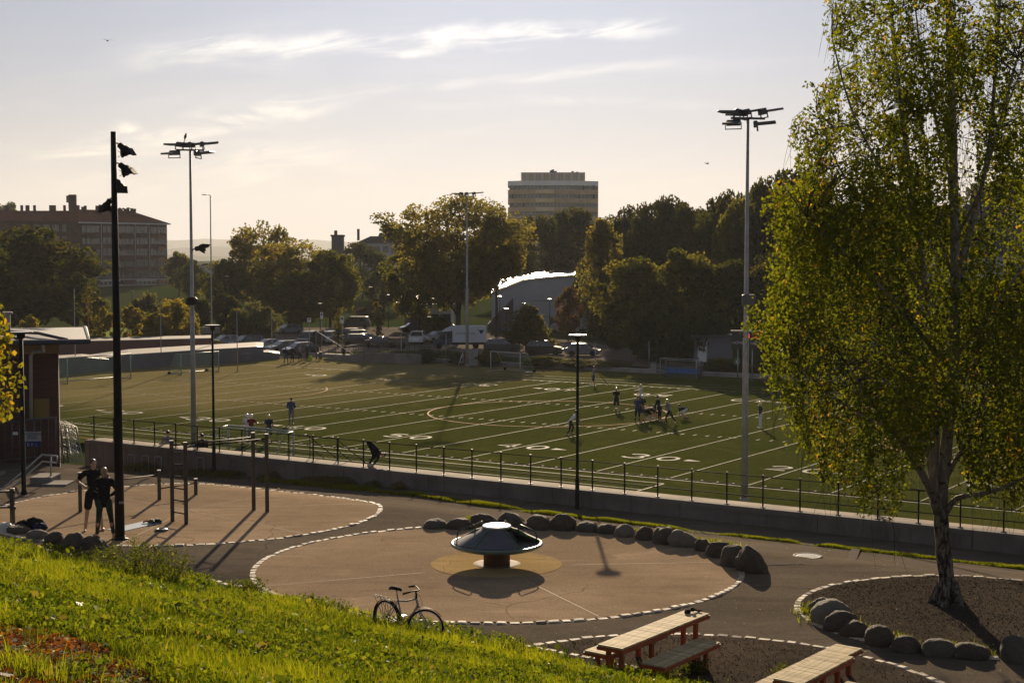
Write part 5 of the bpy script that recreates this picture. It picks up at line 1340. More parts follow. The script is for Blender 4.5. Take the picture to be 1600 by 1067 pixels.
    p = PD(102.5, 311, dA+8); mb = MB(); mb.box((p.x-C.x, 7.5, p.z-base), (2.8/FPX*dA, .4, 11/FPX*dA)); mb.cyl((p.x-C.x+.3, 7.5, p.z-base-2.5), (p.x-C.x+.3, 7.5, p.z-base+1), .06, None, 5); mb.build('antenna', M_DARKGREY, lw)
build_apartment()
def build_tower():
    d = 510; x0 = PD(793.5, 300, d); x1 = PD(936, 300, d); W = x1.x-x0.x; zt = PD(864, 282.5, d).z; base = 4.0
    r = empty('tower_block', ((x0.x+x1.x)/2, d, base), 0, 'tall flat-roofed office tower with brown bands rising behind the trees', 'tower')
    Ht = zt-base; D = 20
    M_BAND = mat('ochre_brown_band', (0.52, 0.37, 0.23), .8, .12, .5); M_BAY = mat('yellow_bay_panel', (0.68, 0.56, 0.34), .8, .08, .5)
    M_TOP = mat('pale_parapet', (0.80, 0.77, 0.72), .8, .05, .5); M_CORE = mat('tower_concrete', (0.55, 0.52, 0.48), .8)
    mb = MB(); mb.prism([(-W/2+.5, 3.9), (-W/2+5.7, .6), (W/2-9.2, .6), (W/2-.5, 4.9), (W/2-.5, D-.5), (-W/2+.5, D-.5)], -.2, Ht-.2); mb.build('core', M_GLASS, r)
    oct_ = [(-W/2, 3.2), (-W/2+5.5, 0), (W/2-9, 0), (W/2, 4.2), (W/2, D), (-W/2, D)]
    mb = MB(); mb.prism(oct_, Ht-1.6, Ht); mb.build('parapet', M_TOP, r)
    fh = 3.02
    wn = bwin('window', 1.3, 1.35, M_FRW)
    for k in range(11):
        z = Ht-1.65-1.42-.78-k*fh
        mb = MB(); mb.prism([(a*.998, b+.02) for a, b in oct_], z-.775, z+.775); mb.build('spandrel_band', M_BAND, r)
        mb = MB(); mb.box((-W*.095, -.25, z+.1), (W*.20, .6, 1.25)); mb.build('bay_panel', M_BAY, r)
        if k < 6:
            rr = random.Random(k)
            for i in range(24):
                if rr.random() > .80: continue
                x_ = -W/2+W*(i+.5)/24
                if x_ < -W/2+5.5: f = (x_+W/2)/5.5; put_win(r, wn, (x_, 3.2*(1-f)+.30, z+1.5), -.527, W/24/1.3, 1.05)
                elif x_ > W/2-9: f = (x_-W/2+9)/9; put_win(r, wn, (x_, 4.2*f+.30, z+1.5), .437, W/24/1.3, 1.05)
                else: put_win(r, wn, (x_, .25, z+1.5), 0, W/24/1.3, 1.05)
    zp = PD(864, 269, d).z-base
    mb = MB(); mb.box((0, D/2, (zp+Ht)/2), (W*.705, D*.6, zp-Ht+.2)); mb.build('penthouse', M_CORE, r)
    mb = MB()
    for i in range(26):
        if i % 3 != 2: mb.box((-W*.34+W*.68*i/25, D*.2-.2, (zp+Ht)/2), (W*.018, .3, zp-Ht-.1))
    mb.build('louvre_screen', M_BAND, r)
    mb = MB()
    for f, h in ((-.02, 1.0), (.0, 1.3), (.03, .8), (.22, .7), (.27, .5), (-.3, .3)): mb.box((W*f, D*.4, zp+h/2), (.9, .9, h))
    mb.build('roof_equipment', M_DARKGREY, r)
build_tower()
def build_hall():
    d = 238
    M_HW = mat('grey_white_cladding', (0.50, 0.53, 0.58), .7, .05, .3)
    M_HR = mat('smooth_metal_roof', (0.62, 0.60, 0.56), .22, .04, .4, metal=.85)
    a = PD(768, 500, d); b = PD(1012, 500, d)
    W = b.x-a.x; z0 = float(h_far(0, d))
    r = empty('sports_hall', (a.x, d, z0), 0, 'white sports hall with a low curved metal roof shining in the sun', 'sports hall')
    def zt(px): return PD(px, {768: 460, 778: 455, 790: 451, 820: 439, 850: 435.2, 880: 432.8, 905: 431.6, 940: 431, 975: 432, 1012: 436}[px], d).z - z0
    xs = [768, 778, 790, 820, 850, 880, 905, 940, 975, 1012]
    top = [(PD(p, 500, d).x-a.x, zt(p)) for p in xs]
    mb = MB(); n = len(top); vs = []
    for y in (0, 60):
        for x_, z_ in top: vs.append((x_, y, (z_ if y == 0 else max(z_, PD(800, 428.5, d+62).z-z0))-.02))
        for x_, z_ in top: vs.append((x_, y, -.5))
    fs = []
    for i in range(n-1):
        fs.append((n+i, n+i+1, i+1, i)); fs.append((2*n+i, 2*n+i+1, 3*n+i+1, 3*n+i))
    fs += [(0, 2*n, 3*n, n), (n-1, 2*n-1, 4*n-1, 3*n-1)]
    mb.add(vs, fs); mb.build('wall', M_HW, r)
    zback = PD(800, 428.5, d+62).z-z0
    mb = MB(); vs = []; fs = []
    for y in (-.3, 62):
        lift = (lambda z_: z_) if y < 0 else (lambda z_: max(z_, zback))
        for x_, z_ in top: vs.append((x_, y, lift(z_)))
        for x_, z_ in top: vs.append((x_, y, lift(z_)+.30))
    for i in range(n-1):
        fs.append((n+i, n+i+1, 3*n+i+1, 3*n+i)); fs.append((i, i+1, n+i+1, n+i)); fs.append((i+1, i, 2*n+i, 2*n+i+1))
    mb.add(vs, fs); mb.build('roof', M_HR, r)
    for z in (2.0, 4.6):
        mb = MB(); mb.box((W*.62, -.03, z), (W*.72, .05, .06)); mb.build('cladding_joint', M_DARKGREY, r)
    mb = MB(); x_ = PD(875, 500, d).x-a.x; mb.box((x_, -.06, 1.0), (3.4, .1, 1.6)); mb.build('door', M_DARKGREY, r)
    # dark sloping stair roof at the left of the hall
    mb = MB(); xa = PD(762, 500, 232).x-a.x; xb = PD(802, 500, 232).x-a.x
    mb.add([(xa, -6, 1.0), (xb, -6, 5.2), (xb, -6, 0), (xa, -6, 0), (xa, -2, 1.0), (xb, -2, 5.2), (xb, -2, 0), (xa, -2, 0)], [(0, 3, 2, 1), (4, 5, 6, 7), (0, 1, 5, 4), (1, 2, 6, 5), (3, 0, 4, 7)]); mb.build('stair_enclosure', mat('slate_cladding', (0.14, 0.14, 0.15), .7), r)
    # low white building
    d2 = 232; a = PD(624, 500, d2); b = PD(705, 500, d2); z0 = float(h_far(a.x, d2)); h = PD(640, 478, d2).z-z0
    r2 = empty('clubhouse', (a.x, d2, z0), 0, 'low white clubhouse with a flat overhanging roof behind the car park', 'clubhouse')
    W = b.x-a.x
    mb = MB(); mb.box((W/2+.6, 6, h/2), (W-1.2, 11, h)); mb.build('wall', M_HW, r2)
    mb = MB(); mb.add([(-.5, -1.2, h), (W+.5, -1.2, h+.9), (W+.5, 12, h+1.6), (-.5, 12, h+.7), (-.5, -1.2, h+.55), (W+.5, -1.2, h+1.5), (W+.5, 12, h+2.2), (-.5, 12, h+1.3)], [(0, 1, 5, 4), (1, 2, 6, 5), (2, 3, 7, 6), (3, 0, 4, 7), (4, 5, 6, 7), (3, 2, 1, 0)]); mb.build('roof', M_OFFW, r2)
    wn = bwin('window', 1.6, 1.9, M_DARKGREY, cols=2)
    for i in range(4): put_win(r2, wn, (1.6+i*1.9, .46, 1.7))
    ca = PD(641, 501, 222); r3 = empty('shelter', (ca.x, 222, .1), 0, 'small open shelter with flat brown roof in front of the clubhouse', 'shelter')
    w = 34/FPX*222; mb = MB(); mb.box((w/2, 1, 2.55), (w+.5, 2.6, .14)); mb.build('roof', mat('brown_shelter_roof', (0.20, 0.14, 0.09), .7), r3)
    for i in range(4):
        mb = MB(); mb.cyl((w*i/3, .1, 0), (w*i/3, .1, 2.5), .06, None, 6); mb.build('post', M_DARKGREY, r3)
    mb = MB(); mb.box((w/2, 2.1, 1.2), (w, .06, 2.3)); mb.build('back_wall', M_DARKGREY, r3)
    # dark roofs behind
    d3 = 430; a = PD(555, 390, d3); b = PD(660, 390, d3); r4 = empty('school_building', (a.x, d3, 5), 0, 'long building with dark roof seen above the trees left of the huge tree', 'building')
    W = b.x-a.x; h1 = PD(600, 380, d3).z-5; h2 = PD(600, 363.5, d3).z-5
    mb = MB(); mb.box((W/2, 7, h1/2), (W-2, 13, h1)); mb.build('wall', M_PLAST, r4)
    mb = MB(); mb.add([(0, 0, h1), (W, 0, h1), (W, 14, h1), (0, 14, h1), (4, 5, h2-1), (W*.32, 5, h2-1), (W*.34, 5, h2), (W, 5, h2), (W, 10, h2), (W*.34, 10, h2), (W*.32, 10, h2-1), (4, 10, h2-1)],
                      [(0, 1, 7, 6, 5, 4), (1, 2, 8, 7), (2, 3, 11, 10, 9, 8), (3, 0, 4, 11), (4, 5, 10, 11), (6, 7, 8, 9), (5, 6, 9, 10), (3, 2, 1, 0)]); mb.build('roof', mat('slate_roof', (0.03, 0.03, 0.034), .8), r4)
    for i in range(8): put_win(r4, bwin('window', 1.6, 2.0, M_FRW) if i == 0 else (r4.children[-1].data, r4.children[-1].children[0].data), (4+i*2.4, .43, h1-1.8))
    for px_, w_ in ((556, 3.5), (640, 5), (622, 2)):
        p = PD(px_, 361, d3); mb = MB(); mb.box((p.x-a.x, 7, p.z-5-1.0), (w_/FPX*d3, 1.2, 3.4)); mb.build('chimney', M_CHIMD, r4)
    d5 = 410; a = PD(518, 390, d5); b = PD(534, 390, d5); r5 = empty('stair_tower', ((a.x+b.x)/2, d5, 5), 0, 'small dark stair tower left of the dark roofed building', 'building')
    w = b.x-a.x; h = PD(526, 369, d5).z-5; mb = MB(); mb.box((0, 3, h/2), (w, 6, h)); mb.build('wall', M_CORED, r5)
    mb = MB(); mb.box((0, 3, h+.12), (w+.5, 6.5, .5)); mb.build('parapet', M_CHIMD, r5)
    mb = MB(); mb.box((-w*.2, 3, h+.9), (.8, .8, 1.4)); mb.build('chimney', M_CHIMD, r5)
    # gabled house behind the birch
    d6 = 236; p = PD(1515, 320, d6); z0 = float(h_far(p.x, d6)); r6 = empty('gabled_house', (p.x, d6, z0), .35, 'pale house with dark gabled roof and chimneys seen through the birch', 'house')
    hr = p.z-z0; he = PD(1515, 395, d6).z-z0
    mb = MB(); mb.prism([(-13, 0), (13, 0), (13, 9), (-13, 9)], -1, he); mb.build('wall', M_PLAST, r6)
    mb = MB(); mb.add([(-13.5, -.8, he-.3), (13.5, -.8, he-.3), (13.5, 9.8, he-.3), (-13.5, 9.8, he-.3), (-13.5, 4.5, hr), (13.5, 4.5, hr)], [(0, 1, 5, 4), (2, 3, 4, 5), (1, 2, 5), (3, 0, 4), (3, 2, 1, 0)]); mb.build('roof', mat('slate_roof', (0.03, 0.03, 0.034), .8), r6)
    for x_ in (-7, 4.5):
        mb = MB(); mb.box((x_, 4.5, hr+.4), (1.1, .9, 2.6)); mb.build('chimney', M_CHIMD, r6)
    wn = bwin('window', 1.2, 1.6, M_FRW, cols=2)
    for i in range(8):
        for z in (he-1.6, he-4.6): put_win(r6, wn, (-11+i*3.1, -.05, z))
    d7 = 157; p = PD(1116, 523, d7); r7 = empty('white_shed', (p.x, d7, .1), 0, 'low white shed wall under the dark trees behind the scoreboard', 'shed')
    mb = MB(); mb.box((0, 2, 1.55), (60/FPX*d7, 3, 3.1)); mb.build('wall', M_SHD, r7); mb = MB(); mb.box((0, 2, 3.2), (60/FPX*d7+.5, 3.6, .2)); mb.build('roof', M_DARKGREY, r7)
    mb = MB(); mb.box((-1.2, .47, 1.1), (1.0, .08, 2.1)); mb.build('door', M_OFFW, r7)
M_SHD = mat('dull_shed_wall', (0.13, 0.13, 0.14), .85); M_CHIMD = mat('dark_chimney', (0.045, 0.035, 0.033), .9); M_CORED = mat('dark_render_wall', (0.07, 0.07, 0.075), .85)
build_hall()
def build_hills():
    for i, (d, top, sd, amp, col) in enumerate(((7200, 374, 1, 7, (0.03, 0.045, 0.03)), (4200, 388, 5, 6, (0.03, 0.045, 0.025)), (2200, 398, 9, 4, (0.03, 0.045, 0.02)))):
        vs = []; fs = []; n = 160
        for k in range(n+1):
            a = -0.75+1.5*k/n
            e = top+amp*mnoise.fractal(Vector((a*7+sd, sd, 0)), 1.0, 2.0, 5)*2.0 + 10*abs(a+.2)
            x_ = d*math.sin(a); y_ = d*math.cos(a); z = CZ+d*(398.2-e)/FPX
            vs += [(x_*.8, y_*.8, 2), (x_, y_, z), (x_*1.15, y_*1.15, 2)]
        for k in range(n):
            for q in (0, 1): fs.append((k*3+q, k*3+3+q, k*3+4+q, k*3+1+q))
        mb = MB(); mb.add(vs, fs, 0, True); tag(mb.build('hill', mat('forest_hill_%s' % 'abc'[i], col, 1.0, .3, .004)), kind='structure')
    # far houses in the gap
    for i, (px, top, wpx, d, lb, nm) in enumerate(((296, 403, 14, 640, 'far grey block of flats in the gap below the hills', 'flats'), (322, 412, 20, 480, 'far small house with dark hipped roof in the gap right of the mast', 'house'))):
        p = PD(px, top, d); r = empty('far_house', (p.x, d, 6), .3, lb, nm); W = wpx/FPX*d; H = p.z-6
        mb = MB(); mb.box((0, 0, H*.42), (W, W*.7, H*.84)); mb.build('wall', M_PLAST, r)
        mb = MB(); mb.prism([(-W*.54, -W*.4), (W*.54, -W*.4), (W*.54, W*.4), (-W*.54, W*.4)], H*.84, H*.86) if i == 0 else mb.add([(-W*.55, -W*.4, H*.8), (W*.55, -W*.4, H*.8), (W*.55, W*.4, H*.8), (-W*.55, W*.4, H*.8), (-W*.2, 0, H), (W*.2, 0, H)], [(0, 1, 5, 4), (1, 2, 5), (2, 3, 4, 5), (3, 0, 4), (3, 2, 1, 0)])
        mb.build('roof', M_CHIMD, r)
        wn = bwin('window', W*.12, H*.12, M_FRW)
        for q in range(4):
            for z in (.3, .55): put_win(r, wn, (-W*.36+W*.24*q, -W*.35, H*z))
build_hills()
R_ = math.radians
# ------------------------------------------------------------------ car park, kerbs, railings
def sheet(name, pts, z, m, sub=None):
    mb = MB(); mb.add([(p.x, p.y, z) for p in pts], [tuple(range(len(pts)))]); return tag(mb.build(name, m), kind='structure')
def build_lot():
    sheet('car_park', [P(372, 560, 0), P(470, 560, 0), P(505, 551, 0), P(700, 549, 0), P(760, 556, 0), P(1000, 574, 0), P(1000, 548, 0), P(900, 533, 0), P(760, 522, 0), P(700, 508, 0), P(600, 505, 0), P(505, 505, 0), P(430, 520, 0), P(380, 540, 0)][::-1], 0.085, M_ROAD)
    sheet('road', [P(300, 522, 0), P(345, 522, 0), P(338, 470, 3), P(322, 470, 3)], 0.13, M_ROAD)
    sheet('road', [P(1000, 574, 0), P(1400, 606, 0), P(1400, 596, 0), P(1000, 562, 0)], 0.10, M_ROAD)
    sheet('lawn', [P(60, 538, 0), P(300, 532, 0), P(250, 505, 0), P(100, 500, 0), P(40, 505, 0)], 0.12, mat('park_lawn', (0.10, 0.16, 0.02), 1.0, .35, .5, spec=.05))
    # low thin railing along the ramp by the car park
    r = empty('car_park_railing', P(600, 556, .1), 0, 'low thin metal railing between car park and field, left of the truck', 'railing')
    o = r.location; pts = [P(503, 557, .1), P(545, 553, .1), P(575, 549, .1), P(640, 552, .1), P(672, 555, .1)]
    mb = MB(); mb.tube([p-o+Vector((0, 0, 1.0)) for p in pts], .03, 5); mb.build('rail', M_BLACK, r)
    for i in range(17):
        f = i/16*4; k = min(3, int(f)); p = pts[k].lerp(pts[k+1], f-k)
        mb = MB(); mb.cyl((0, 0, 0), (0, 0, 1.0), .025, None, 5); mb.build('post', M_BLACK, r, tuple(p-o))
    # ramp walls
    for a, b, c, z, lb in (((500, 560), (573, 556), (573, 566), 1.0, 'dark sloping ramp wall below the thin car park railing'), ):
        A, B = P(505, 563, 0), P(655, 570, 0)
        r = empty('ramp_wall', A, math.atan2(B.y-A.y, B.x-A.x), lb, 'wall'); L = (B-A).length
        mb = MB(); mb.add([(0, 0, 0), (L*.45, 0, 0), (L, 0, 0), (L, .4, 0), (0, .4, 0), (0, 0, .15), (L*.45, 0, 1.15), (L, 0, 1.15), (L, .4, 1.15), (L*.45, .4, 1.15), (0, .4, .15)],
                          [(0, 1, 6, 5), (1, 2, 7, 6), (2, 3, 8, 7), (5, 6, 9, 10), (6, 7, 8, 9), (3, 4, 10, 9, 8)]); mb.build('wall_face', M_WALL, r)
    # boulder-like concrete blocks on the verge
    for i, (px, py, lb) in enumerate(((540, 539, 'rounded stone block on the verge left in the car park'), (577, 541, 'rounded stone block between the parked cars and the slim trees'), (605, 543, 'rounded stone block right of the car with the glinting headlight'), (627, 544, 'darkest rounded stone block on the verge, by the railing'))):
        p = P(px, py, .1); bm = bmesh.new(); bmesh.ops.create_icosphere(bm, subdivisions=2, radius=.55)
        for v in bm.verts: v.co *= 1+.15*mnoise.noise(v.co*2+Vector((i*9, 0, 0))); v.co.z = v.co.z*1.0+.4
        for f in bm.faces: f.smooth = True
        me = bpy.data.meshes.new('stone_block'); bm.to_mesh(me); bm.free(); me.materials.append(M_ROCK[1]); tag(link('stone_block', me, None, tuple(p)), lb, 'boulder', 'stone blocks on the car park verge')
    # boom gate
    a = PD(494, 517, 168); b = PD(558, 557, 166); r = empty('boom_barrier', (a.x, a.y, .09), 0, 'long white barrier boom slanting down beside the standing dark figure', 'barrier'); o = r.location
    mb = MB(); mb.cyl((0, 0, 0), (0, 0, a.z), .09, None, 8); mb.build('post', M_DARKGREY, r)
    mb = MB(); mb.cyl(a-o, b-o, .055, .04, 8); mb.build('boom', M_WHITE, r)
    mb = MB(); mb.bbox((.5, -.3, .45), (.35, .35, .9), .05); mb.build('control_box', M_DARKGREY, r)
    # utility cabinet, bin, white cone
    p = P(739, 571, .05); r = empty('utility_cabinet', p, 0, 'grey utility cabinet standing right behind the far floodlight mast', 'cabinet')
    mb = MB(); mb.bbox((0, 0, .88), (1.12, .7, 1.76), .03); mb.build('body', M_CONC, r); mb = MB(); mb.box((.02, -.36, .85), (.9, .03, 1.5)); mb.build('door', M_GREYPOLE, r)
    p = P(725, 571, .05); r = empty('fire_hydrant', p, 0, 'thin rust red post left of the far floodlight mast', 'post')
    mb = MB(); mb.lathe([(.14, 0), (.14, .05), (.09, .1), (.09, 1.3), (.13, 1.33), (.10, 1.5), (0, 1.55)], 10); mb.build('body', mat('rust_red_paint', (.22, .05, .03), .6), r)
    p = P(721, 571, .05); r = empty('trestle', p, 0, 'pale triangular trestle left of the rust red post', 'trestle')
    mb = MB(); mb.tube([(-.35, 0, 0), (.15, .1, 1.35)], .05, 6); mb.tube([(.25, 0, 0), (.15, .1, 1.35)], .05, 6); mb.tube([(-.2, .02, .4), (.22, .02, .4)], .04, 6); mb.build('frame', M_OFFW, r)
    p = P(1021, 583, .05); r = empty('litter_bin', p, 0, 'grey litter bin beside the left end of the dugout', 'bin')
    mb = MB(); mb.bbox((0, 0, .52), (.55, .5, 1.04), .04); mb.build('body', M_GREYPOLE, r); mb = MB(); mb.bbox((0, 0, 1.08), (.6, .55, .1), .03); mb.build('lid', M_DARKGREY, r)
    # parking signs
    for px, py, wpx, hpx, d, lb in ((503, 493, 4.6, 10, 184, 'white parking sign on the left car park lamp'), (535, 500, 5.0, 11, 180, 'pale parking sign beside the slim car park tree'), (483.5, 500, 6, 6, 186, 'pale square sign left of the parking signs')):
        t = PD(px, py, d); r = empty('parking_sign', (t.x, t.y-.2, .09), 0, lb, 'sign', 'signs in the car park'); z = t.z-.09
        mb = MB(); mb.cyl((0, 0, 0), (0, 0, z+hpx/FPX*d/2), .04, None, 6); mb.build('post', M_GREYPOLE, r)
        mb = MB(); mb.box((0, -.06, z), (wpx/FPX*d, .03, hpx/FPX*d)); mb.build('panel', M_OFFW, r)
        mb = MB(); mb.box((0, -.085, z+hpx/FPX*d*.2), (wpx/FPX*d*.55, .01, hpx/FPX*d*.3)); mb.build('symbol', M_CLBLUE, r)
    # tall thin net poles
    for px, top, bot, m, lb in ((371, 481, 580, M_GALV, 'thin pale net pole standing on the field right of the left mast'), (425, 489, 557, M_GALV, 'thin net pole left of the row of five parked cars'), (354, 462, 541, M_BLACK, 'thin dark pole below the round dark trees'),
                                (252, 470, 572, M_GALV, 'thin net pole left of the small green goal'), (42, 448, 520, M_GALV, 'thin grey pole rising above the pavilion roof'), (63, 446, 520, mat('yellow_pole_paint', (.32, .2, .03), .5), 'thin yellow pole rising above the pavilion roof'), (118, 450, 580, M_GALV, 'thin grey net pole by the big green goal'),
                                (139, 440, 560, mat('yellow_pole_paint', (.32, .2, .03), .5), 'thin orange yellow pole beside the slim upright tree'), (627, 520, 563, M_GALV, 'thin net pole before the white car facing the camera'), (697, 522, 560, M_GALV, 'thin pole in front of the cab of the box truck'), (1014, 533, 577, M_GALV, 'thin pole left of the dugout'), (1104, 533, 582, M_GALV, 'thin pole right of the dugout'), (930, 535, 572, M_GALV, 'thin pole right of the grey sunlit car')):
        p = P(px, bot, .05); z = PD(px, top, p.y).z
        r = empty('net_pole', p, 0, lb, 'pole', 'thin poles round the field'); mb = MB(); mb.tube([(0, 0, 0), (0, 0, z-.05)], [.055, .04], 6); mb.build('pole', m, r); mb = MB(); mb.lathe([(.14, 0), (.14, .08), (.06, .1)], 8); mb.build('footing', M_CONC, r)
build_lot()

# ------------------------------------------------------------------ cars
def paint(name, c): return mat('car_paint_'+name, c, 0.28, 0.03, 2, coat=0.8)
def car(px, d, rz, label, col, style='hatch', z=None, s=1.0):
    """style profile: side outline from the rear (x = 0) to the nose (x = L)"""
    S = {'hatch': (4.15, 1.78, 1.50, [(0, .42), (.02, .85), (.35, 1.02), (.0, 0)], .95, (.28, .75, 2.55, 3.25)),
         'suv': (4.55, 1.88, 1.70, None, 1.05, (.12, .55, 2.75, 3.45)),
         'estate': (4.75, 1.84, 1.48, None, .95, (.15, .75, 2.95, 3.65)),
         'sedan': (4.65, 1.82, 1.43, None, .93, (.75, 1.35, 2.75, 3.55)),
         'van': (4.95, 1.95, 1.92, None, 1.08, (.06, .35, 3.45, 4.25))}[style]
    L, W, H, _, hb, (r0, r1, f1, f0) = S
    p = PD(px, 540, d); z0 = (float(h_far(p.x, d)) if z is None else z)
    z0 = max(z0, .09)
    r = empty('parked_car', (p.x, d, z0), rz, label, 'car', 'cars parked beyond the field')
    T = Matrix.Translation((-L/2, 0, 0))
    M_P = paint(col[0], col[1])
    # lower body with wheel arches
    def arch(xc, n=6): return [(xc+.36*math.cos(PI*k/n), .32+.36*math.sin(PI*k/n)) for k in range(n+1)][::-1] if False else [(xc-.36*math.cos(PI*k/n), .30+.36*math.sin(PI*k/n)) for k in range(n+1)]
    xr, xf = .80, L-.88
    low = [(.06, .30)] + arch(xr) + arch(xf) + [(L-.05, .30), (L, .50), (L-.03, .66), (L-.22, hb-.16), (f0, hb), (r0, hb+.02), (.03, hb-.05), (0, .62)]
    n = len(low); vs = []
    for y in (-W/2, W/2): vs += [(x_, y, z_) for x_, z_ in low]
    mb = MB(); fs = [tuple(range(n)), tuple(reversed(range(n, 2*n)))] + [(i, n+i, n+(i+1) % n, (i+1) % n) for i in range(n)]
    mb.add(vs, [fs[0], fs[1]] + [f[::-1] for f in fs[2:]], 0, False, T)
    # greenhouse shell: pillars and roof
    yi = W/2-.16
    roof = [(r1, H-.04), (r1+.35, H), (f1-.25, H-.01), (f1, H-.07)]
    v = [(r0, -W/2+.02, hb), (r0, W/2-.02, hb), (f0, W/2-.02, hb), (f0, -W/2+.02, hb)]
    for x_, z_ in roof: v += [(x_, -yi, z_), (x_, yi, z_)]
    f = [(4, 6, 7, 5), (6, 8, 9, 7), (8, 10, 11, 9), (0, 4, 5, 1), (3, 2, 11, 10), (0, 3, 10, 8, 6, 4), (1, 5, 7, 9, 11, 2)]
    mb.add(v, [q[::-1] for q in f], 0, False, T)
    body = mb.build('body', M_P, r)
    # glass, a little proud
    def lerp(a, b, t): return Vector(a).lerp(Vector(b), t)
    def pane(nm, A, B, C, D_, off):
        c = (Vector(A)+Vector(B)+Vector(C)+Vector(D_))/4
        q = [c+(Vector(k)-c)*.88+Vector(off) for k in (A, B, C, D_)]
        m_ = MB(); q2 = [k-Vector(off)*2 for k in q]
        m_.add(q+q2, [(0, 1, 2, 3), (0, 4, 5, 1), (1, 5, 6, 2), (2, 6, 7, 3), (3, 7, 4, 0)], 0, False, T); m_.build(nm, M_GLASS, r)
    pane('windscreen', v[3], v[2], v[11], v[10], (.02, 0, .015)); pane('rear_window', v[1], v[0], v[4], v[5], (-.02, 0, .015))
    for sgn, (a, b) in ((-1, (0, 3)), (1, (1, 2))):
        yb = sgn*(W/2-.02); yt = sgn*yi; xm = (r1+f1)/2+.12
        pane('side_window', (xm+.05, yb, hb), (f0-.25, yb, hb), (f1-.05, yt, H-.08), (xm+.05, yt, H-.06), (0, sgn*.018, .01))
        pane('side_window', (r0+.3, yb, hb), (xm-.05, yb, hb), (xm-.05, yt, H-.06), (r1+.2, yt, H-.08), (0, sgn*.018, .01))
        m_ = MB(); m_.bbox((f0-.35, sgn*(W/2+.09), hb+.06), (.16, .2, .13), .03, M=T); m_.build('mirror', M_P, r)
        m_ = MB(); m_.bbox((L-.09, sgn*(W/2-.30), .66), (.16, .42, .15), .03, M=T); m_.build('headlight', M_ALLOY, r)
        m_ = MB(); m_.bbox((.02, sgn*(W/2-.16), .82), (.07, .26, .24), .02, M=T); m_.build('tail_light', mat('red_lens', (.25, .015, .012), .25), r)
        for xc in (xr, xf):
            m_ = MB(); MT = T @ Matrix.Translation((xc, sgn*(W/2-.12), .325)) @ Matrix.Rotation(PI/2, 4, 'X')
            m_.lathe([(.18, -.10), (.31, -.11), (.325, -.06), (.325, .06), (.31, .11), (.18, .10)], 18, M=MT); w = m_.build('wheel', M_RUBBER, r)
            m_ = MB(); m_.lathe([(0, -.10), (.2, -.085), (.2, .085), (0, .10)], 12, M=MT); m_.build('rim', M_ALLOY, w)
    m_ = MB(); m_.box((L+.005, 0, .47), (.03, .52, .11), M=T); m_.build('number_plate', M_OFFW, r)
    m_ = MB(); m_.box((L/2, 0, .27), (L*.9, W-.35, .16), M=T); m_.build('underbody', M_RUBBER, r)
    if s != 1: r.scale = (s, s, s)
    return r
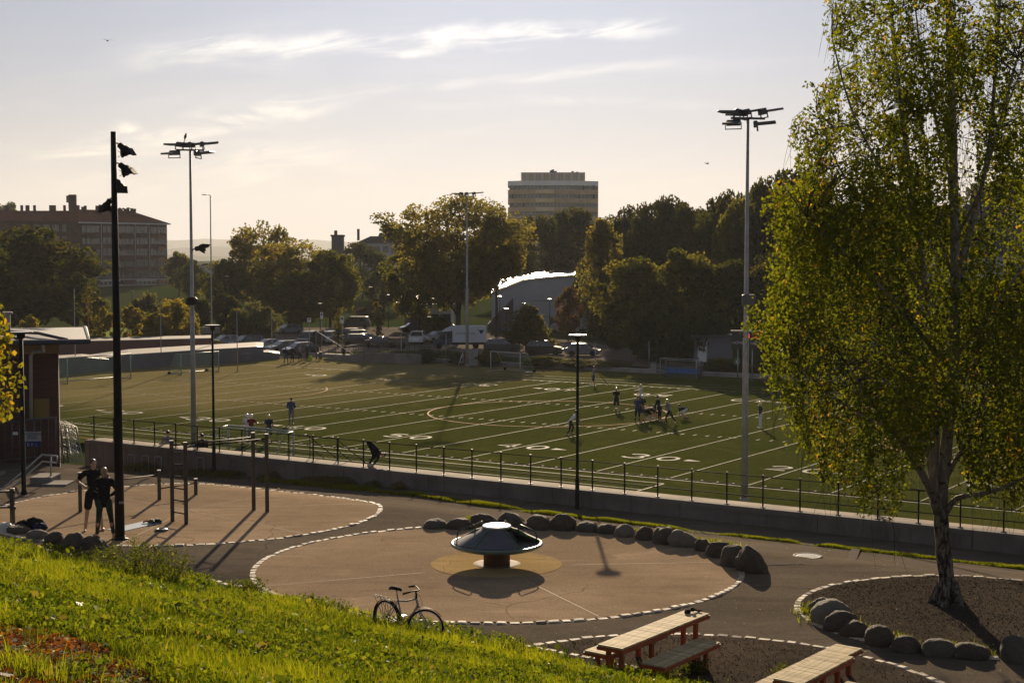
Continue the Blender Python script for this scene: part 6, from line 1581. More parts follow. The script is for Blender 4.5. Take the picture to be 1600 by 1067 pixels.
def build_cars():
    BLK = ('black', (.012, .012, .014)); DGR = ('dark_grey', (.04, .042, .046)); DBL = ('dark_blue', (.02, .028, .05)); BLU = ('steel_blue', (.10, .14, .20)); SIL = ('silver', (.30, .31, .32)); WHT = ('white', (.60, .60, .60)); GRY = ('mid_grey', (.13, .135, .145))
    a = math.radians(215)
    car(469, 176, a, 'dark blue grey car at the right end of the row behind the four figures', DBL, 'hatch')
    car(445, 180, a, 'grey teal car second from the right in the row behind the four figures', ('teal_grey', (.07, .10, .11)), 'estate')
    car(420, 184, a, 'steel blue car in the middle of the row of five', BLU, 'sedan')
    car(386, 188, a, 'black car with lit rear pillar, fourth in the row of five', BLK, 'suv')
    car(353, 192, a, 'silver roofed car farthest left, mostly hidden by the skate ramp', SIL, 'hatch')
    car(486, 194, math.radians(250), 'dark van under the trees left of the parking signs', BLK, 'van')
    car(451, 222, math.radians(215), 'pale blue car with glinting windscreen under the trees', BLU, 'hatch')
    car(512, 198, math.radians(262), 'dark car with pale roof facing the camera behind the barrier', SIL, 'suv')
    car(521, 212, math.radians(250), 'dark car behind the pale roofed one by the parking signs', DGR, 'sedan')
    car(541, 210, math.radians(200), 'dark grey car behind the slim tree', DGR, 'estate')
    car(551, 201, math.radians(195), 'dark car with a sunlit bonnet edge near the stone blocks', BLK, 'suv')
    car(563, 195, math.radians(8), 'black estate car left of the car with glinting headlight', BLK, 'estate')
    car(574, 198, math.radians(5), 'silver roofed car behind the black estate car', SIL, 'sedan')
    car(597, 190, math.radians(-8), 'dark car facing right with a glinting headlight', DGR, 'sedan')
    car(555, 240, math.radians(180), 'dark blue people carrier driving left at the back of the car park', DBL, 'van')
    car(652, 198, math.radians(268), 'white car facing the camera on the sunlit car park', WHT, 'suv')
    car(684, 202, math.radians(215), 'silver car half hidden behind the truck cab', SIL, 'hatch')
    car(786, 180, math.radians(-8), 'dark grey car right of the box truck facing right', DGR, 'suv')
    car(851, 176, math.radians(-8), 'black car in the middle of the right row behind the white goal', BLK, 'suv')
    car(911, 174, math.radians(-10), 'grey blue car with a sunlit roof behind the near park lamp', GRY, 'hatch')
    car(881, 226, math.radians(0), 'pale car parked far back against the sports hall', SIL, 'estate')
    car(690, 232, math.radians(185), 'dark car in the shade before the clubhouse', BLK, 'hatch')
    car(645, 228, math.radians(200), 'small dark car in front of the open shelter', DGR, 'hatch')
    car(326, 262, math.radians(262), 'grey car coming down the road in the gap behind the mast', GRY, 'estate')
    car(336, 300, math.radians(262), 'white van far up the road behind the street light', WHT, 'van')
    # box truck
    d = 188; b = PD(720, 540, d); r = empty('box_truck', (b.x, d, .09), math.radians(183), 'white box truck with dark blue cab, lettering and triangle emblem on its side', 'truck')
    M_B = mat('white_truck_box', (.50, .52, .55), .5, .05, .6); M_CAB = paint('truck_blue', (.025, .035, .07))
    mb = MB(); mb.bbox((-1.1, 0, 1.85), (4.35, 2.1, 2.1), .05); mb.build('cargo_box', M_B, r)
    mb = MB(); mb.add([(1.1, -1.0, 2.3), (1.1, 1.0, 2.3), (1.1, 1.0, 2.9), (1.1, -1.0, 2.9), (2.35, .9, 2.2), (2.35, -.9, 2.2), (1.9, .9, 2.55), (1.9, -.9, 2.55)], [(3, 2, 6, 7), (7, 6, 4, 5), (0, 3, 7, 5), (1, 4, 6, 2), (0, 5, 4, 1)]); mb.build('wind_deflector', M_B, r)
    prof = [(1.1, .5), (3.5, .45), (3.62, .7), (3.5, 1.05), (2.95, 1.25), (2.2, 2.15), (1.1, 2.25)]
    mb = MB(); n = len(prof); vs = [(x, -.98, z) for x, z in prof]+[(x, .98, z) for x, z in prof]
    mb.add(vs, [tuple(range(n)), tuple(reversed(range(n, 2*n)))]+[((i+1) % n, i, n+i, n+(i+1) % n)[::-1] for i in range(n)]); mb.build('cab', M_CAB, r)
    mb = MB(); mb.add([(2.93, -.85, 1.32), (2.93, .85, 1.32), (2.28, .8, 2.10), (2.28, -.8, 2.10)], [(0, 1, 2, 3)]); mb.add([(2.95, -.85, 1.34), (2.95, .85, 1.34), (2.30, .8, 2.12), (2.30, -.8, 2.12)], [(0, 1, 2, 3)]); mb.build('windscreen', mat('pale_reflecting_glass', (.25, .27, .28), .1, spec=.9), r)
    for s in (-1, 1):
        mb = MB(); mb.add([(1.35, s*.995, 1.3), (2.65, s*.995, 1.3), (2.1, s*.995, 2.0), (1.35, s*.995, 2.05)], [(0, 1, 2, 3) if s < 0 else (3, 2, 1, 0)]); mb.build('side_window', M_GLASS, r)
        mb = MB(); mb.bbox((2.6, s*1.18, 1.5), (.14, .22, .34), .04); mb.build('mirror', M_BLACK, r)
        for xc in (2.75, -1.9):
            MT = Matrix.Translation((xc, s*.86, .38)) @ Matrix.Rotation(PI/2, 4, 'X')
            mb = MB(); mb.lathe([(.2, -.12), (.36, -.13), (.38, -.08), (.38, .08), (.36, .13), (.2, .12)], 18, M=MT); w = mb.build('wheel', M_RUBBER, r); mb = MB(); mb.lathe([(0, -.11), (.22, -.09), (.22, .09), (0, .11)], 12, M=MT); mb.build('rim', M_ALLOY, w)
    mb = MB(); mb.box((-.2, 0, .62), (6.4, 1.5, .22)); mb.build('chassis', M_RUBBER, r)
    mb = MB(); mb.bbox((3.6, 0, .95), (.05, 1.5, .2), .01); mb.build('grille', M_BLACK, r)
    def text(s, size, parent, loc, rot, m, name='lettering', ext=.004):
        cu = bpy.data.curves.new(name, 'FONT'); cu.body = s; cu.size = size; cu.align_x = 'CENTER'; cu.align_y = 'CENTER'; cu.extrude = ext
        o = bpy.data.objects.new(name, cu); COL.objects.link(o); bpy.context.view_layer.update()
        me = bpy.data.meshes.new_from_object(o.evaluated_get(bpy.context.evaluated_depsgraph_get())); bpy.data.objects.remove(o)
        me.materials.clear(); me.materials.append(m); return link(name, me, parent, loc, rot)
    globals()['text'] = text
    M_INK = mat('dark_blue_lettering', (.02, .025, .05), .6)
    text('ACCELERATOR', .36, r, (-.55, 1.056, 1.95), (PI/2, 0, PI), M_INK)
    mb = MB(); mb.add([(-2.25, 1.058, 2.38), (-3.0, 1.058, 2.38), (-2.55, 1.058, 1.85)], [(0, 1, 2)]); mb.add([(-1.95, 1.058, 2.4), (-2.2, 1.058, 2.4), (-2.3, 1.058, 2.3)], [(0, 1, 2)]); mb.build('triangle_emblem', M_INK, r)
build_cars()

# ------------------------------------------------------------------ scoreboard, dugout, skate ramps, pavilion
def clear_plastic():
    if 'clear_plastic' in MATS: return MATS['clear_plastic']
    m = bpy.data.materials.new('clear_plastic'); m.use_nodes = True; nt = m.node_tree; x = NX(nt)
    t = x.n('ShaderNodeBsdfTransparent'); t.inputs['Color'].default_value = (.86, .88, .88, 1); mx = x.n('ShaderNodeMixShader'); mx.inputs[0].default_value = .22
    nt.links.new(t.outputs[0], mx.inputs[1]); nt.links.new(nt.nodes['Principled BSDF'].outputs[0], mx.inputs[2]); nt.nodes['Principled BSDF'].inputs['Base Color'].default_value = (.12, .14, .15, 1); nt.nodes['Principled BSDF'].inputs['Roughness'].default_value = .2
    nt.links.new(mx.outputs[0], nt.nodes['Material Output'].inputs['Surface']); MATS['clear_plastic'] = m; return m
def build_misc():
    d = 140; a = P(1151, 595, 0); b = P(1179, 598, 0); c = P(1166, 596, 0)
    tl = PD(1143, 516.5, c.y); br = PD(1191, 545.5, c.y); W = br.x-tl.x; zc = (tl.z+br.z)/2; H = tl.z-br.z
    r = empty('scoreboard', (c.x, c.y, 0), 0, 'dark scoreboard on two thin posts with HOME lettering and red digits', 'scoreboard')
    cx_ = (tl.x+br.x)/2-c.x
    mb = MB(); mb.bbox((cx_, .1, zc), (W, .2, H), .03); mb.build('panel', mat('scoreboard_black', (.018, .018, .02), .6), r)
    mb = MB(); mb.bbox((cx_, .1, zc+H/2-.04), (W+.06, .28, .12), .02); mb.build('top_edge', M_GREYPOLE, r)
    for p in (a, b):
        mb = MB(); mb.cyl((p.x-c.x, .1, 0), (p.x-c.x, .1, zc-H/2), .055, None, 8); mb.build('post', M_GALV, r)
    M_WL = mat('white_lettering', (.5, .5, .5), .6)
    text('HOME', .36, r, (cx_-W*.30, -.03, zc-H*.16), (PI/2, 0, 0), M_WL); text('GUEST', .33, r, (cx_+W*.28, -.03, zc-H*.2), (PI/2, 0, 0), M_WL)
    red = mat('red_digit_segments', (.5, .02, .02), .5, emit=((1, .05, .04), .5))
    text('4', .62, r, (cx_+.15, -.03, zc+H*.18), (PI/2, 0, 0), red, 'digit'); text('0', .62, r, (cx_+.8, -.03, zc+H*.2), (PI/2, 0, 0), red, 'digit'); text('0', .5, r, (cx_+.08, -.03, zc-H*.42), (PI/2, 0, 0), M_WL, 'digit')
    p = PD(1151.5, 566, c.y-.1); r2 = empty('notice_sign', (a.x, a.y-.15, 0), 0, 'small green notice fixed to the left post of the scoreboard', 'sign')
    mb = MB(); mb.box((0, 0, p.z), (.55, .03, .62)); mb.build('panel', mat('dull_green_sign', (.09, .16, .10), .6), r2); mb = MB(); mb.box((0, -.02, p.z), (.22, .01, .22)); mb.build('symbol', M_OFFW, r2)
    # dugout
    a = P(1031.5, 589, 0); b = P(1088, 592, 0); L = (b-a).length; rz = math.atan2(b.y-a.y, b.x-a.x)
    r = empty('dugout', a, rz, 'clear team shelter with a thin frame and a row of blue seats', 'team shelter')
    H = 1.9; D = 1.25
    for x_ in (0, L):
        mb = MB(); mb.tube([(x_, 0, 0), (x_, 0, H), (x_, D, H-.25), (x_, D, 0)], .04, 6); mb.build('side_frame', M_GALV, r)
        mb = MB(); mb.add([(x_, .03, .1), (x_, D-.03, .1), (x_, D-.03, H-.3), (x_, .03, H-.05)], [(0, 1, 2, 3)]); mb.build('side_pane', clear_plastic(), r)
    for y, z in ((0, H), (D, H-.25), (D, .1)):
        mb = MB(); mb.cyl((0, y, z), (L, y, z), .035, None, 6); mb.build('beam', M_GALV, r)
    mb = MB(); mb.box((L/2, D+.01, .85), (L-.1, .02, 1.4)); mb.build('back_pane', clear_plastic(), r)
    MS = mat('blue_plastic_seat', (.02, .11, .30), .45); n = 9
    for i in range(n):
        x_ = L*(i+.7)/(n+.4); mb = MB(); mb.bbox((x_, D*.62, .46), (L/n*.82, .42, .06), .02); mb.bbox((x_, D*.62+.22, .68), (L/n*.82, .06, .42), .02); mb.build('seat', MS, r)
    mb = MB(); mb.box((L/2, D*.62, .2), (L*.94, .1, .4)); mb.build('seat_base', M_DARKGREY, r)
    # skate ramps
    def ramp(pts, z, depth, label, mw, mt):
        f = [P(x_, y_, 0) for x_, y_ in pts]; back = [Vector((p.x*(1+depth/p.y), p.y+depth, 0)) for p in f]
        c = f[0]; r = empty('skate_ramp', c, 0, label, 'skate ramp', 'concrete skate ramps left of the field')
        poly = [(p.x-c.x, p.y-c.y) for p in f]+[(p.x-c.x, p.y-c.y) for p in reversed(back)]
        n = len(f); mb = MB(); zz = z if isinstance(z, list) else [z]*n
        vs = [(poly[i][0], poly[i][1], 0) for i in range(2*n)]
        zt = zz+zz[::-1]
        vs += [(poly[i][0], poly[i][1], zt[i]) for i in range(2*n)]
        fs = [(i, (i+1) % (2*n), 2*n+(i+1) % (2*n), 2*n+i) for i in range(2*n)]
        mb.add(vs, fs); mb.build('wall', mw, r)
        mb = MB(); mb.add([(v[0], v[1], v[2]+.03) for v in vs[2*n:]], [(i, i+1, 2*n-2-i, 2*n-1-i) for i in range(n-1)]); mb.build('deck', mt, r)
        mb = MB(); mb.tube([(vs[2*n+i][0], vs[2*n+i][1]-.02, vs[2*n+i][2]+.03) for i in range(n)], .05, 6); mb.build('coping', M_GALV, r)
        return r
    M_SKW = mat('shaded_skate_concrete', (.125, .125, .14), .8, .12, .4); M_SKD = mat('sunlit_skate_concrete', (.25, .225, .20), .75, .1, .3); M_SKR = mat('shade_brown_skate_wall', (.13, .07, .06), .8)  # walls, red-brown one too, carry shade in their colour; decks carry sunlight
    ramp([(126, 581), (200, 577), (300, 571), (360, 567), (400, 564), (412, 563)], [1.0, 1.5, 1.6, 1.6, 1.6, 1.5], 9, 'long grey skate ramp with a sunlit deck behind the goals', M_SKW, M_SKD)
    ramp([(40, 566), (120, 564), (200, 562), (330, 558)], [2.1, 2.2, 2.2, 2.2], 7, 'farther skate ramp with front toned dark for shade and deck toned for sun', M_SKR, M_SKD)
    ramp([(60, 590), (128, 583), (170, 580)], [1.7, 1.6, 1.2], 5, 'dark grey skate bank beside the pavilion and the big goal', M_SKW, M_SKD)
    ramp([(376, 566), (420, 562), (437, 561)], [.9, .85, .6], 4, 'lowest skate block at the right end beside the net pole', M_SKW, M_SKD)
    p = P(263, 536, 0); r = empty('tree_guard', (p.x, p.y, .1), 0, 'pale wooden tree guard in front of the willow', 'tree guard')
    for x_ in (-.65, 0, .65):
        mb = MB(); mb.box((x_, 0, .55), (.1, .1, 1.1)); mb.build('post', M_PLANK[0], r)
    for z in (.55, .95):
        mb = MB(); mb.box((0, -.07, z), (1.5, .05, .14)); mb.build('board', M_PLANK[1], r)
    # brick pavilion at the left edge
    M_BRK = bpy.data.materials.new('pavilion_brick'); M_BRK.use_nodes = True; nt = M_BRK.node_tree; x = NX(nt); bs = nt.nodes['Principled BSDF']
    bt = x.n('ShaderNodeTexBrick'); bt.inputs['Color1'].default_value = (.085, .045, .035, 1); bt.inputs['Color2'].default_value = (.06, .035, .03, 1); bt.inputs['Mortar'].default_value = (.10, .09, .08, 1)
    bt.inputs['Scale'].default_value = 4.0; bt.inputs['Mortar Size'].default_value = .012; bt.inputs['Brick Width'].default_value = 1.0; bt.inputs['Row Height'].default_value = .30
    tcn = x.n('ShaderNodeTexCoord').outputs['Object']; spx = x.n('ShaderNodeSeparateXYZ'); nt.links.new(tcn, spx.inputs[0])
    nt.links.new(x.comb(x.m('ADD', spx.outputs[0], spx.outputs[1]), spx.outputs[2], 0), bt.inputs['Vector'])
    nt.links.new(bt.outputs['Color'], bs.inputs['Base Color']); bs.inputs['Roughness'].default_value = .9; bs.inputs['Specular IOR Level'].default_value = .1
    d = 52; cx_ = PD(91.5, 600, d); zt = PD(91, 548, d).z
    r = empty('brick_pavilion', (cx_.x, d, 3.0), R_(17), 'dark brick pavilion with a low shiny hipped roof at the left edge', 'pavilion')
    h = zt-3.0
    mb = MB(); mb.box((-6, 4, h/2), (12, 8, h)); mb.build('wall', M_BRK, r)
    ze = PD(130, 533, d-1).z-3.0
    mb = MB(); mb.box((-6.0, 4.0, (h+ze)/2-.05), (12.06, 8.06, ze-h+.1)); mb.build('fascia', mat('tan_fascia', (.24, .165, .10), .7, .1, 2), r)
    zr = PD(50, 514, d+3.5).z-3.0
    e = 1.0; L_ = 12
    M_PR = mat('weathered_roof_felt', (.06, .056, .06), .6, .2, 2.0, .3, 14)
    mb = MB(); v = [(-L_-e, -e, ze), (e, -e, ze), (e, 8+e, ze), (-L_-e, 8+e, ze), (-L_+3, 4, zr), (-2.6, 4, zr)]
    mb.add(v, [(0, 1, 5, 4), (1, 2, 5), (2, 3, 4, 5), (3, 0, 4), (3, 2, 1, 0)]); mb.build('roof', M_PR, r)
    mb = MB(); mb.tube([(-L_-e, -e-.06, ze-.03), (e+.06, -e-.06, ze-.03), (e+.06, 8+e, ze-.03)], .09, 8); mb.build('gutter', mat('blue_grey_gutter', (.05, .06, .085), .7), r)
    for i in range(9):
        f = i/8; mb = MB(); a_ = Vector((-11.5+f*11.8, -e+.05, ze+.05)); b_ = Vector((-9+f*6.6, 3.6, zr)); mb.tube([a_, a_.lerp(b_, .35)+Vector((0, 0, .10)), b_], .06, 5); mb.build('roof_batten', M_PR, r)
    iv = Matrix.Rotation(-R_(17), 4, 'Z'); pa = iv @ (PD(66, 537, d-1.1)-r.location); pb = iv @ (PD(48, 556, d-.75)-r.location); pc = iv @ (PD(48.5, 655, d-.75)-r.location)
    mb = MB(); mb.tube([pa, pa+Vector((.05, .05, -.25)), pb+Vector((.1, 0, .15)), pb, pc], .065, 8); mb.build('downpipe', M_GREYPOLE, r)
    p = iv @ (PD(65, 638, d-.40)-r.location); mb = MB(); mb.box(tuple(p), (.52, .05, .68)); mb.build('notice', mat('yellowed_notice', (.17, .13, .05), .7), r)
    p = iv @ (PD(12, 500, d+2)-r.location); mb = MB(); mb.box((p.x, p.y, p.z-.2), (.19, .25, .9)); mb.prism([(p.x-.17, p.y-.2), (p.x+.17, p.y-.2), (p.x+.17, p.y+.2), (p.x-.17, p.y+.2)], p.z+.24, p.z+.30); mb.build('roof_vent', M_GREYPOLE, r)
    # banner on the fence
    d2 = 49.6; c = PD(50.5, 686, d2); w = 27/FPX*d2; h = 24/FPX*d2
    r = empty('club_banner', c, .0, 'white and blue banner with rows of lettering hanging before the pavilion', 'banner')
    mb = MB(); mb.box((0, 0, h*.18), (w, .02, h*.62)); mb.build('white_half', mat('grey_white_banner', (.30, .31, .33), .7), r)
    mb = MB(); mb.box((0, 0, -h*.32), (w, .021, h*.38)); mb.build('blue_half', mat('blue_banner', (.02, .03, .12), .7), r)
    text('VELKOMMEN', .105, r, (0, -.014, h*.34), (PI/2, 0, 0), M_CLNAVY); text('BREDDE', .085, r, (0, -.014, h*.19), (PI/2, 0, 0), M_CLNAVY); text('OG BARN', .085, r, (0, -.014, h*.05), (PI/2, 0, 0), M_CLNAVY)
    text('B K L', .16, r, (0, -.015, -h*.36), (PI/2, 0, 0), mat('dim_white_print', (.25, .25, .28), .7))
    c = PD(24, 677, d2); r = empty('small_notice', c, -.1, 'small pale notice left of the lamp pole by the pavilion', 'sign'); mb = MB(); mb.box((0, 0, 0), (.17, .02, .1)); mb.build('panel', M_OFFW, r)
    # stack of leaning fence panels
    r = empty('fence_panels', PD(112, 718, 52.2), 0, 'stack of leaning steel mesh fence panels beside the pavilion corner', 'fence panels'); o = r.location
    for i in range(6):
        a_ = PD(92+i*7.5, 723-i*.4, 52.2-i*.12)-o; b_ = PD(88+i*6.3, 660+i*1.5, 53.0-i*.12)-o; w_ = Vector((-1.5+.1*i, 1.9, 0))
        mb = MB(); mb.tube([a_, b_, b_+w_, a_+w_, a_], .022, 6)
        for k in range(1, 6): mb.tube([a_.lerp(a_+w_, k/6), b_.lerp(b_+w_, k/6)], .006, 4)
        for k in range(1, 5): mb.tube([a_.lerp(b_, k/5), (a_+w_).lerp(b_+w_, k/5)], .006, 4)
        mb.build('panel', M_GALV if i > 2 else M_DARKGREY, r)
    # dark railing in front of the pavilion
    r = empty('dark_fence', PD(45, 715, 50.4), 0, 'dark mesh fence in front of the brick pavilion carrying the banner', 'fence'); o = r.location
    mb = MB(); mb.tube([PD(-20, 662, 50.4)-o, PD(88, 652, 50.4)-o], .04, 6); mb.build('top_rail', M_DARKGREY, r)
    mb = MB(); mb.tube([PD(-20, 720, 50.4)-o, PD(88, 712, 50.4)-o], .03, 6); mb.build('bottom_rail', M_DARKGREY, r)
    for i in range(10):
        x_ = -15+i*11.3; mb = MB(); mb.tube([PD(x_, 661-i*.8, 50.4)-o, PD(x_, 722-i*.8, 50.4)-o], .03 if i % 3 == 0 else .012, 5); mb.build('bar', M_DARKGREY, r)
    # stairs and handrail
    r = empty('outdoor_stairs', G(20, 752), 0, 'concrete stairs going up to the left in the shade of the pavilion', 'stairs'); o = r.location
    for i in range(7):
        mb = MB(); mb.box((-1.6-i*.35, .9+i*.05, .02+.13*i), (1.6, 1.6, .14)); mb.build('step', M_WALL, r)  # darker wall concrete puts the shade into the steps' colour
    r = empty('stair_railing', G(80, 753), 0, 'pale double tube handrail beside the stairs', 'handrail'); o = r.location; dd = o.y
    for z_ in (0, -.22):
        pts = [PD(-2, 768, dd-1.5)-o, PD(34, 738, dd-.6)-o, PD(66, 710, dd)-o, PD(89, 712.5, dd)-o]
        mb = MB(); mb.tube([p+Vector((0, 0, z_)) for p in pts], .03, 7); mb.build('rail', M_GALV, r)
    for px_, pt, pb_ in ((79.5, 711, 753), (34.5, 738, 765), (89, 712, 722)):
        mb = MB(); mb.tube([PD(px_, pt, dd)-o, PD(px_, pb_, dd)-o], .03, 7); mb.build('post', M_GALV, r)
    for (px_, py_, w_, h_, dep, lb) in ((71, 748, 34, 10, 1.0, 'shade-toned concrete block with a pale top under the handrail'), (90, 755, 40, 3, .9, 'low concrete slab at the foot of the handrail')):
        p = G(px_, py_+h_*.4); mb = MB(); mb.bbox((0, 0, h_/FPX*p.y/2), (w_/FPX*p.y, dep, h_/FPX*p.y), .02); o_ = mb.build('concrete_block', M_WALL, None, tuple(p)); tag(o_, lb, 'concrete block')  # blocks take the darker wall concrete as painted shade
    # small bollard-like bike stands by the wall
    for i, px_ in enumerate((205, 227, 247, 313)):
        t = wall_t(*G(px_, 738).to_2d()); p = G(px_, 738+i*1.6); r = empty('bike_stand', p, 0, ['thin steel hoop stand by the wall, leftmost', 'thin steel hoop stand by the wall, second from left', 'thin steel hoop stand by the wall above the low bar post', 'thin steel hoop stand by the wall seen through the ladder posts'][i], 'bike stand', 'hoop stands along the wall')
        mb = MB(); mb.tube([(-.14, 0, 0), (-.14, 0, .68), (-.10, 0, .74), (.10, 0, .74), (.14, 0, .68), (.14, 0, 0)], .02, 6); mb.build('hoop', M_GALV, r)
build_misc()
# ------------------------------------------------------------------ people
DG = None
def capsule(bm_v, bm_f, a, b, ra, rb, n=10, flat=1.0):
    """closed tapered limb with rounded ends"""
    a, b = Vector(a), Vector(b); t = (b-a); L = t.length
    t = t.normalized() if L > 1e-6 else Vector((0, 0, 1))
    u = t.orthogonal().normalized(); w = t.cross(u)
    if flat != 1.0:                      # keep the wide axis along local x
        u = (Vector((1, 0, 0)) - t*t.x).normalized(); w = t.cross(u)
    rings = []
    for k in range(4):
        q = PI/2*(1-k/3.0); rings.append((a - t*math.sin(q)*ra, ra*math.cos(q)))
    for k in range(4):
        q = PI/2*(k/3.0); rings.append((b + t*math.sin(q)*rb, rb*math.cos(q)))
    base = len(bm_v)
    for c, r_ in rings:
        for k in range(n):
            x_ = 2*PI*k/n; bm_v.append(c + (u*math.cos(x_) + w*math.sin(x_)*flat)*max(r_, 1e-4))
    m = len(rings)
    for i in range(m-1):
        for k in range(n):
            bm_f.append((base+i*n+k, base+i*n+(k+1) % n, base+(i+1)*n+(k+1) % n, base+(i+1)*n+k))
    bm_f.append(tuple(base+k for k in reversed(range(n)))); bm_f.append(tuple(base+(m-1)*n+k for k in range(n)))
def ellipsoid(bm_v, bm_f, c, r, n=12, m=8, R=None):
    base = len(bm_v); c = Vector(c)
    for i in range(m+1):
        t = -PI/2+PI*i/m
        for k in range(n):
            a = 2*PI*k/n; v = Vector((r[0]*math.cos(t)*math.cos(a), r[1]*math.cos(t)*math.sin(a), r[2]*math.sin(t)))
            bm_v.append(c+(R @ v if R is not None else v))
    for i in range(m):
        for k in range(n): bm_f.append((base+i*n+k, base+i*n+(k+1) % n, base+(i+1)*n+(k+1) % n, base+(i+1)*n+k))
def fuse(name, V, F, m, parent, vox, smooth_it=3):
    me = bpy.data.meshes.new(name); me.from_pydata([tuple(v) for v in V], [], F); me.update()
    o = bpy.data.objects.new(name, me); COL.objects.link(o)
    md = o.modifiers.new('r', 'REMESH'); md.mode = 'VOXEL'; md.voxel_size = vox; md.use_smooth_shade = True
    if smooth_it:
        ms = o.modifiers.new('s', 'SMOOTH'); ms.factor = .5; ms.iterations = smooth_it
    bpy.context.view_layer.update()
    out = bpy.data.meshes.new_from_object(o.evaluated_get(bpy.context.evaluated_depsgraph_get()))
    bpy.data.objects.remove(o); out.materials.clear(); out.materials.append(m); out.name = name
    for p in out.polygons: p.use_smooth = True
    return link(name, out, parent)
def direction(flex, abd, side):
    """straight down, swung forward (+y) by flex and outward by abd"""
    return Vector((side*math.sin(abd)*1.0, math.sin(flex)*math.cos(abd), -math.cos(flex)*math.cos(abd)))
R_ = math.radians
def person(loc, rz, label, pose, top, bottom, h=1.78, shoe=None, head=None, hair=None, long_sleeve=False, long_legs=True, vox=.021, fem=False, group='people on and around the field', barefoot=False, fine=False, bottom_len=.55, facemask=False):
    """pose: lean, twist, legs [(thigh flex, abd, shin flex, abd)*2], arms [(upper flex, abd, fore flex, abd)*2], nod"""
    k = h/1.78
    lean = R_(pose.get('lean', 4)); side_lean = R_(pose.get('side', 0)); nod = R_(pose.get('nod', 0)); turn = R_(pose.get('turn', 0))
    legs = pose.get('legs', [(2, 5, -3, 4), (2, 5, -3, 4)]); arms = pose.get('arms', [(4, 10, 14, 6), (4, 10, 14, 6)])
    spine = Vector((math.sin(side_lean), math.sin(lean)*math.cos(side_lean), math.cos(lean)*math.cos(side_lean)))
    pel = Vector((0, 0, 0)); waist = pel+spine*.16*k
    sp2 = Vector((spine.x, math.sin(lean*1.08)*math.cos(side_lean), math.cos(lean*1.08)*math.cos(side_lean)))
    chest = waist+sp2*.20*k; neck = chest+sp2*.20*k
    hd = Vector((math.sin(side_lean), math.sin(lean*.6+nod), math.cos(lean*.6+nod))).normalized()
    headc = neck+hd*.175*k
    right = Vector((1, 0, 0)); fwd = right.cross(sp2)*-1
    sw = (.175 if fem else .195)*k; hw = (.10 if fem else .095)*k
    J = {}
    for i, s in enumerate((-1, 1)):
        tf, ta, sf, sa = [R_(q) for q in legs[i]]
        hip = pel+Vector((s*hw, 0, -.03*k)); kn = hip+direction(tf, ta, s)*.44*k; an = kn+direction(sf, sa, s)*.42*k
        J['hip', s] = hip; J['knee', s] = kn; J['ankle', s] = an
        J['heel', s] = an+Vector((0, -.05*k, -.055*k)); J['toe', s] = an+Vector((s*.03*k, .15*k, -.062*k))
        uf, ua, ff, fa = [R_(q) for q in arms[i]]
        sh = neck+right*s*sw-sp2*.045*k; el = sh+direction(uf, ua, s)*.30*k; wr = el+direction(ff, fa, s)*.265*k
        J['sh', s] = sh; J['el', s] = el; J['wr', s] = wr; J['hand', s] = wr+(wr-el).normalized()*.085*k
    zmin = min(min(J['heel', s].z, J['toe', s].z) for s in (-1, 1)) - .028*k
    if 'drop' in pose: zmin = -pose['drop']
    off = Vector((0, 0, -zmin))
    mv = lambda p: p+off
    r = empty('person', loc, rz, label, 'person', group)
    V, F = [], []
    capsule(V, F, mv(pel), mv(waist), .135*k, .12*k, 14, .72); capsule(V, F, mv(waist), mv(chest), .12*k, .15*k, 14, .68); capsule(V, F, mv(chest), mv(neck-sp2*.08*k), .155*k, .13*k, 14, .66)
    capsule(V, F, mv(neck-sp2*.05*k), mv(neck+hd*.09*k), .062*k, .054*k)
    Rm = hd.to_track_quat('Z', 'Y').to_matrix().to_4x4() if True else None
    # head frame: y forward
    zf = hd; xf = Vector((math.cos(turn), math.sin(turn), 0)); yf = zf.cross(xf).normalized(); xf = yf.cross(zf).normalized()
    HR = Matrix((xf, yf, zf)).transposed()
    hc = mv(headc)
    ellipsoid(V, F, hc+zf*.02*k, (.074*k, .094*k, .10*k), 14, 10, HR)
    ellipsoid(V, F, hc+yf*.025*k-zf*.055*k, (.056*k, .066*k, .062*k), 12, 8, HR)          # jaw
    capsule(V, F, hc+yf*.085*k+zf*.015*k, hc+yf*.108*k-zf*.018*k, .010*k, .016*k, 8)         # nose
    for s in (-1, 1):
        ellipsoid(V, F, hc+xf*s*.078*k-zf*.0*k, (.012*k, .022*k, .033*k), 8, 6, HR)          # ears
        capsule(V, F, mv(J['hip', s]), mv(J['knee', s]), .088*k, .056*k, 12); capsule(V, F, mv(J['knee', s]), mv(J['ankle', s]), .056*k, .038*k, 10)
        calf = J['knee', s].lerp(J['ankle', s], .3); capsule(V, F, mv(calf+Vector((0, -.02*k, 0))), mv(calf.lerp(J['ankle', s], .3)+Vector((0, -.014*k, 0))), .048*k, .04*k, 10)
        capsule(V, F, mv(J['heel', s]), mv(J['toe', s]), .036*k, .030*k, 10); capsule(V, F, mv(J['ankle', s]), mv(J['heel', s]+Vector((0, .03*k, .01))), .04*k, .036*k, 8)
        capsule(V, F, mv(neck-sp2*.07*k), mv(J['sh', s]), .07*k, .062*k, 10)
        capsule(V, F, mv(J['sh', s]), mv(J['el', s]), .054*k, .042*k, 10); capsule(V, F, mv(J['el', s]), mv(J['wr', s]), .041*k, .028*k, 10)
        palm = (J['wr', s]*.4+J['hand', s]*.6); capsule(V, F, mv(J['wr', s]), mv(J['hand', s]), .028*k, .034*k, 10)
        dr = (J['wr', s]-J['el', s]).normalized(); sidev = dr.cross(Vector((s, .2, .1))).normalized(); nv = dr.cross(sidev)
        rf = .0095*k if fine else .0125*k
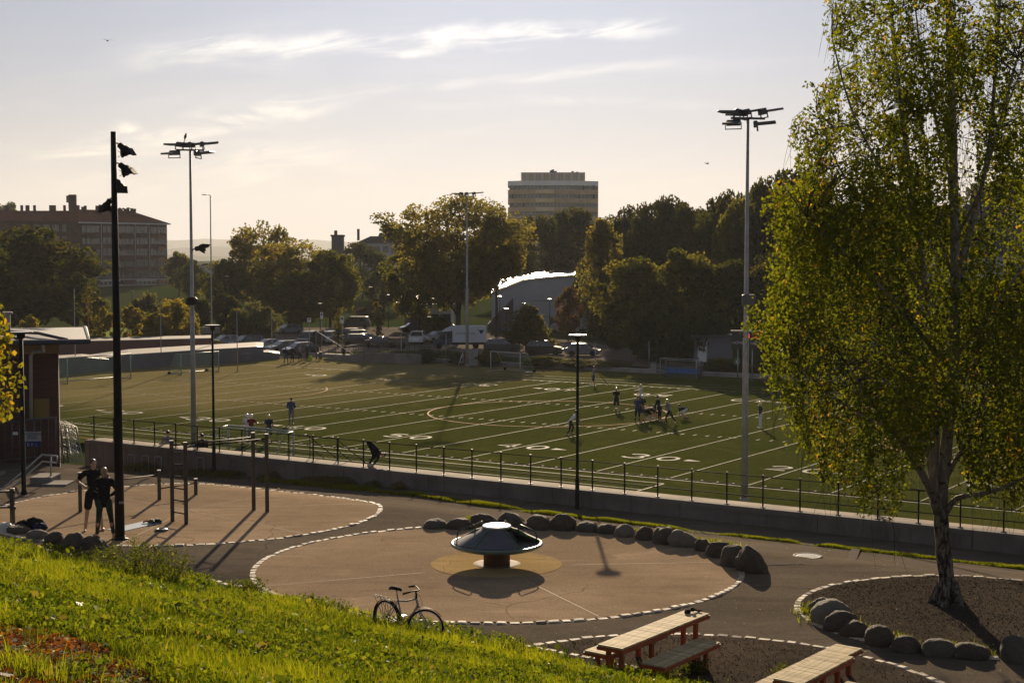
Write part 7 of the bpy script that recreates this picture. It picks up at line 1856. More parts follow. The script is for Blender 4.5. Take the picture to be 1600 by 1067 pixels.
        for q, ln in enumerate((.062, .072, .066, .052)):
            b0 = J['hand', s]+sidev*(q-1.5)*.021*k; m0 = b0+(dr*.9+nv*.25)*ln*.6*k; e0 = m0+(dr*.6+nv*.7).normalized()*ln*.55*k
            capsule(V, F, mv(b0), mv(m0), rf, rf*.95, 6); capsule(V, F, mv(m0), mv(e0), rf*.95, rf*.8, 6)
        b0 = J['wr', s].lerp(J['hand', s], .35)-sidev*.03*k; m0 = b0+(dr*.6-sidev*.7)*.045*k; e0 = m0+(dr*.9-sidev*.1)*.035*k
        capsule(V, F, mv(b0), mv(m0), rf*1.15, rf, 6); capsule(V, F, mv(m0), mv(e0), rf, rf*.85, 6)
    fuse('body', V, F, M_SKIN, r, vox*(.55 if fine else .8), 1)
    # eyes and mouth, tiny darker forms set into the face
    mb = MB()
    for s in (-1, 1):
        c = hc+xf*s*.03*k+yf*.092*k+zf*.018*k; mb.lathe([(0, -.004), (.011*k, 0), (0, .006)], 8, M=Matrix.Translation(c) @ HR.to_4x4() @ Matrix.Rotation(-PI/2, 4, 'X'))
    c = hc+yf*.090*k-zf*.055*k; mb.box((0, 0, 0), (.042*k, .012, .008*k), M=Matrix.Translation(c) @ HR.to_4x4())
    mb.build('face_features', M_HAIRD, r)
    # clothes
    g = .014*k
    V, F = [], []
    capsule(V, F, mv(pel-spine*.03*k), mv(waist), .142*k+g, .128*k+g, 14, .74); capsule(V, F, mv(waist), mv(chest), .128*k+g, .156*k+g, 14, .70); capsule(V, F, mv(chest), mv(neck-sp2*.075*k), .158*k+g, .128*k+g, 14, .68)
    for s in (-1, 1):
        capsule(V, F, mv(neck-sp2*.085*k), mv(J['sh', s]-sp2*.005*k), .068*k+g, .062*k+g, 10)
        e = J['el', s] if long_sleeve else J['sh', s].lerp(J['el', s], .62)
        capsule(V, F, mv(J['sh', s]), mv(e), .058*k+g, .048*k+g*1.2, 10)
        if long_sleeve: capsule(V, F, mv(J['el', s]), mv(J['el', s].lerp(J['wr', s], .9)), .045*k+g, .032*k+g*.8, 10)
    fuse('shirt', V, F, top, r, vox, 2)
    V, F = [], []
    capsule(V, F, mv(pel-spine*.02*k), mv(pel+spine*.09*k), .142*k+g*.6, .128*k+g*.6, 14, .76)
    for s in (-1, 1):
        e = J['knee', s] if long_legs else J['hip', s].lerp(J['knee', s], bottom_len*1.4)
        capsule(V, F, mv(J['hip', s]), mv(e), .094*k+g*(.6 if fem else 1.3), (.058*k+g*.6) if long_legs else .078*k+g*1.6, 12)
        if long_legs: capsule(V, F, mv(J['knee', s]), mv(J['knee', s].lerp(J['ankle', s], .88)), .058*k+g*.6, .04*k+g*.7, 10)
    fuse('trousers' if long_legs else 'shorts', V, F, bottom, r, vox, 2)
    if not barefoot:
        for s in (-1, 1):
            V, F = [], []; capsule(V, F, mv(J['heel', s]+Vector((0, 0, .004))), mv(J['toe', s]+Vector((0, .012, .004))), .043*k, .037*k, 10); capsule(V, F, mv(J['ankle', s]+Vector((0, 0, -.02*k))), mv(J['heel', s]+Vector((0, .05*k, .01))), .046*k, .045*k, 10)
            fuse('shoe', V, F, shoe or M_SHOE, r, vox, 1)
    V, F = [], []
    if head == 'helmet_gold' or head == 'helmet_white':
        ellipsoid(V, F, hc+zf*.03*k-yf*.008*k, (.118*k, .138*k, .128*k), 16, 12, HR); hm = fuse('helmet', V, F, M_GOLD if head == 'helmet_gold' else M_WHELM, r, .018, 2)
        mb = MB()
        for z_ in (-.035, -.07): mb.tube([hc+xf*(-.10*k)+yf*.06*k+zf*z_*k, hc+xf*(-.05*k)+yf*.15*k+zf*z_*k, hc+xf*.05*k+yf*.15*k+zf*z_*k, hc+xf*.10*k+yf*.06*k+zf*z_*k], .007, 5)
        mb.build('face_guard', M_DARKGREY, hm)
    elif head == 'cap':
        ellipsoid(V, F, hc+zf*.045*k-yf*.004*k, (.084*k, .104*k, .085*k), 14, 10, HR); ellipsoid(V, F, hc+zf*.05*k+yf*.12*k, (.06*k, .075*k, .012*k), 12, 6, HR); fuse('cap', V, F, M_CLNAVY, r, .014, 1)
    else:
        ellipsoid(V, F, hc+zf*.038*k-yf*.016*k, (.083*k, .098*k, .094*k), 14, 10, HR)
        if fem: ellipsoid(V, F, hc-yf*.05*k-zf*.05*k, (.06*k, .055*k, .08*k), 12, 8, HR)
        fuse('hair', V, F, hair or M_HAIRD, r, .012, 1)
    return r
STAND = {}
HIPS = {'arms': [(-22, 48, 22, -42), (-22, 48, 22, -42)]}
def at_px(px, py, z=0.0): return P(px, py, z)
def build_people():
    A = PI    # facing the camera = pi (local +y points to -Y)
    # the couple on the left circle
    p = P(147, 829, PZ); p.z = PZ+.012
    person(p, R_(200), 'barefoot man in dark T-shirt and shorts with hands on his hips, left of the couple', {'lean': 2, 'legs': [(3, 8, -4, 6), (2, 8, -3, 7)], 'arms': [(-12, 44, 30, -50), (-12, 44, 30, -50)], 'nod': 8, 'turn': 20},
           M_CLBLK, M_CLBLK, 1.86, hair=M_HAIRD, long_legs=False, bottom_len=.52, barefoot=True, fine=True, vox=.016, group='couple on the tan exercise circle')
    p = P(164, 841, PZ); p.z = PZ+.012
    person(p, R_(8), 'barefoot woman in black top and dark leggings standing right of the man', {'lean': 1, 'legs': [(1, 7, -2, 6), (1, 8, -3, 8)], 'arms': [(-10, 36, 40, -46), (-6, 34, 36, -44)], 'turn': 15},
           M_CLBLK, M_CLGRN, 1.78, hair=M_HAIRB, long_sleeve=True, barefoot=True, fem=True, fine=True, vox=.016, group='couple on the tan exercise circle')
    F_ = 'football players training on the field'
    person(P(1188, 669), R_(100), 'player in gold helmet, dark shirt and pale trousers standing alone at right, hands on hips', {'lean': 3, **HIPS}, M_CLNAVY, M_CLWHT, 1.75, M_SHOEW, 'helmet_gold', group=F_)
    person(P(1072, 654), R_(95), 'player in dark shirt and white shorts crouching with one hand on the turf', {'lean': 78, 'nod': -50, 'legs': [(62, 6, -38, 4), (30, 6, -62, 4)], 'arms': [(2, 6, 8, 2), (-30, 20, 40, 0)]}, M_CLNAVY, M_CLWHT, 1.8, long_legs=False, group=F_)
    person(P(1046, 663), R_(60), 'player in gold helmet striding forward right of the dark coach', {'lean': 14, 'legs': [(28, 4, -6, 2), (-24, 4, -46, 2)], 'arms': [(20, 8, 60, 0), (-30, 12, 10, 0)]}, M_CLGRY, M_CLBLK, 1.8, head='helmet_gold', group=F_)
    person(P(1031, 659), R_(60), 'coach all in black leaning in beside the crouching players', {'lean': 16, 'arms': [(8, 12, 30, 0), (8, 12, 30, 0)]}, M_CLBLK, M_CLBLK, 1.85, head='cap', long_sleeve=True, group=F_)
    person(P(1010, 656), R_(-80), 'player crouching low and facing right, left of the two in the line', {'lean': 72, 'nod': -40, 'legs': [(60, 8, -40, 4), (56, 8, -44, 4)], 'arms': [(10, 8, 40, 0), (20, 8, 40, 0)]}, M_CLBLK, M_CLBLK, 1.82, M_SHOEW, long_legs=False, group=F_)
    person(P(1019, 654), R_(-75), 'player in white helmet crouching low at the front of the line', {'lean': 66, 'nod': -40, 'legs': [(66, 8, -40, 4), (50, 8, -50, 4)], 'arms': [(14, 6, 20, 0), (30, 8, 60, 0)]}, M_CLBLK, M_CLBLK, 1.8, M_SHOEW, 'helmet_white', long_legs=False, group=F_)
    person(P(996, 660), R_(-20), 'tall player in blue with red shoes at the left of the group', {'lean': 6, 'arms': [(14, 10, 40, 4), (14, 10, 40, 4)]}, M_CLBLUE, M_CLNAVY, 1.86, M_SHOER, group=F_)
    person(P(1002.5, 657), R_(-40), 'player in black with white helmet just behind the one in red shoes', {'lean': 8, 'arms': [(14, 10, 50, 4), (14, 10, 50, 4)]}, M_CLBLK, M_CLNAVY, 1.82, M_SHOER, 'helmet_white', long_legs=False, group=F_)
    person(P(1002, 637), R_(110), 'player in white shirt farther back with one arm stretched out', {'lean': 4, 'arms': [(80, 10, 84, 4), (10, 20, 30, 0)]}, M_CLWHT, M_CLNAVY, 1.8, head='helmet_gold', group=F_)
    person(P(963, 642), R_(180), 'player in gold helmet and dark kit standing alone left of the group', {'lean': 3, 'arms': [(6, 10, 30, 0), (6, 10, 30, 0)]}, M_CLBLK, M_CLBLK, 1.75, M_SHOEW, 'helmet_gold', long_legs=False, bottom_len=.7, group=F_)
    q = person(P(927, 604), R_(-60), 'person in grey walking on the far side of the field, holding a stick', {'lean': 8, 'legs': [(24, 4, 4, 2), (-20, 4, -40, 2)], 'arms': [(10, 10, 30, 0), (40, 20, 50, 10)]}, M_CLGRY, M_CLNAVY, 1.85, M_SHOEW, long_legs=False, group=F_)
    pb = P(927, 604)
    r = empty('stick', (pb.x+.45, pb.y-.2, 1.15), 0, 'dark stick held by the person in grey on the far side', 'stick'); mb = MB(); mb.cyl((-.25, 0, .35), (1.0, -.1, -1.05), .03, None, 6); mb.build('shaft', M_CLBLK, r)
    person(P(891, 680), R_(-70), 'player in pale shirt and black trousers leaning forward behind the park lamp', {'lean': 42, 'nod': -20, 'legs': [(40, 10, -12, 6), (-12, 8, -30, 6)], 'arms': [(30, 6, 40, 0), (30, 6, 40, 0)]}, M_CLWHT, M_CLBLK, 1.85, group=F_)
    person(P(455, 663), R_(0), 'man in blue jacket walking away near the left number markings', {'lean': 5, 'legs': [(12, 4, 0, 2), (-8, 4, -22, 2)], 'arms': [(-4, 14, 60, -24), (-4, 14, 60, -24)]}, M_CLBLUE, M_CLGRY, 1.86, head='cap', long_sleeve=True, group=F_)
    person(P(420.5, 692), R_(20), 'player in gold helmet and dark shirt seen above the pull-up bars', {'lean': 3, 'arms': [(8, 10, 30, 0), (8, 10, 30, 0)]}, M_CLNAVY, M_CLBLK, 1.75, M_SHOER, 'helmet_gold', long_legs=False, group=F_)
    person(P(392.5, 694), R_(-10), 'player in maroon shirt and white helmet behind the grey goal', {'lean': 5, 'arms': [(50, 20, 90, 0), (40, 20, 90, 0)]}, M_CLMAR, M_CLGRY, 1.84, M_SHOEW, 'helmet_white', group=F_)
    person(P(386.5, 692), R_(15), 'player in white shirt and white helmet left of the one in maroon', {'lean': 5, 'arms': [(20, 12, 50, 0), (20, 12, 50, 0)]}, M_CLWHT, M_CLGRY, 1.82, M_SHOEW, 'helmet_white', group=F_)
    # on the terrace
    q = P(574, 728, WALL_Z)
    person(WP(wall_t(q.x, q.y), -.58, WALL_Z-.004), R_(-75), 'person in black bending down over their shoes on the walkway', {'lean': 128, 'nod': 40, 'legs': [(26, 6, -22, 4), (16, 6, -26, 4)], 'arms': [(-30, 6, -46, 2), (-20, 6, -40, 2)]}, M_CLBLK, M_CLBLK, 1.62, M_SHOEW, long_sleeve=True, group='people on the terrace')
    for px, lb, top in ((222.5, 'person in grey sitting on the terrace steps, left one of two', M_CLGRY), (313, 'person in dark clothes sitting on the terrace steps beside the mast', M_CLBLK)):
        q = P(px, 697, WALL_Z); t = wall_t(q.x, q.y); s = WP(t, -1.25, WALL_Z-.454)
        person(s, R_(30), lb, {'lean': 14, 'legs': [(84, 10, -8, 4), (84, 10, -8, 4)], 'arms': [(30, 10, 70, -10), (30, 10, 70, -10)], 'drop': .13}, top, M_CLNAVY, 1.75, group='people on the terrace', long_sleeve=True)
    # by the cars
    g = 'four people standing together in front of the parked cars'
    for px, py, rz, top, bt, lb in ((447, 568, 30, M_CLNAVY, M_CLBLUE, 'leftmost of the four figures before the cars, in blue trousers'), (456.5, 566, -40, M_CLBLK, M_CLBLK, 'second of the four figures before the cars, all in black'),
                                    (469, 565, 60, M_CLGRY, M_CLBLK, 'third of the four figures before the cars, with a pale sleeve'), (480, 564, -60, M_CLBLK, M_CLBLK, 'fourth of the four figures before the cars, in black, legs apart')):
        person(P(px, py), R_(rz), lb, {'lean': 4, 'legs': [(2, 9, -3, 6), (2, 9, -3, 6)], 'arms': [(14, 12, 60, -12), (8, 14, 20, 0)]}, top, bt, 1.8, long_sleeve=True, group=g)
    p = P(485, 563.5); r = empty('bag', p, 0, 'bright yellow green bag beside the fourth figure before the cars', 'bag'); mb = MB(); mb.bbox((0, 0, .3), (.42, .3, .6), .1); mb.build('body', mat('hi_vis_cloth', (.35, .5, .03), .7), r); mb = MB(); mb.tube([(-.1, 0, .58), (0, 0, .72), (.1, 0, .58)], .02, 5); mb.build('strap', M_CLBLK, r)
    person(P(537.5, 563), R_(150), 'dark figure standing alone on the far edge next to the white boom', {'lean': 3}, M_CLBLK, M_CLBLK, 1.8, long_sleeve=True)
    person(P(1091, 587), R_(170), 'person in white top standing at the right end of the dugout', {'lean': 4}, M_CLWHT, M_CLBLK, 1.75, head='cap')
build_people()
# ------------------------------------------------------------------ the near birch
def inpoly(px, py, poly):
    r = np.zeros(len(px), bool); j = len(poly)-1
    for i in range(len(poly)):
        xi, yi = poly[i]; xj, yj = poly[j]
        c = ((yi > py) != (yj > py)) & (px < (xj-xi)*(py-yi)/(yj-yi+1e-9)+xi)
        r ^= c; j = i
    return r
def to_px(p):
    """numpy (n,3) world -> photograph pixels"""
    c, s = math.cos(PITCH), math.sin(PITCH)
    dy = p[:, 1]*c + (p[:, 2]-CZ)*s; dz = -p[:, 1]*s + (p[:, 2]-CZ)*c
    return 800+FPX*p[:, 0]/dy, 533.5-FPX*dz/dy
def birch_bark():
    m = bpy.data.materials.new('birch_bark'); m.use_nodes = True; nt = m.node_tree; x = NX(nt); b = nt.nodes['Principled BSDF']
    tc = x.n('ShaderNodeTexCoord').outputs['Object']; sp = x.n('ShaderNodeSeparateXYZ'); nt.links.new(tc, sp.inputs[0])
    v = x.comb(x.m('MULTIPLY', sp.outputs[0], 4.0), x.m('MULTIPLY', sp.outputs[1], 4.0), x.m('MULTIPLY', sp.outputs[2], 9.0))
    bands = x.sm(x.noise(v, 1.0, 5, 0.65), 0.57, 0.64)
    v2 = x.comb(x.m('MULTIPLY', sp.outputs[0], 14.0), x.m('MULTIPLY', sp.outputs[1], 14.0), x.m('MULTIPLY', sp.outputs[2], 4.0))
    plates = x.sm(x.noise(v2, 1.0, 6, 0.7, 0.5), 0.42, 0.58)
    low = x.m('SUBTRACT', 1.0, x.sm(sp.outputs[2], 1.5, 3.2))
    dark = x.m('MAXIMUM', x.m('MULTIPLY', bands, 0.9), x.m('MULTIPLY', low, x.m('ADD', 0.35, x.m('MULTIPLY', plates, 0.65))))
    c = x.mix(x.noise(tc, 3.0, 4, 0.6), rgb((0.42, 0.37, 0.31)), rgb((0.28, 0.24, 0.20)))
    c = x.mix(dark, c, rgb((0.035, 0.028, 0.022)))
    x.put(b.inputs['Base Color'], c); b.inputs['Roughness'].default_value = 0.85; b.inputs['Specular IOR Level'].default_value = 0.15
    bp = x.n('ShaderNodeBump'); bp.inputs['Strength'].default_value = 0.9; bp.inputs['Distance'].default_value = 0.04
    nt.links.new(x.m('ADD', plates, bands), bp.inputs['Height']); nt.links.new(bp.outputs[0], b.inputs['Normal'])
    return m
def build_birch():
    rng = np.random.default_rng(21); rr = random.Random(5)
    bp = P(1480, 943, PZ); d0 = bp.y
    r = empty('birch_tree', bp, 0, 'tall near birch with black and white bark and hanging yellowing twigs at the right', 'tree'); o = r.location
    B = lambda x, y, dd=0.0: PD(x, y, d0+dd)-o
    bark = birch_bark()
    tr = MB(); pxm = 1/FPX*d0
    def limb(pts, r0, r1, n=10):
        Q = [Vector(p) for p in pts]; out = []
        for i in range(len(Q)-1):
            for k in range(4):
                t = k/4; a = Q[max(i-1, 0)]; b = Q[i]; c = Q[i+1]; e = Q[min(i+2, len(Q)-1)]
                out.append(.5*((2*b)+(c-a)*t+(2*a-5*b+4*c-e)*t*t+(-a+3*b-3*c+e)*t**3))
        out.append(Q[-1]); m_ = len(out)
        rad = [(r0+(r1-r0)*(i/(m_-1))**.8)*(1+.06*math.sin(i*1.9)) for i in range(m_)]
        return out, rad
    L = []
    # trunk with root flare
    base = [Vector((0, 0, -.15)), Vector((0, 0, .12)), Vector((-.01, 0, .45))]
    pts, rad = limb(base + [B(1473, 850), B(1470, 790), B(1474, 740, .05), B(1486, 620, .1), B(1491, 500, .1), B(1492, 400, .1), B(1490, 250, .1), B(1485, 100, .1), B(1480, -60, .1), B(1478, -200, .1)], .205, .055)
    rad[0:6] = [.36, .33, .29, .262, .24, .228]
    tr.tube(pts, rad, 16, cap=False)
    for a in (0.3, 1.7, 2.9, 4.2, 5.3):
        tr.tube([Vector((.14*math.cos(a), .14*math.sin(a), .42)), Vector((.26*math.cos(a), .26*math.sin(a), .10)), Vector((.46*math.cos(a), .46*math.sin(a), -.12))], [.10, .10, .04], 8, cap=False)
    limbs = [([B(1466, 800), B(1456, 770, -.2), B(1430, 722, -.5), B(1395, 668, -.8), B(1360, 625, -1.2), B(1325, 570, -1.5)], .115, .02),
             ([B(1460, 790), B(1455, 740, .3), B(1446, 690, .6), B(1425, 640, .9), B(1400, 560, 1.1), B(1380, 480, 1.3)], .085, .02),
             ([B(1458, 770), B(1460, 700, -.1), B(1463, 620, -.2), B(1450, 500, -.3), B(1436, 360, -.4), B(1412, 200, -.4), B(1396, 60, -.4), B(1388, -60, -.4)], .11, .03),
             ([B(1478, 800), B(1496, 778, -.3), B(1540, 770, -.8), B(1590, 752, -1.2), B(1640, 720, -1.5)], .075, .025),
             ([B(1478, 745), B(1497, 712, .4), B(1516, 680, .8), B(1540, 610, 1.2), B(1570, 540, 1.6)], .07, .02),
             ([B(1491, 500), B(1500, 440, .2), B(1520, 350, .4), B(1545, 230, .5), B(1556, 100, .6), B(1566, -60, .6)], .075, .03),
             ([B(1491, 470), B(1504, 400, -.4), B(1528, 310, -.8), B(1560, 200, -1.2), B(1590, 90, -1.5)], .06, .02),
             ([B(1489, 560), B(1520, 525, -.5), B(1560, 470, -1.0), B(1610, 400, -1.4)], .055, .018),
             ([B(1488, 600), B(1530, 560, .6), B(1580, 500, 1.2), B(1640, 440, 1.6)], .05, .018),
             ([B(1470, 560, -.2), B(1420, 500, -.8), B(1360, 430, -1.4), B(1300, 380, -1.9), B(1260, 340, -2.2)], .055, .015),
             ([B(1450, 480, -.3), B(1410, 400, .3), B(1360, 330, .9), B(1310, 260, 1.3), B(1275, 170, 1.5)], .05, .015),
             ([B(1436, 360, -.4), B(1380, 270, -.8), B(1330, 170, -1.0), B(1300, 60, -1.2)], .045, .014),
             ([B(1490, 300), B(1465, 200, .5), B(1440, 90, .8), B(1425, -40, 1.0)], .04, .014),
             ([B(1395, 668, -.8), B(1350, 650, -.4), B(1290, 610, 0), B(1240, 560, .3)], .045, .012),
             ([B(1470, 650, .1), B(1400, 620, 1.6), B(1330, 560, 2.4), B(1260, 500, 2.6)], .045, .012),
             ([B(1488, 430), B(1450, 330, 1.4), B(1400, 240, 2.0), B(1370, 120, 2.2)], .04, .012),
             ([B(1490, 380), B(1530, 300, -1.6), B(1560, 200, -2.2), B(1600, 100, -2.4)], .04, .012)]
    allp = []
    for pts, r0, r1 in limbs:
        q, rad = limb(pts, r0, r1); tr.tube(q, rad, 9, cap=False); allp += [(p, rad_) for p, rad_ in zip(q, rad)]
    tr.build('trunk', bark, r)
    # outline of the crown seen from the path
    poly = [(1300, -260), (1296, 20), (1308, 100), (1280, 112), (1262, 103), (1246, 140), (1236, 190), (1240, 238), (1262, 270), (1230, 285), (1204, 268), (1194, 300), (1208, 370), (1202, 430), (1172, 466), (1164, 505), (1176, 530), (1196, 545), (1200, 590), (1226, 612), (1238, 660), (1254, 700),
            (1272, 690), (1282, 742), (1300, 755), (1318, 735), (1334, 770), (1352, 800), (1372, 790), (1386, 806), (1402, 790), (1408, 740), (1432, 722), (1446, 690), (1470, 660), (1500, 680), (1506, 735), (1530, 775), (1560, 760), (1590, 795), (1622, 780), (1800, 760), (1900, -260)]
    holes = [((1510, 245), 16, 70), ((1522, 318), 18, 34), ((1385, 168), 18, 12), ((1440, 40), 14, 26), ((1547, 140), 10, 22), ((1475, 700), 14, 30), ((1320, 92), 16, 14), ((1430, 745), 16, 14), ((1452, 195), 9, 20)]
    # hanging strands
    n = 11000
    px = rng.uniform(1150, 1680, n); py = rng.uniform(-240, 790, n)
    cxm = (px-1482)*pxm; half = np.sqrt(np.clip(4.6**2-cxm**2, .6, None))*.72
    dep = rng.uniform(-1, 1, n)*half
    S = np.stack([PD(a, b, d0+c) for a, b, c in zip(px, py, dep)]) if False else np.array([tuple(PD(a, b, d0+c)) for a, b, c in zip(px, py, dep)])
    cl = np.array([mnoise.noise(Vector((a*.55, b*.55, c*.42))) for a, b, c in S])
    cl2 = np.array([mnoise.noise(Vector((a*1.5+9, b*1.5, c*.7))) for a, b, c in S])
    keep = inpoly(px, py, poly) & (cl+.75*cl2+rng.normal(0, .06, n) > -.06 + .17*np.clip((340-py)/300, 0, 1))
    S = S[keep]; cl = cl[keep]; cl2 = cl2[keep]
    tw = MB(); P_, T_, Wm, JX = [], [], [], []
    ap = np.array([tuple(p+o) for p, _ in allp])
    yellow = rng.uniform(size=len(S)) < .07
    for i, s in enumerate(S):
        ln = rng.uniform(.35, 1.5); curl = rng.normal(0, .16, 2); m_ = 7
        path = []
        dirx = rng.normal(0, .35, 2)
        for k in range(m_):
            t = k/(m_-1); path.append(Vector((s[0]+dirx[0]*(t-.5*t*t)*ln*.7+curl[0]*t*t, s[1]+dirx[1]*(t-.5*t*t)*ln*.7+curl[1]*t*t, s[2]-ln*(t**1.4))))
        dd = ((ap-s)**2).sum(1); j = int(dd.argmin())
        if i % 3 == 0 and dd[j] < 4.5:
            a = Vector(ap[j]); mid = a.lerp(path[0], .55)+Vector((0, 0, .22)); tw.tube([a-o, mid-o, path[0]-o], [.011, .008, .004], 3, cap=False)
        if i % 2 == 0: tw.tube([p-o for p in path], [.004]*(m_-1)+[.002], 3, cap=False)
        nl = int(ln*rng.uniform(26, 42))
        t = rng.uniform(0, 1, nl)*(m_-1); k0 = np.minimum(t.astype(int), m_-2); f = (t-k0)[:, None]
        pa = np.array([tuple(p) for p in path]); q = pa[k0]*(1-f)+pa[k0+1]*f
        q += rng.normal(0, .065, (nl, 3))*np.array([1, 1, .8])
        JX.append(np.repeat(rng.normal(0, 11, (1, 2)), nl, 0)); P_.append(q); T_.append(np.clip(.40+cl[i]*1.5+cl2[i]*.9+rng.normal(0, .13, nl), 0, 1)); Wm.append((rng.uniform(.35, 1, nl) if yellow[i] else 0)*(rng.uniform(size=nl) < .55) + (rng.uniform(size=nl) < .012)*.9)
    tw.build('twigs', M_BARK, r)['kind'] = 'stuff'
    P_ = np.concatenate(P_); T_ = np.concatenate(T_); Wm = np.clip(np.concatenate(Wm), 0, 1)
    qx, qy = to_px(P_)
    JX = np.concatenate(JX); k = inpoly(qx+JX[:, 0], qy+JX[:, 1], poly)
    for (hx, hy), rx, ry in holes:
        inside = ((qx-hx)/rx)**2+((qy-hy)/ry)**2 < 1; k &= ~(inside & (rng.uniform(size=len(qx)) < .90))
    P_, T_, Wm = P_[k], T_[k], Wm[k]
    v, f = leaf_quads(P_-np.array(o),   .082*rng.uniform(.65, 1.3, len(P_)), rng, .75)
    me = np_mesh('crown', v, f, leaf_mat('birch_leaves', (0.034, 0.054, 0.008), (0.130, 0.150, 0.014), (0.36, 0.22, 0.025), trans=.55, rough=.4), {'tint': np.repeat(T_, 4), 'warm': np.repeat(Wm, 4)})
    link('crown', me, r)
    print('birch leaves', len(P_))
build_birch()
def build_cherry():
    rng = np.random.default_rng(4); d0 = 34.0
    g = P(-75, 880, PZ); r = empty('leafy_tree', (PD(-75, 700, d0).x, d0, PZ), 0, 'yellow green broad-leaved branches reaching in at the left edge of the photo', 'tree'); o = r.location
    mb = MB(); top = PD(-70, 430, d0)-o
    mb.tube([Vector((0, 0, -.2)), Vector((.03, 0, 1.5)), top], [.12, .09, .04], 8)
    P_ = []
    for i in range(26):
        y = rng.uniform(440, 640); e = PD(rng.uniform(-30, 34), y, d0+rng.uniform(-.8, .8)); a = PD(-72, y+rng.uniform(0, 60), d0)
        if y > 530 and y < 560: e = PD(12, y, d0)
        mid = a.lerp(e, .5)+Vector((0, 0, .12)); mb.tube([a-o, mid-o, e-o], [.022, .014, .005], 4, cap=False)
        for k in range(58):
            t = rng.uniform(.25, 1.05); q = a.lerp(e, t)+Vector(rng.normal(0, .15, 3))*Vector((1, 1, 1)).x; P_.append(tuple(q))
    mb.build('trunk', M_BARK, r)
    P_ = np.array(P_); qx, qy = to_px(P_)
    lim = np.interp(qy, [430, 485, 500, 520, 545, 560, 600, 625, 660, 680], [-20, 4, 12, 20, 12, 34, 40, 30, 36, 10]); k = (qx < lim+2) & (qy < 662)
    P_ = P_[k]; v, f = leaf_quads(P_-np.array(o), .155*rng.uniform(.7, 1.25, len(P_)), rng, 1.0)
    t = np.clip(rng.normal(.5, .25, len(P_)), 0, 1); w = (rng.uniform(size=len(P_)) < .16)*rng.uniform(.4, 1, len(P_))
    link('crown', np_mesh('crown', v, f, leaf_mat('cherry_leaves', (0.10, 0.11, 0.015), (0.20, 0.18, 0.022), (0.42, 0.25, 0.03), trans=.5), {'tint': np.repeat(t, 4), 'warm': np.repeat(w, 4)}), r)
build_cherry()

# ------------------------------------------------------------------ grass on the slope
def vnoise(x, y, s, seed):
    r = np.random.default_rng(seed); g = r.uniform(0, 1, (64, 64)); x = x*s; y = y*s
    xi = np.floor(x).astype(int); yi = np.floor(y).astype(int); fx = x-xi; fy = y-yi; fx = fx*fx*(3-2*fx); fy = fy*fy*(3-2*fy)
    G_ = lambda a, b: g[a % 64, b % 64]
    return (G_(xi, yi)*(1-fx)+G_(xi+1, yi)*fx)*(1-fy)+(G_(xi, yi+1)*(1-fx)+G_(xi+1, yi+1)*fx)*fy
def blades(name, x, y, z, h, w, lean_az, lean, tint, warm, m, parent=None):
    n = len(x); az = RNG.uniform(0, 2*PI, n)
    sx, sy = np.cos(az)*w/2, np.sin(az)*w/2
    lx, ly = np.cos(lean_az)*lean*h, np.sin(lean_az)*lean*h
    v = np.zeros((n, 5, 3))
    v[:, 0] = np.stack([x-sx, y-sy, z-.02], 1); v[:, 1] = np.stack([x+sx, y+sy, z-.02], 1)
    v[:, 2] = np.stack([x+sx*.8+lx*.35, y+sy*.8+ly*.35, z+h*.6], 1); v[:, 3] = np.stack([x-sx*.8+lx*.35, y-sy*.8+ly*.35, z+h*.6], 1)
    v[:, 4] = np.stack([x+lx, y+ly, z+h*np.sqrt(np.clip(1-lean*lean*.6, .25, 1))], 1)
    b = np.arange(n)[:, None]*5
    f = np.concatenate([b+np.array([[0, 1, 2]]), b+np.array([[0, 2, 3]]), b+np.array([[3, 2, 4]])], 0)
    me = np_mesh(name, v.reshape(-1, 3), f, m, {'tint': np.repeat(tint, 5), 'warm': np.repeat(warm, 5)})
    o = link(name, me, parent); return o
GRASS_M = leaf_mat('meadow_grass', (0.026, 0.052, 0.006), (0.215, 0.240, 0.012), (0.30, 0.24, 0.05), trans=.55, rough=.35)
MULCH = [(-60, 985), (60, 985), (100, 998), (160, 1018), (215, 1050), (300, 1075), (330, 1110), (-60, 1130)]
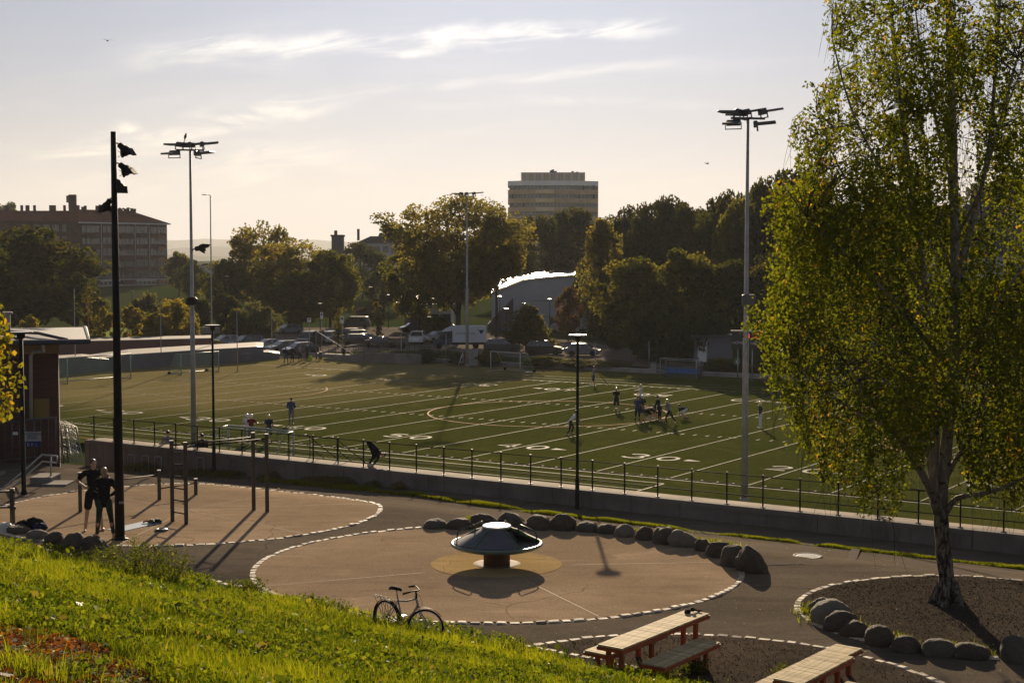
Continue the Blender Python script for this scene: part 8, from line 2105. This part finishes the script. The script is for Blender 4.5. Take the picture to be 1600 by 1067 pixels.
def build_grass():
    rng = RNG; n = 1000000
    q = rng.uniform(-9, 31, n); s = rng.uniform(-0.35, 15.5, n)
    edge = 0.35*(vnoise(q+50, q*0+3, 1.1, 2)-.4); s = np.where(s < .3, s+0*edge, s)
    x = -12.9+0.79*q-0.613*s; y = 37.0-0.613*q-0.79*s
    z = h_bank(x, y); d = y
    ok = s > -0.30+0.55*(vnoise(q+40, q*0+9, .9, 5))-.28
    px, py = to_px(np.stack([x, y, z], 1))
    ok &= (px > -60) & (px < 1500) & (py < 1130) & (y > 9)
    ok &= rng.uniform(size=n) < np.clip((15.0/d)**1.4, .14, 1)
    mul = inpoly(px, py, MULCH); ok &= (~mul) | ((vnoise(x*1.0+3, y+8, 2.4, 77) > .72) & (rng.uniform(size=n) < .5))
    # leave the table bed and the far right free
    bx = ((x-CIR_TABLE[0])/CIR_TABLE[2])**2+((y-CIR_TABLE[1])/CIR_TABLE[3])**2
    ok &= (bx > 1.0) | (s > .35) | (rng.uniform(size=n) < .06)
    ok &= s > -.3
    pn = vnoise(x+30, y+30, .55, 7); pn2 = vnoise(x+90, y+10, 1.9, 8); pn3 = vnoise(x+10, y+60, 4.5, 9)
    ok &= rng.uniform(size=n) < np.clip(.02+2.2*pn3*pn2+.35*pn, .06, 1)
    x, y, z, s, d, pn, pn2, pn3 = [a[ok] for a in (x, y, z, s, d, pn, pn2, pn3)]; n = len(x)
    h = (.05+.21*pn2*rng.uniform(.4, 1.2, n)+.07*pn)*np.where(rng.uniform(size=n) < .05, 1.5, 1)
    h *= np.clip(.55+.5*s, .55, 1)
    w = .0088*(d/15)**.5*rng.uniform(.7, 1.5, n)
    la = rng.normal(.4, 1.3, n)+pn*3; ln = np.clip(rng.normal(.42, .25, n), .02, .95)
    tint = np.clip(-.12+1.25*pn*pn2+.75*pn3*pn+rng.normal(0, .26, n), 0, 1); warm = (rng.uniform(size=n) < .05)*rng.uniform(.3, 1, n)
    o = blades('grass', x, y, z, h, w, la, ln, tint, warm, GRASS_M); tag(o, kind='stuff'); print('blades', n)
    # broad leaves of clover, dandelion and plantain
    m = 60000; i = rng.integers(0, n, m*2); i = i[rng.uniform(size=len(i)) < np.clip((vnoise(x[i]+5, y[i]+77, .9, 12)-.35)*3, .05, 1)][:m]
    c = np.stack([x[i]+rng.normal(0, .04, len(i)), y[i]+rng.normal(0, .04, len(i)), z[i]+rng.uniform(.03, .20, len(i))], 1)
    sz = rng.uniform(.025, .075, len(i))*(1+(rng.uniform(size=len(i)) < .06)*1.2)*(d[i]/18)**.4
    v, f = leaf_quads(c, sz, rng, -.5)
    o = link('clover_leaves', np_mesh('clover_leaves', v, f, leaf_mat('clover_green', (0.03, 0.06, 0.007), (0.16, 0.19, 0.016), (.2, .16, .04), trans=.5, rough=.35), {'tint': np.repeat(np.clip(rng.normal(.5, .3, len(i)), 0, 1), 4), 'warm': np.repeat((rng.uniform(size=len(i)) < .04)*.8, 4)}))
    tag(o, kind='stuff')
    # small white and mauve clover heads
    j = rng.integers(0, n, 420); c = np.stack([x[j], y[j], z[j]+rng.uniform(.12, .30, len(j))], 1)
    mb = MB()
    for p in c:
        mb.lathe([(0, -.008), (.009, -.003), (.010, .004), (0, .010)], 5, mi=int(rng.uniform() < .4), M=Matrix.Translation(tuple(p)))
    o = mb.build('clover_flowers', [mat('white_clover', (.55, .53, .46), .8), mat('mauve_clover', (.16, .09, .09), .8)]); tag(o, kind='stuff')
    # bark mulch and fallen leaves in the corner
    k = 26000; u = rng.uniform(0, 1, (k, 2)); X = -6.5+8.5*u[:, 0]; Y = 10.5+6.5*u[:, 1]; Z = h_bank(X, Y)
    a, b = to_px(np.stack([X, Y, Z], 1)); ok = inpoly(a, b, [(-90, 975), (60, 978), (110, 992), (175, 1014), (240, 1045), (330, 1060), (420, 1090), (330, 1140), (-90, 1150)])
    X, Y, Z = X[ok], Y[ok], Z[ok]; k = len(X)
    v, f = leaf_quads(np.stack([X, Y, Z+rng.uniform(.0, .03, k)], 1), rng.uniform(.02, .06, k), rng, 0); v = v.reshape(-1, 4, 3); v[:, :, 2] = (v[:, :, 2]-v[:, :, 2].mean(1)[:, None])*.4+v[:, :, 2].mean(1)[:, None]+.01; v = v.reshape(-1, 3)
    o = link('bark_mulch', np_mesh('bark_mulch', v, f, leaf_mat('mulch_chips', (0.040, 0.017, 0.009), (0.17, 0.060, 0.022), (.3, .2, .12), trans=.1), {'tint': np.repeat(rng.uniform(0, 1, k)**1.5, 4), 'warm': np.repeat((rng.uniform(size=k) < .03)*1.0, 4)})); tag(o, kind='stuff')
    k = 2600; i = rng.integers(0, len(X), k)
    c = np.stack([X[i], Y[i], Z[i]+rng.uniform(.02, .07, k)], 1); v, f = leaf_quads(c, rng.uniform(.05, .10, k), rng, -.2); v = v.reshape(-1, 4, 3); v[:, :, 2] = (v[:, :, 2]-v[:, :, 2].mean(1)[:, None])*.55+v[:, :, 2].mean(1)[:, None]; v = v.reshape(-1, 3)
    o = link('fallen_leaves', np_mesh('fallen_leaves', v, f, leaf_mat('autumn_leaves', (0.13, 0.035, 0.012), (0.26, 0.10, 0.025), (.45, .40, .30), trans=.35), {'tint': np.repeat(rng.uniform(0, 1, k), 4), 'warm': np.repeat((rng.uniform(size=k) < .06)*1.0, 4)})); tag(o, kind='stuff')
    # yellow birch leaves scattered on the asphalt and beds
    k = 1500; T = rng.uniform(-4, 26, k); Wd = rng.uniform(1, 28, k); X, Y = tw_place(T, Wd)
    ok = bank_s(X, Y) < 0; X, Y = X[ok], Y[ok]; near = np.exp(-((X-9)**2+(Y-29)**2)/90.0); ok = rng.uniform(size=len(X)) < .12+.88*near; X, Y = X[ok], Y[ok]
    Z = h_play(X, Y)+.03; k = len(X)
    v, f = leaf_quads(np.stack([X, Y, Z], 1), rng.uniform(.03, .06, k), rng, 0); v = v.reshape(-1, 4, 3); v[:, :, 2] = Z[:, None]+(v[:, :, 2]-Z[:, None])*.3; v = v.reshape(-1, 3)
    o = link('fallen_birch_leaves', np_mesh('fallen_birch_leaves', v, f, leaf_mat('dry_birch_leaves', (0.30, 0.19, 0.05), (0.5, 0.40, 0.2), (.6, .55, .4), trans=.3), {'tint': np.repeat(rng.uniform(0, 1, k), 4), 'warm': np.repeat((rng.uniform(size=k) < .3)*1.0, 4)})); tag(o, kind='stuff')
    # bits of bark and gravel on the beds
    Q = []
    for c_, cnt in ((CIR_TREE, 16000), (CIR_TABLE, 15000)):
        rr_ = np.sqrt(rng.uniform(0, 1, cnt))*.985; th = rng.uniform(0, 2*PI, cnt); Q.append(np.stack([c_[0]+c_[2]*rr_*np.cos(th), c_[1]+c_[3]*rr_*np.sin(th)], 1))
    Q = np.concatenate(Q); Z = h_play(Q[:, 0], Q[:, 1])+.028; k = len(Q)
    v, f = leaf_quads(np.stack([Q[:, 0], Q[:, 1], Z], 1), rng.uniform(.012, .045, k), rng, 0); v = v.reshape(-1, 4, 3); v[:, :, 2] = Z[:, None]+(v[:, :, 2]-Z[:, None])*.6; v = v.reshape(-1, 3)
    o = link('bark_chips', np_mesh('bark_chips', v, f, leaf_mat('bed_chips', (0.045, 0.035, 0.027), (0.12, 0.095, 0.07), (.35, .3, .22), trans=.0), {'tint': np.repeat(rng.uniform(0, 1, k)**1.4, 4), 'warm': np.repeat((rng.uniform(size=k) < .012)*1.0, 4)})); tag(o, kind='stuff')
    # verge along the path by the wall
    k = 120000; T = rng.uniform(-14, 30, k); cen = np.interp(T, [-14, -6, 0, 6, 30], [.45, 1.2, 1.9, 2.15, 2.2]); wid = np.interp(T, [-14, 0, 30], [.32, .19, .22]); Wd = cen+rng.normal(0, .5, k).clip(-1, 1)*wid
    X, Y = tw_place(T, Wd); Z = h_play(X, Y); t2 = vnoise(T+40, Wd*2, 1.3, 31)
    hh = .04+.11*t2*rng.uniform(.5, 1.3, k)+.10*np.clip((-T-4)/8, 0, 1)*t2
    ok = rng.uniform(size=k) < np.clip((t2-.22)*4, .04, 1); X, Y, Z, hh, T, t2 = [a[ok] for a in (X, Y, Z, hh, T, t2)]; k = len(X)
    o = blades('grass_verge', X, Y, Z, hh, .012*rng.uniform(.7, 1.4, k), rng.uniform(0, 2*PI, k), np.clip(rng.normal(.45, .2, k), 0, .9), np.clip(.35+.5*t2+rng.normal(0, .2, k), 0, 1), (rng.uniform(size=k) < .05+.25*np.clip((-T-2)/8, 0, 1))*.7, GRASS_M); tag(o, kind='stuff')
    mb = MB(); tt = np.linspace(-13.5, 30, 90); c2 = np.interp(tt, [-14, -6, 0, 6, 30], [.45, 1.2, 1.9, 2.15, 2.2])
    vs = []
    for t_, c_ in zip(tt, c2):
        for e in (-.17, .17):
            p = WP(float(t_), float(c_+e*(1+.3*math.sin(t_*3+e*9))), 0); vs.append((p.x, p.y, float(h_play(p.x, p.y))+.012))
    mb.add(vs, [(2*i, 2*i+1, 2*i+3, 2*i+2) for i in range(len(tt)-1)]); tag(mb.build('verge_soil', M_SOIL), kind='structure')
    # tufts growing between and behind the boulders
    k = 16000; a = rng.uniform(.12, 1.75, k); rr2 = 1.09+rng.normal(0, .035, k)+.02*np.sin(a*23); X = CIR_BIG[0]+CIR_BIG[2]*rr2*np.cos(a); Y = CIR_BIG[1]+CIR_BIG[3]*rr2*np.sin(a); t3 = vnoise(a*30+5, rr2*8, 1.0, 44)
    a2 = rng.uniform(2.9, 5.2, k); X2 = CIR_TREE[0]+CIR_TREE[2]*(.93+rng.normal(0, .05, k))*np.cos(a2); Y2 = CIR_TREE[1]+CIR_TREE[3]*(.93+rng.normal(0, .05, k))*np.sin(a2); t4 = vnoise(a2*26, a2*0+3, 1.0, 45)
    X = np.concatenate([X, X2]); Y = np.concatenate([Y, Y2]); t3 = np.concatenate([t3, t4-.12]); ok = rng.uniform(size=2*k) < np.clip((t3-.42)*3, 0, 1); X, Y, t3 = X[ok], Y[ok], t3[ok]; k = len(X)
    o = blades('boulder_tufts', X, Y, h_play(X, Y)+.01, rng.uniform(.05, .20, k)*t3*1.4, .011*rng.uniform(.7, 1.4, k), rng.uniform(0, 2*PI, k), np.clip(rng.normal(.45, .2, k), 0, .9), np.clip(.3+rng.normal(.2, .25, k), 0, 1), (rng.uniform(size=k) < .12)*.8, GRASS_M); tag(o, kind='stuff')
    # weeds at the wall foot on the left
    k = 9000; T = rng.uniform(-23, -6, k); Wd = rng.gamma(1.5, .22, k)+.03; X, Y = tw_place(T, Wd); Z = h_play(X, Y); t2 = vnoise(T+10, T*0+2, 1.6, 35); ok = rng.uniform(size=k) < np.clip((t2-.35)*3, 0, 1); X, Y, Z, t2 = X[ok], Y[ok], Z[ok], t2[ok]; k = len(X)
    v, f = leaf_quads(np.stack([X, Y, Z+rng.uniform(0, .36, k)*t2], 1), rng.uniform(.04, .10, k), rng, -.2)
    o = link('wall_weeds', np_mesh('wall_weeds', v, f, LEAFM['olive'], {'tint': np.repeat(rng.uniform(0, 1, k), 4), 'warm': np.repeat((rng.uniform(size=k) < .25)*.8, 4)})); tag(o, kind='stuff')
build_grass()
def weed(px, py, hgt, spread, n, label, seed, lf=.045):
    rng = np.random.default_rng(seed); g = G(px, py); r = empty('weed_bush', g, 0, label, 'weeds', 'tall weeds on the grass bank'); mb = MB(); P_ = []
    for i in range(n):
        a = rng.uniform(0, 2*PI); rad = spread*rng.uniform(0, 1)**.6; b = Vector((rad*.5*math.cos(a), rad*.5*math.sin(a), -.05)); e = Vector((rad*math.cos(a)*1.2, rad*math.sin(a)*1.2, hgt*rng.uniform(.55, 1.0)*(1-.35*rad/spread)))
        m_ = b.lerp(e, .5)+Vector((0, 0, .1*hgt)); mb.tube([b, m_, e], [.005, .004, .002], 3, cap=False)
        for k in range(34):
            t = rng.uniform(.15, 1.0); q = b.lerp(e, t)+Vector((0, 0, .1*hgt*4*t*(1-t))); side = rng.normal(0, .05+.05*(1-t), 3); P_.append((q.x+side[0], q.y+side[1], q.z+side[2]*.6))
    mb.build('stems', mat('weed_stem', (.08, .07, .02), .8), r)['kind'] = 'stuff'; P_ = np.array(P_)
    v, f = leaf_quads(P_, lf*rng.uniform(.5, 1.4, len(P_)), rng, 0)
    link('leaves', np_mesh('leaves', v, f, leaf_mat('weed_leaves', (0.045, 0.065, 0.012), (0.10, 0.115, 0.018), (.2, .17, .04), trans=.5), {'tint': np.repeat(np.clip(rng.normal(.45, .25, len(P_)), 0, 1), 4), 'warm': np.repeat((rng.uniform(size=len(P_)) < .06)*.8, 4)}), r)
def build_weeds():
    weed(212, 905, 1.0, .75, 60, 'dark bushy weeds on the bank beside the foot of the floodlight post', 1)
    weed(262, 912, .95, .55, 34, 'tall airy weeds with seed heads on the bank right of the bushy ones', 2)
    weed(170, 880, .55, .5, 30, 'low leafy weeds left of the floodlight post', 3)
    weed(388, 925, .38, .35, 20, 'small leafy weed clump at the bank edge by the kerb bend', 4)
    weed(520, 962, .35, .35, 16, 'small weed clump at the bank edge left of the bicycle', 5)
    weed(610, 985, .42, .3, 14, 'thin weeds in front of the rear wheel of the bicycle', 6)
    weed(800, 1030, .40, .35, 16, 'weed clump at the bank edge between bicycle and tables', 7)
    weed(1085, 1052, .36, .30, 18, 'dark weed clump under the shaded bench', 8)
    weed(1030, 1062, .40, .35, 18, 'yellowish weeds at the bottom edge in front of the shaded bench', 9)
    weed(1228, 1066, .35, .28, 14, 'small green weeds under the shorter picnic table', 10)
build_weeds()
def build_haze():
    mb = MB(); mb.box((0, 4000, 195), (17600, 10400, 400)); 
    m = bpy.data.materials.new('thin_haze'); m.use_nodes = True; nt = m.node_tree; nt.nodes.clear(); x = NX(nt)
    v = x.n('ShaderNodeVolumePrincipled'); v.inputs['Color'].default_value = (.93, .95, 1.0, 1); v.inputs['Density'].default_value = HAZE; v.inputs['Anisotropy'].default_value = 0.1
    out = x.n('ShaderNodeOutputMaterial'); nt.links.new(v.outputs[0], out.inputs['Volume'])
    o = mb.build('haze', m); tag(o, kind='stuff')
if HAZE > 0: build_haze()
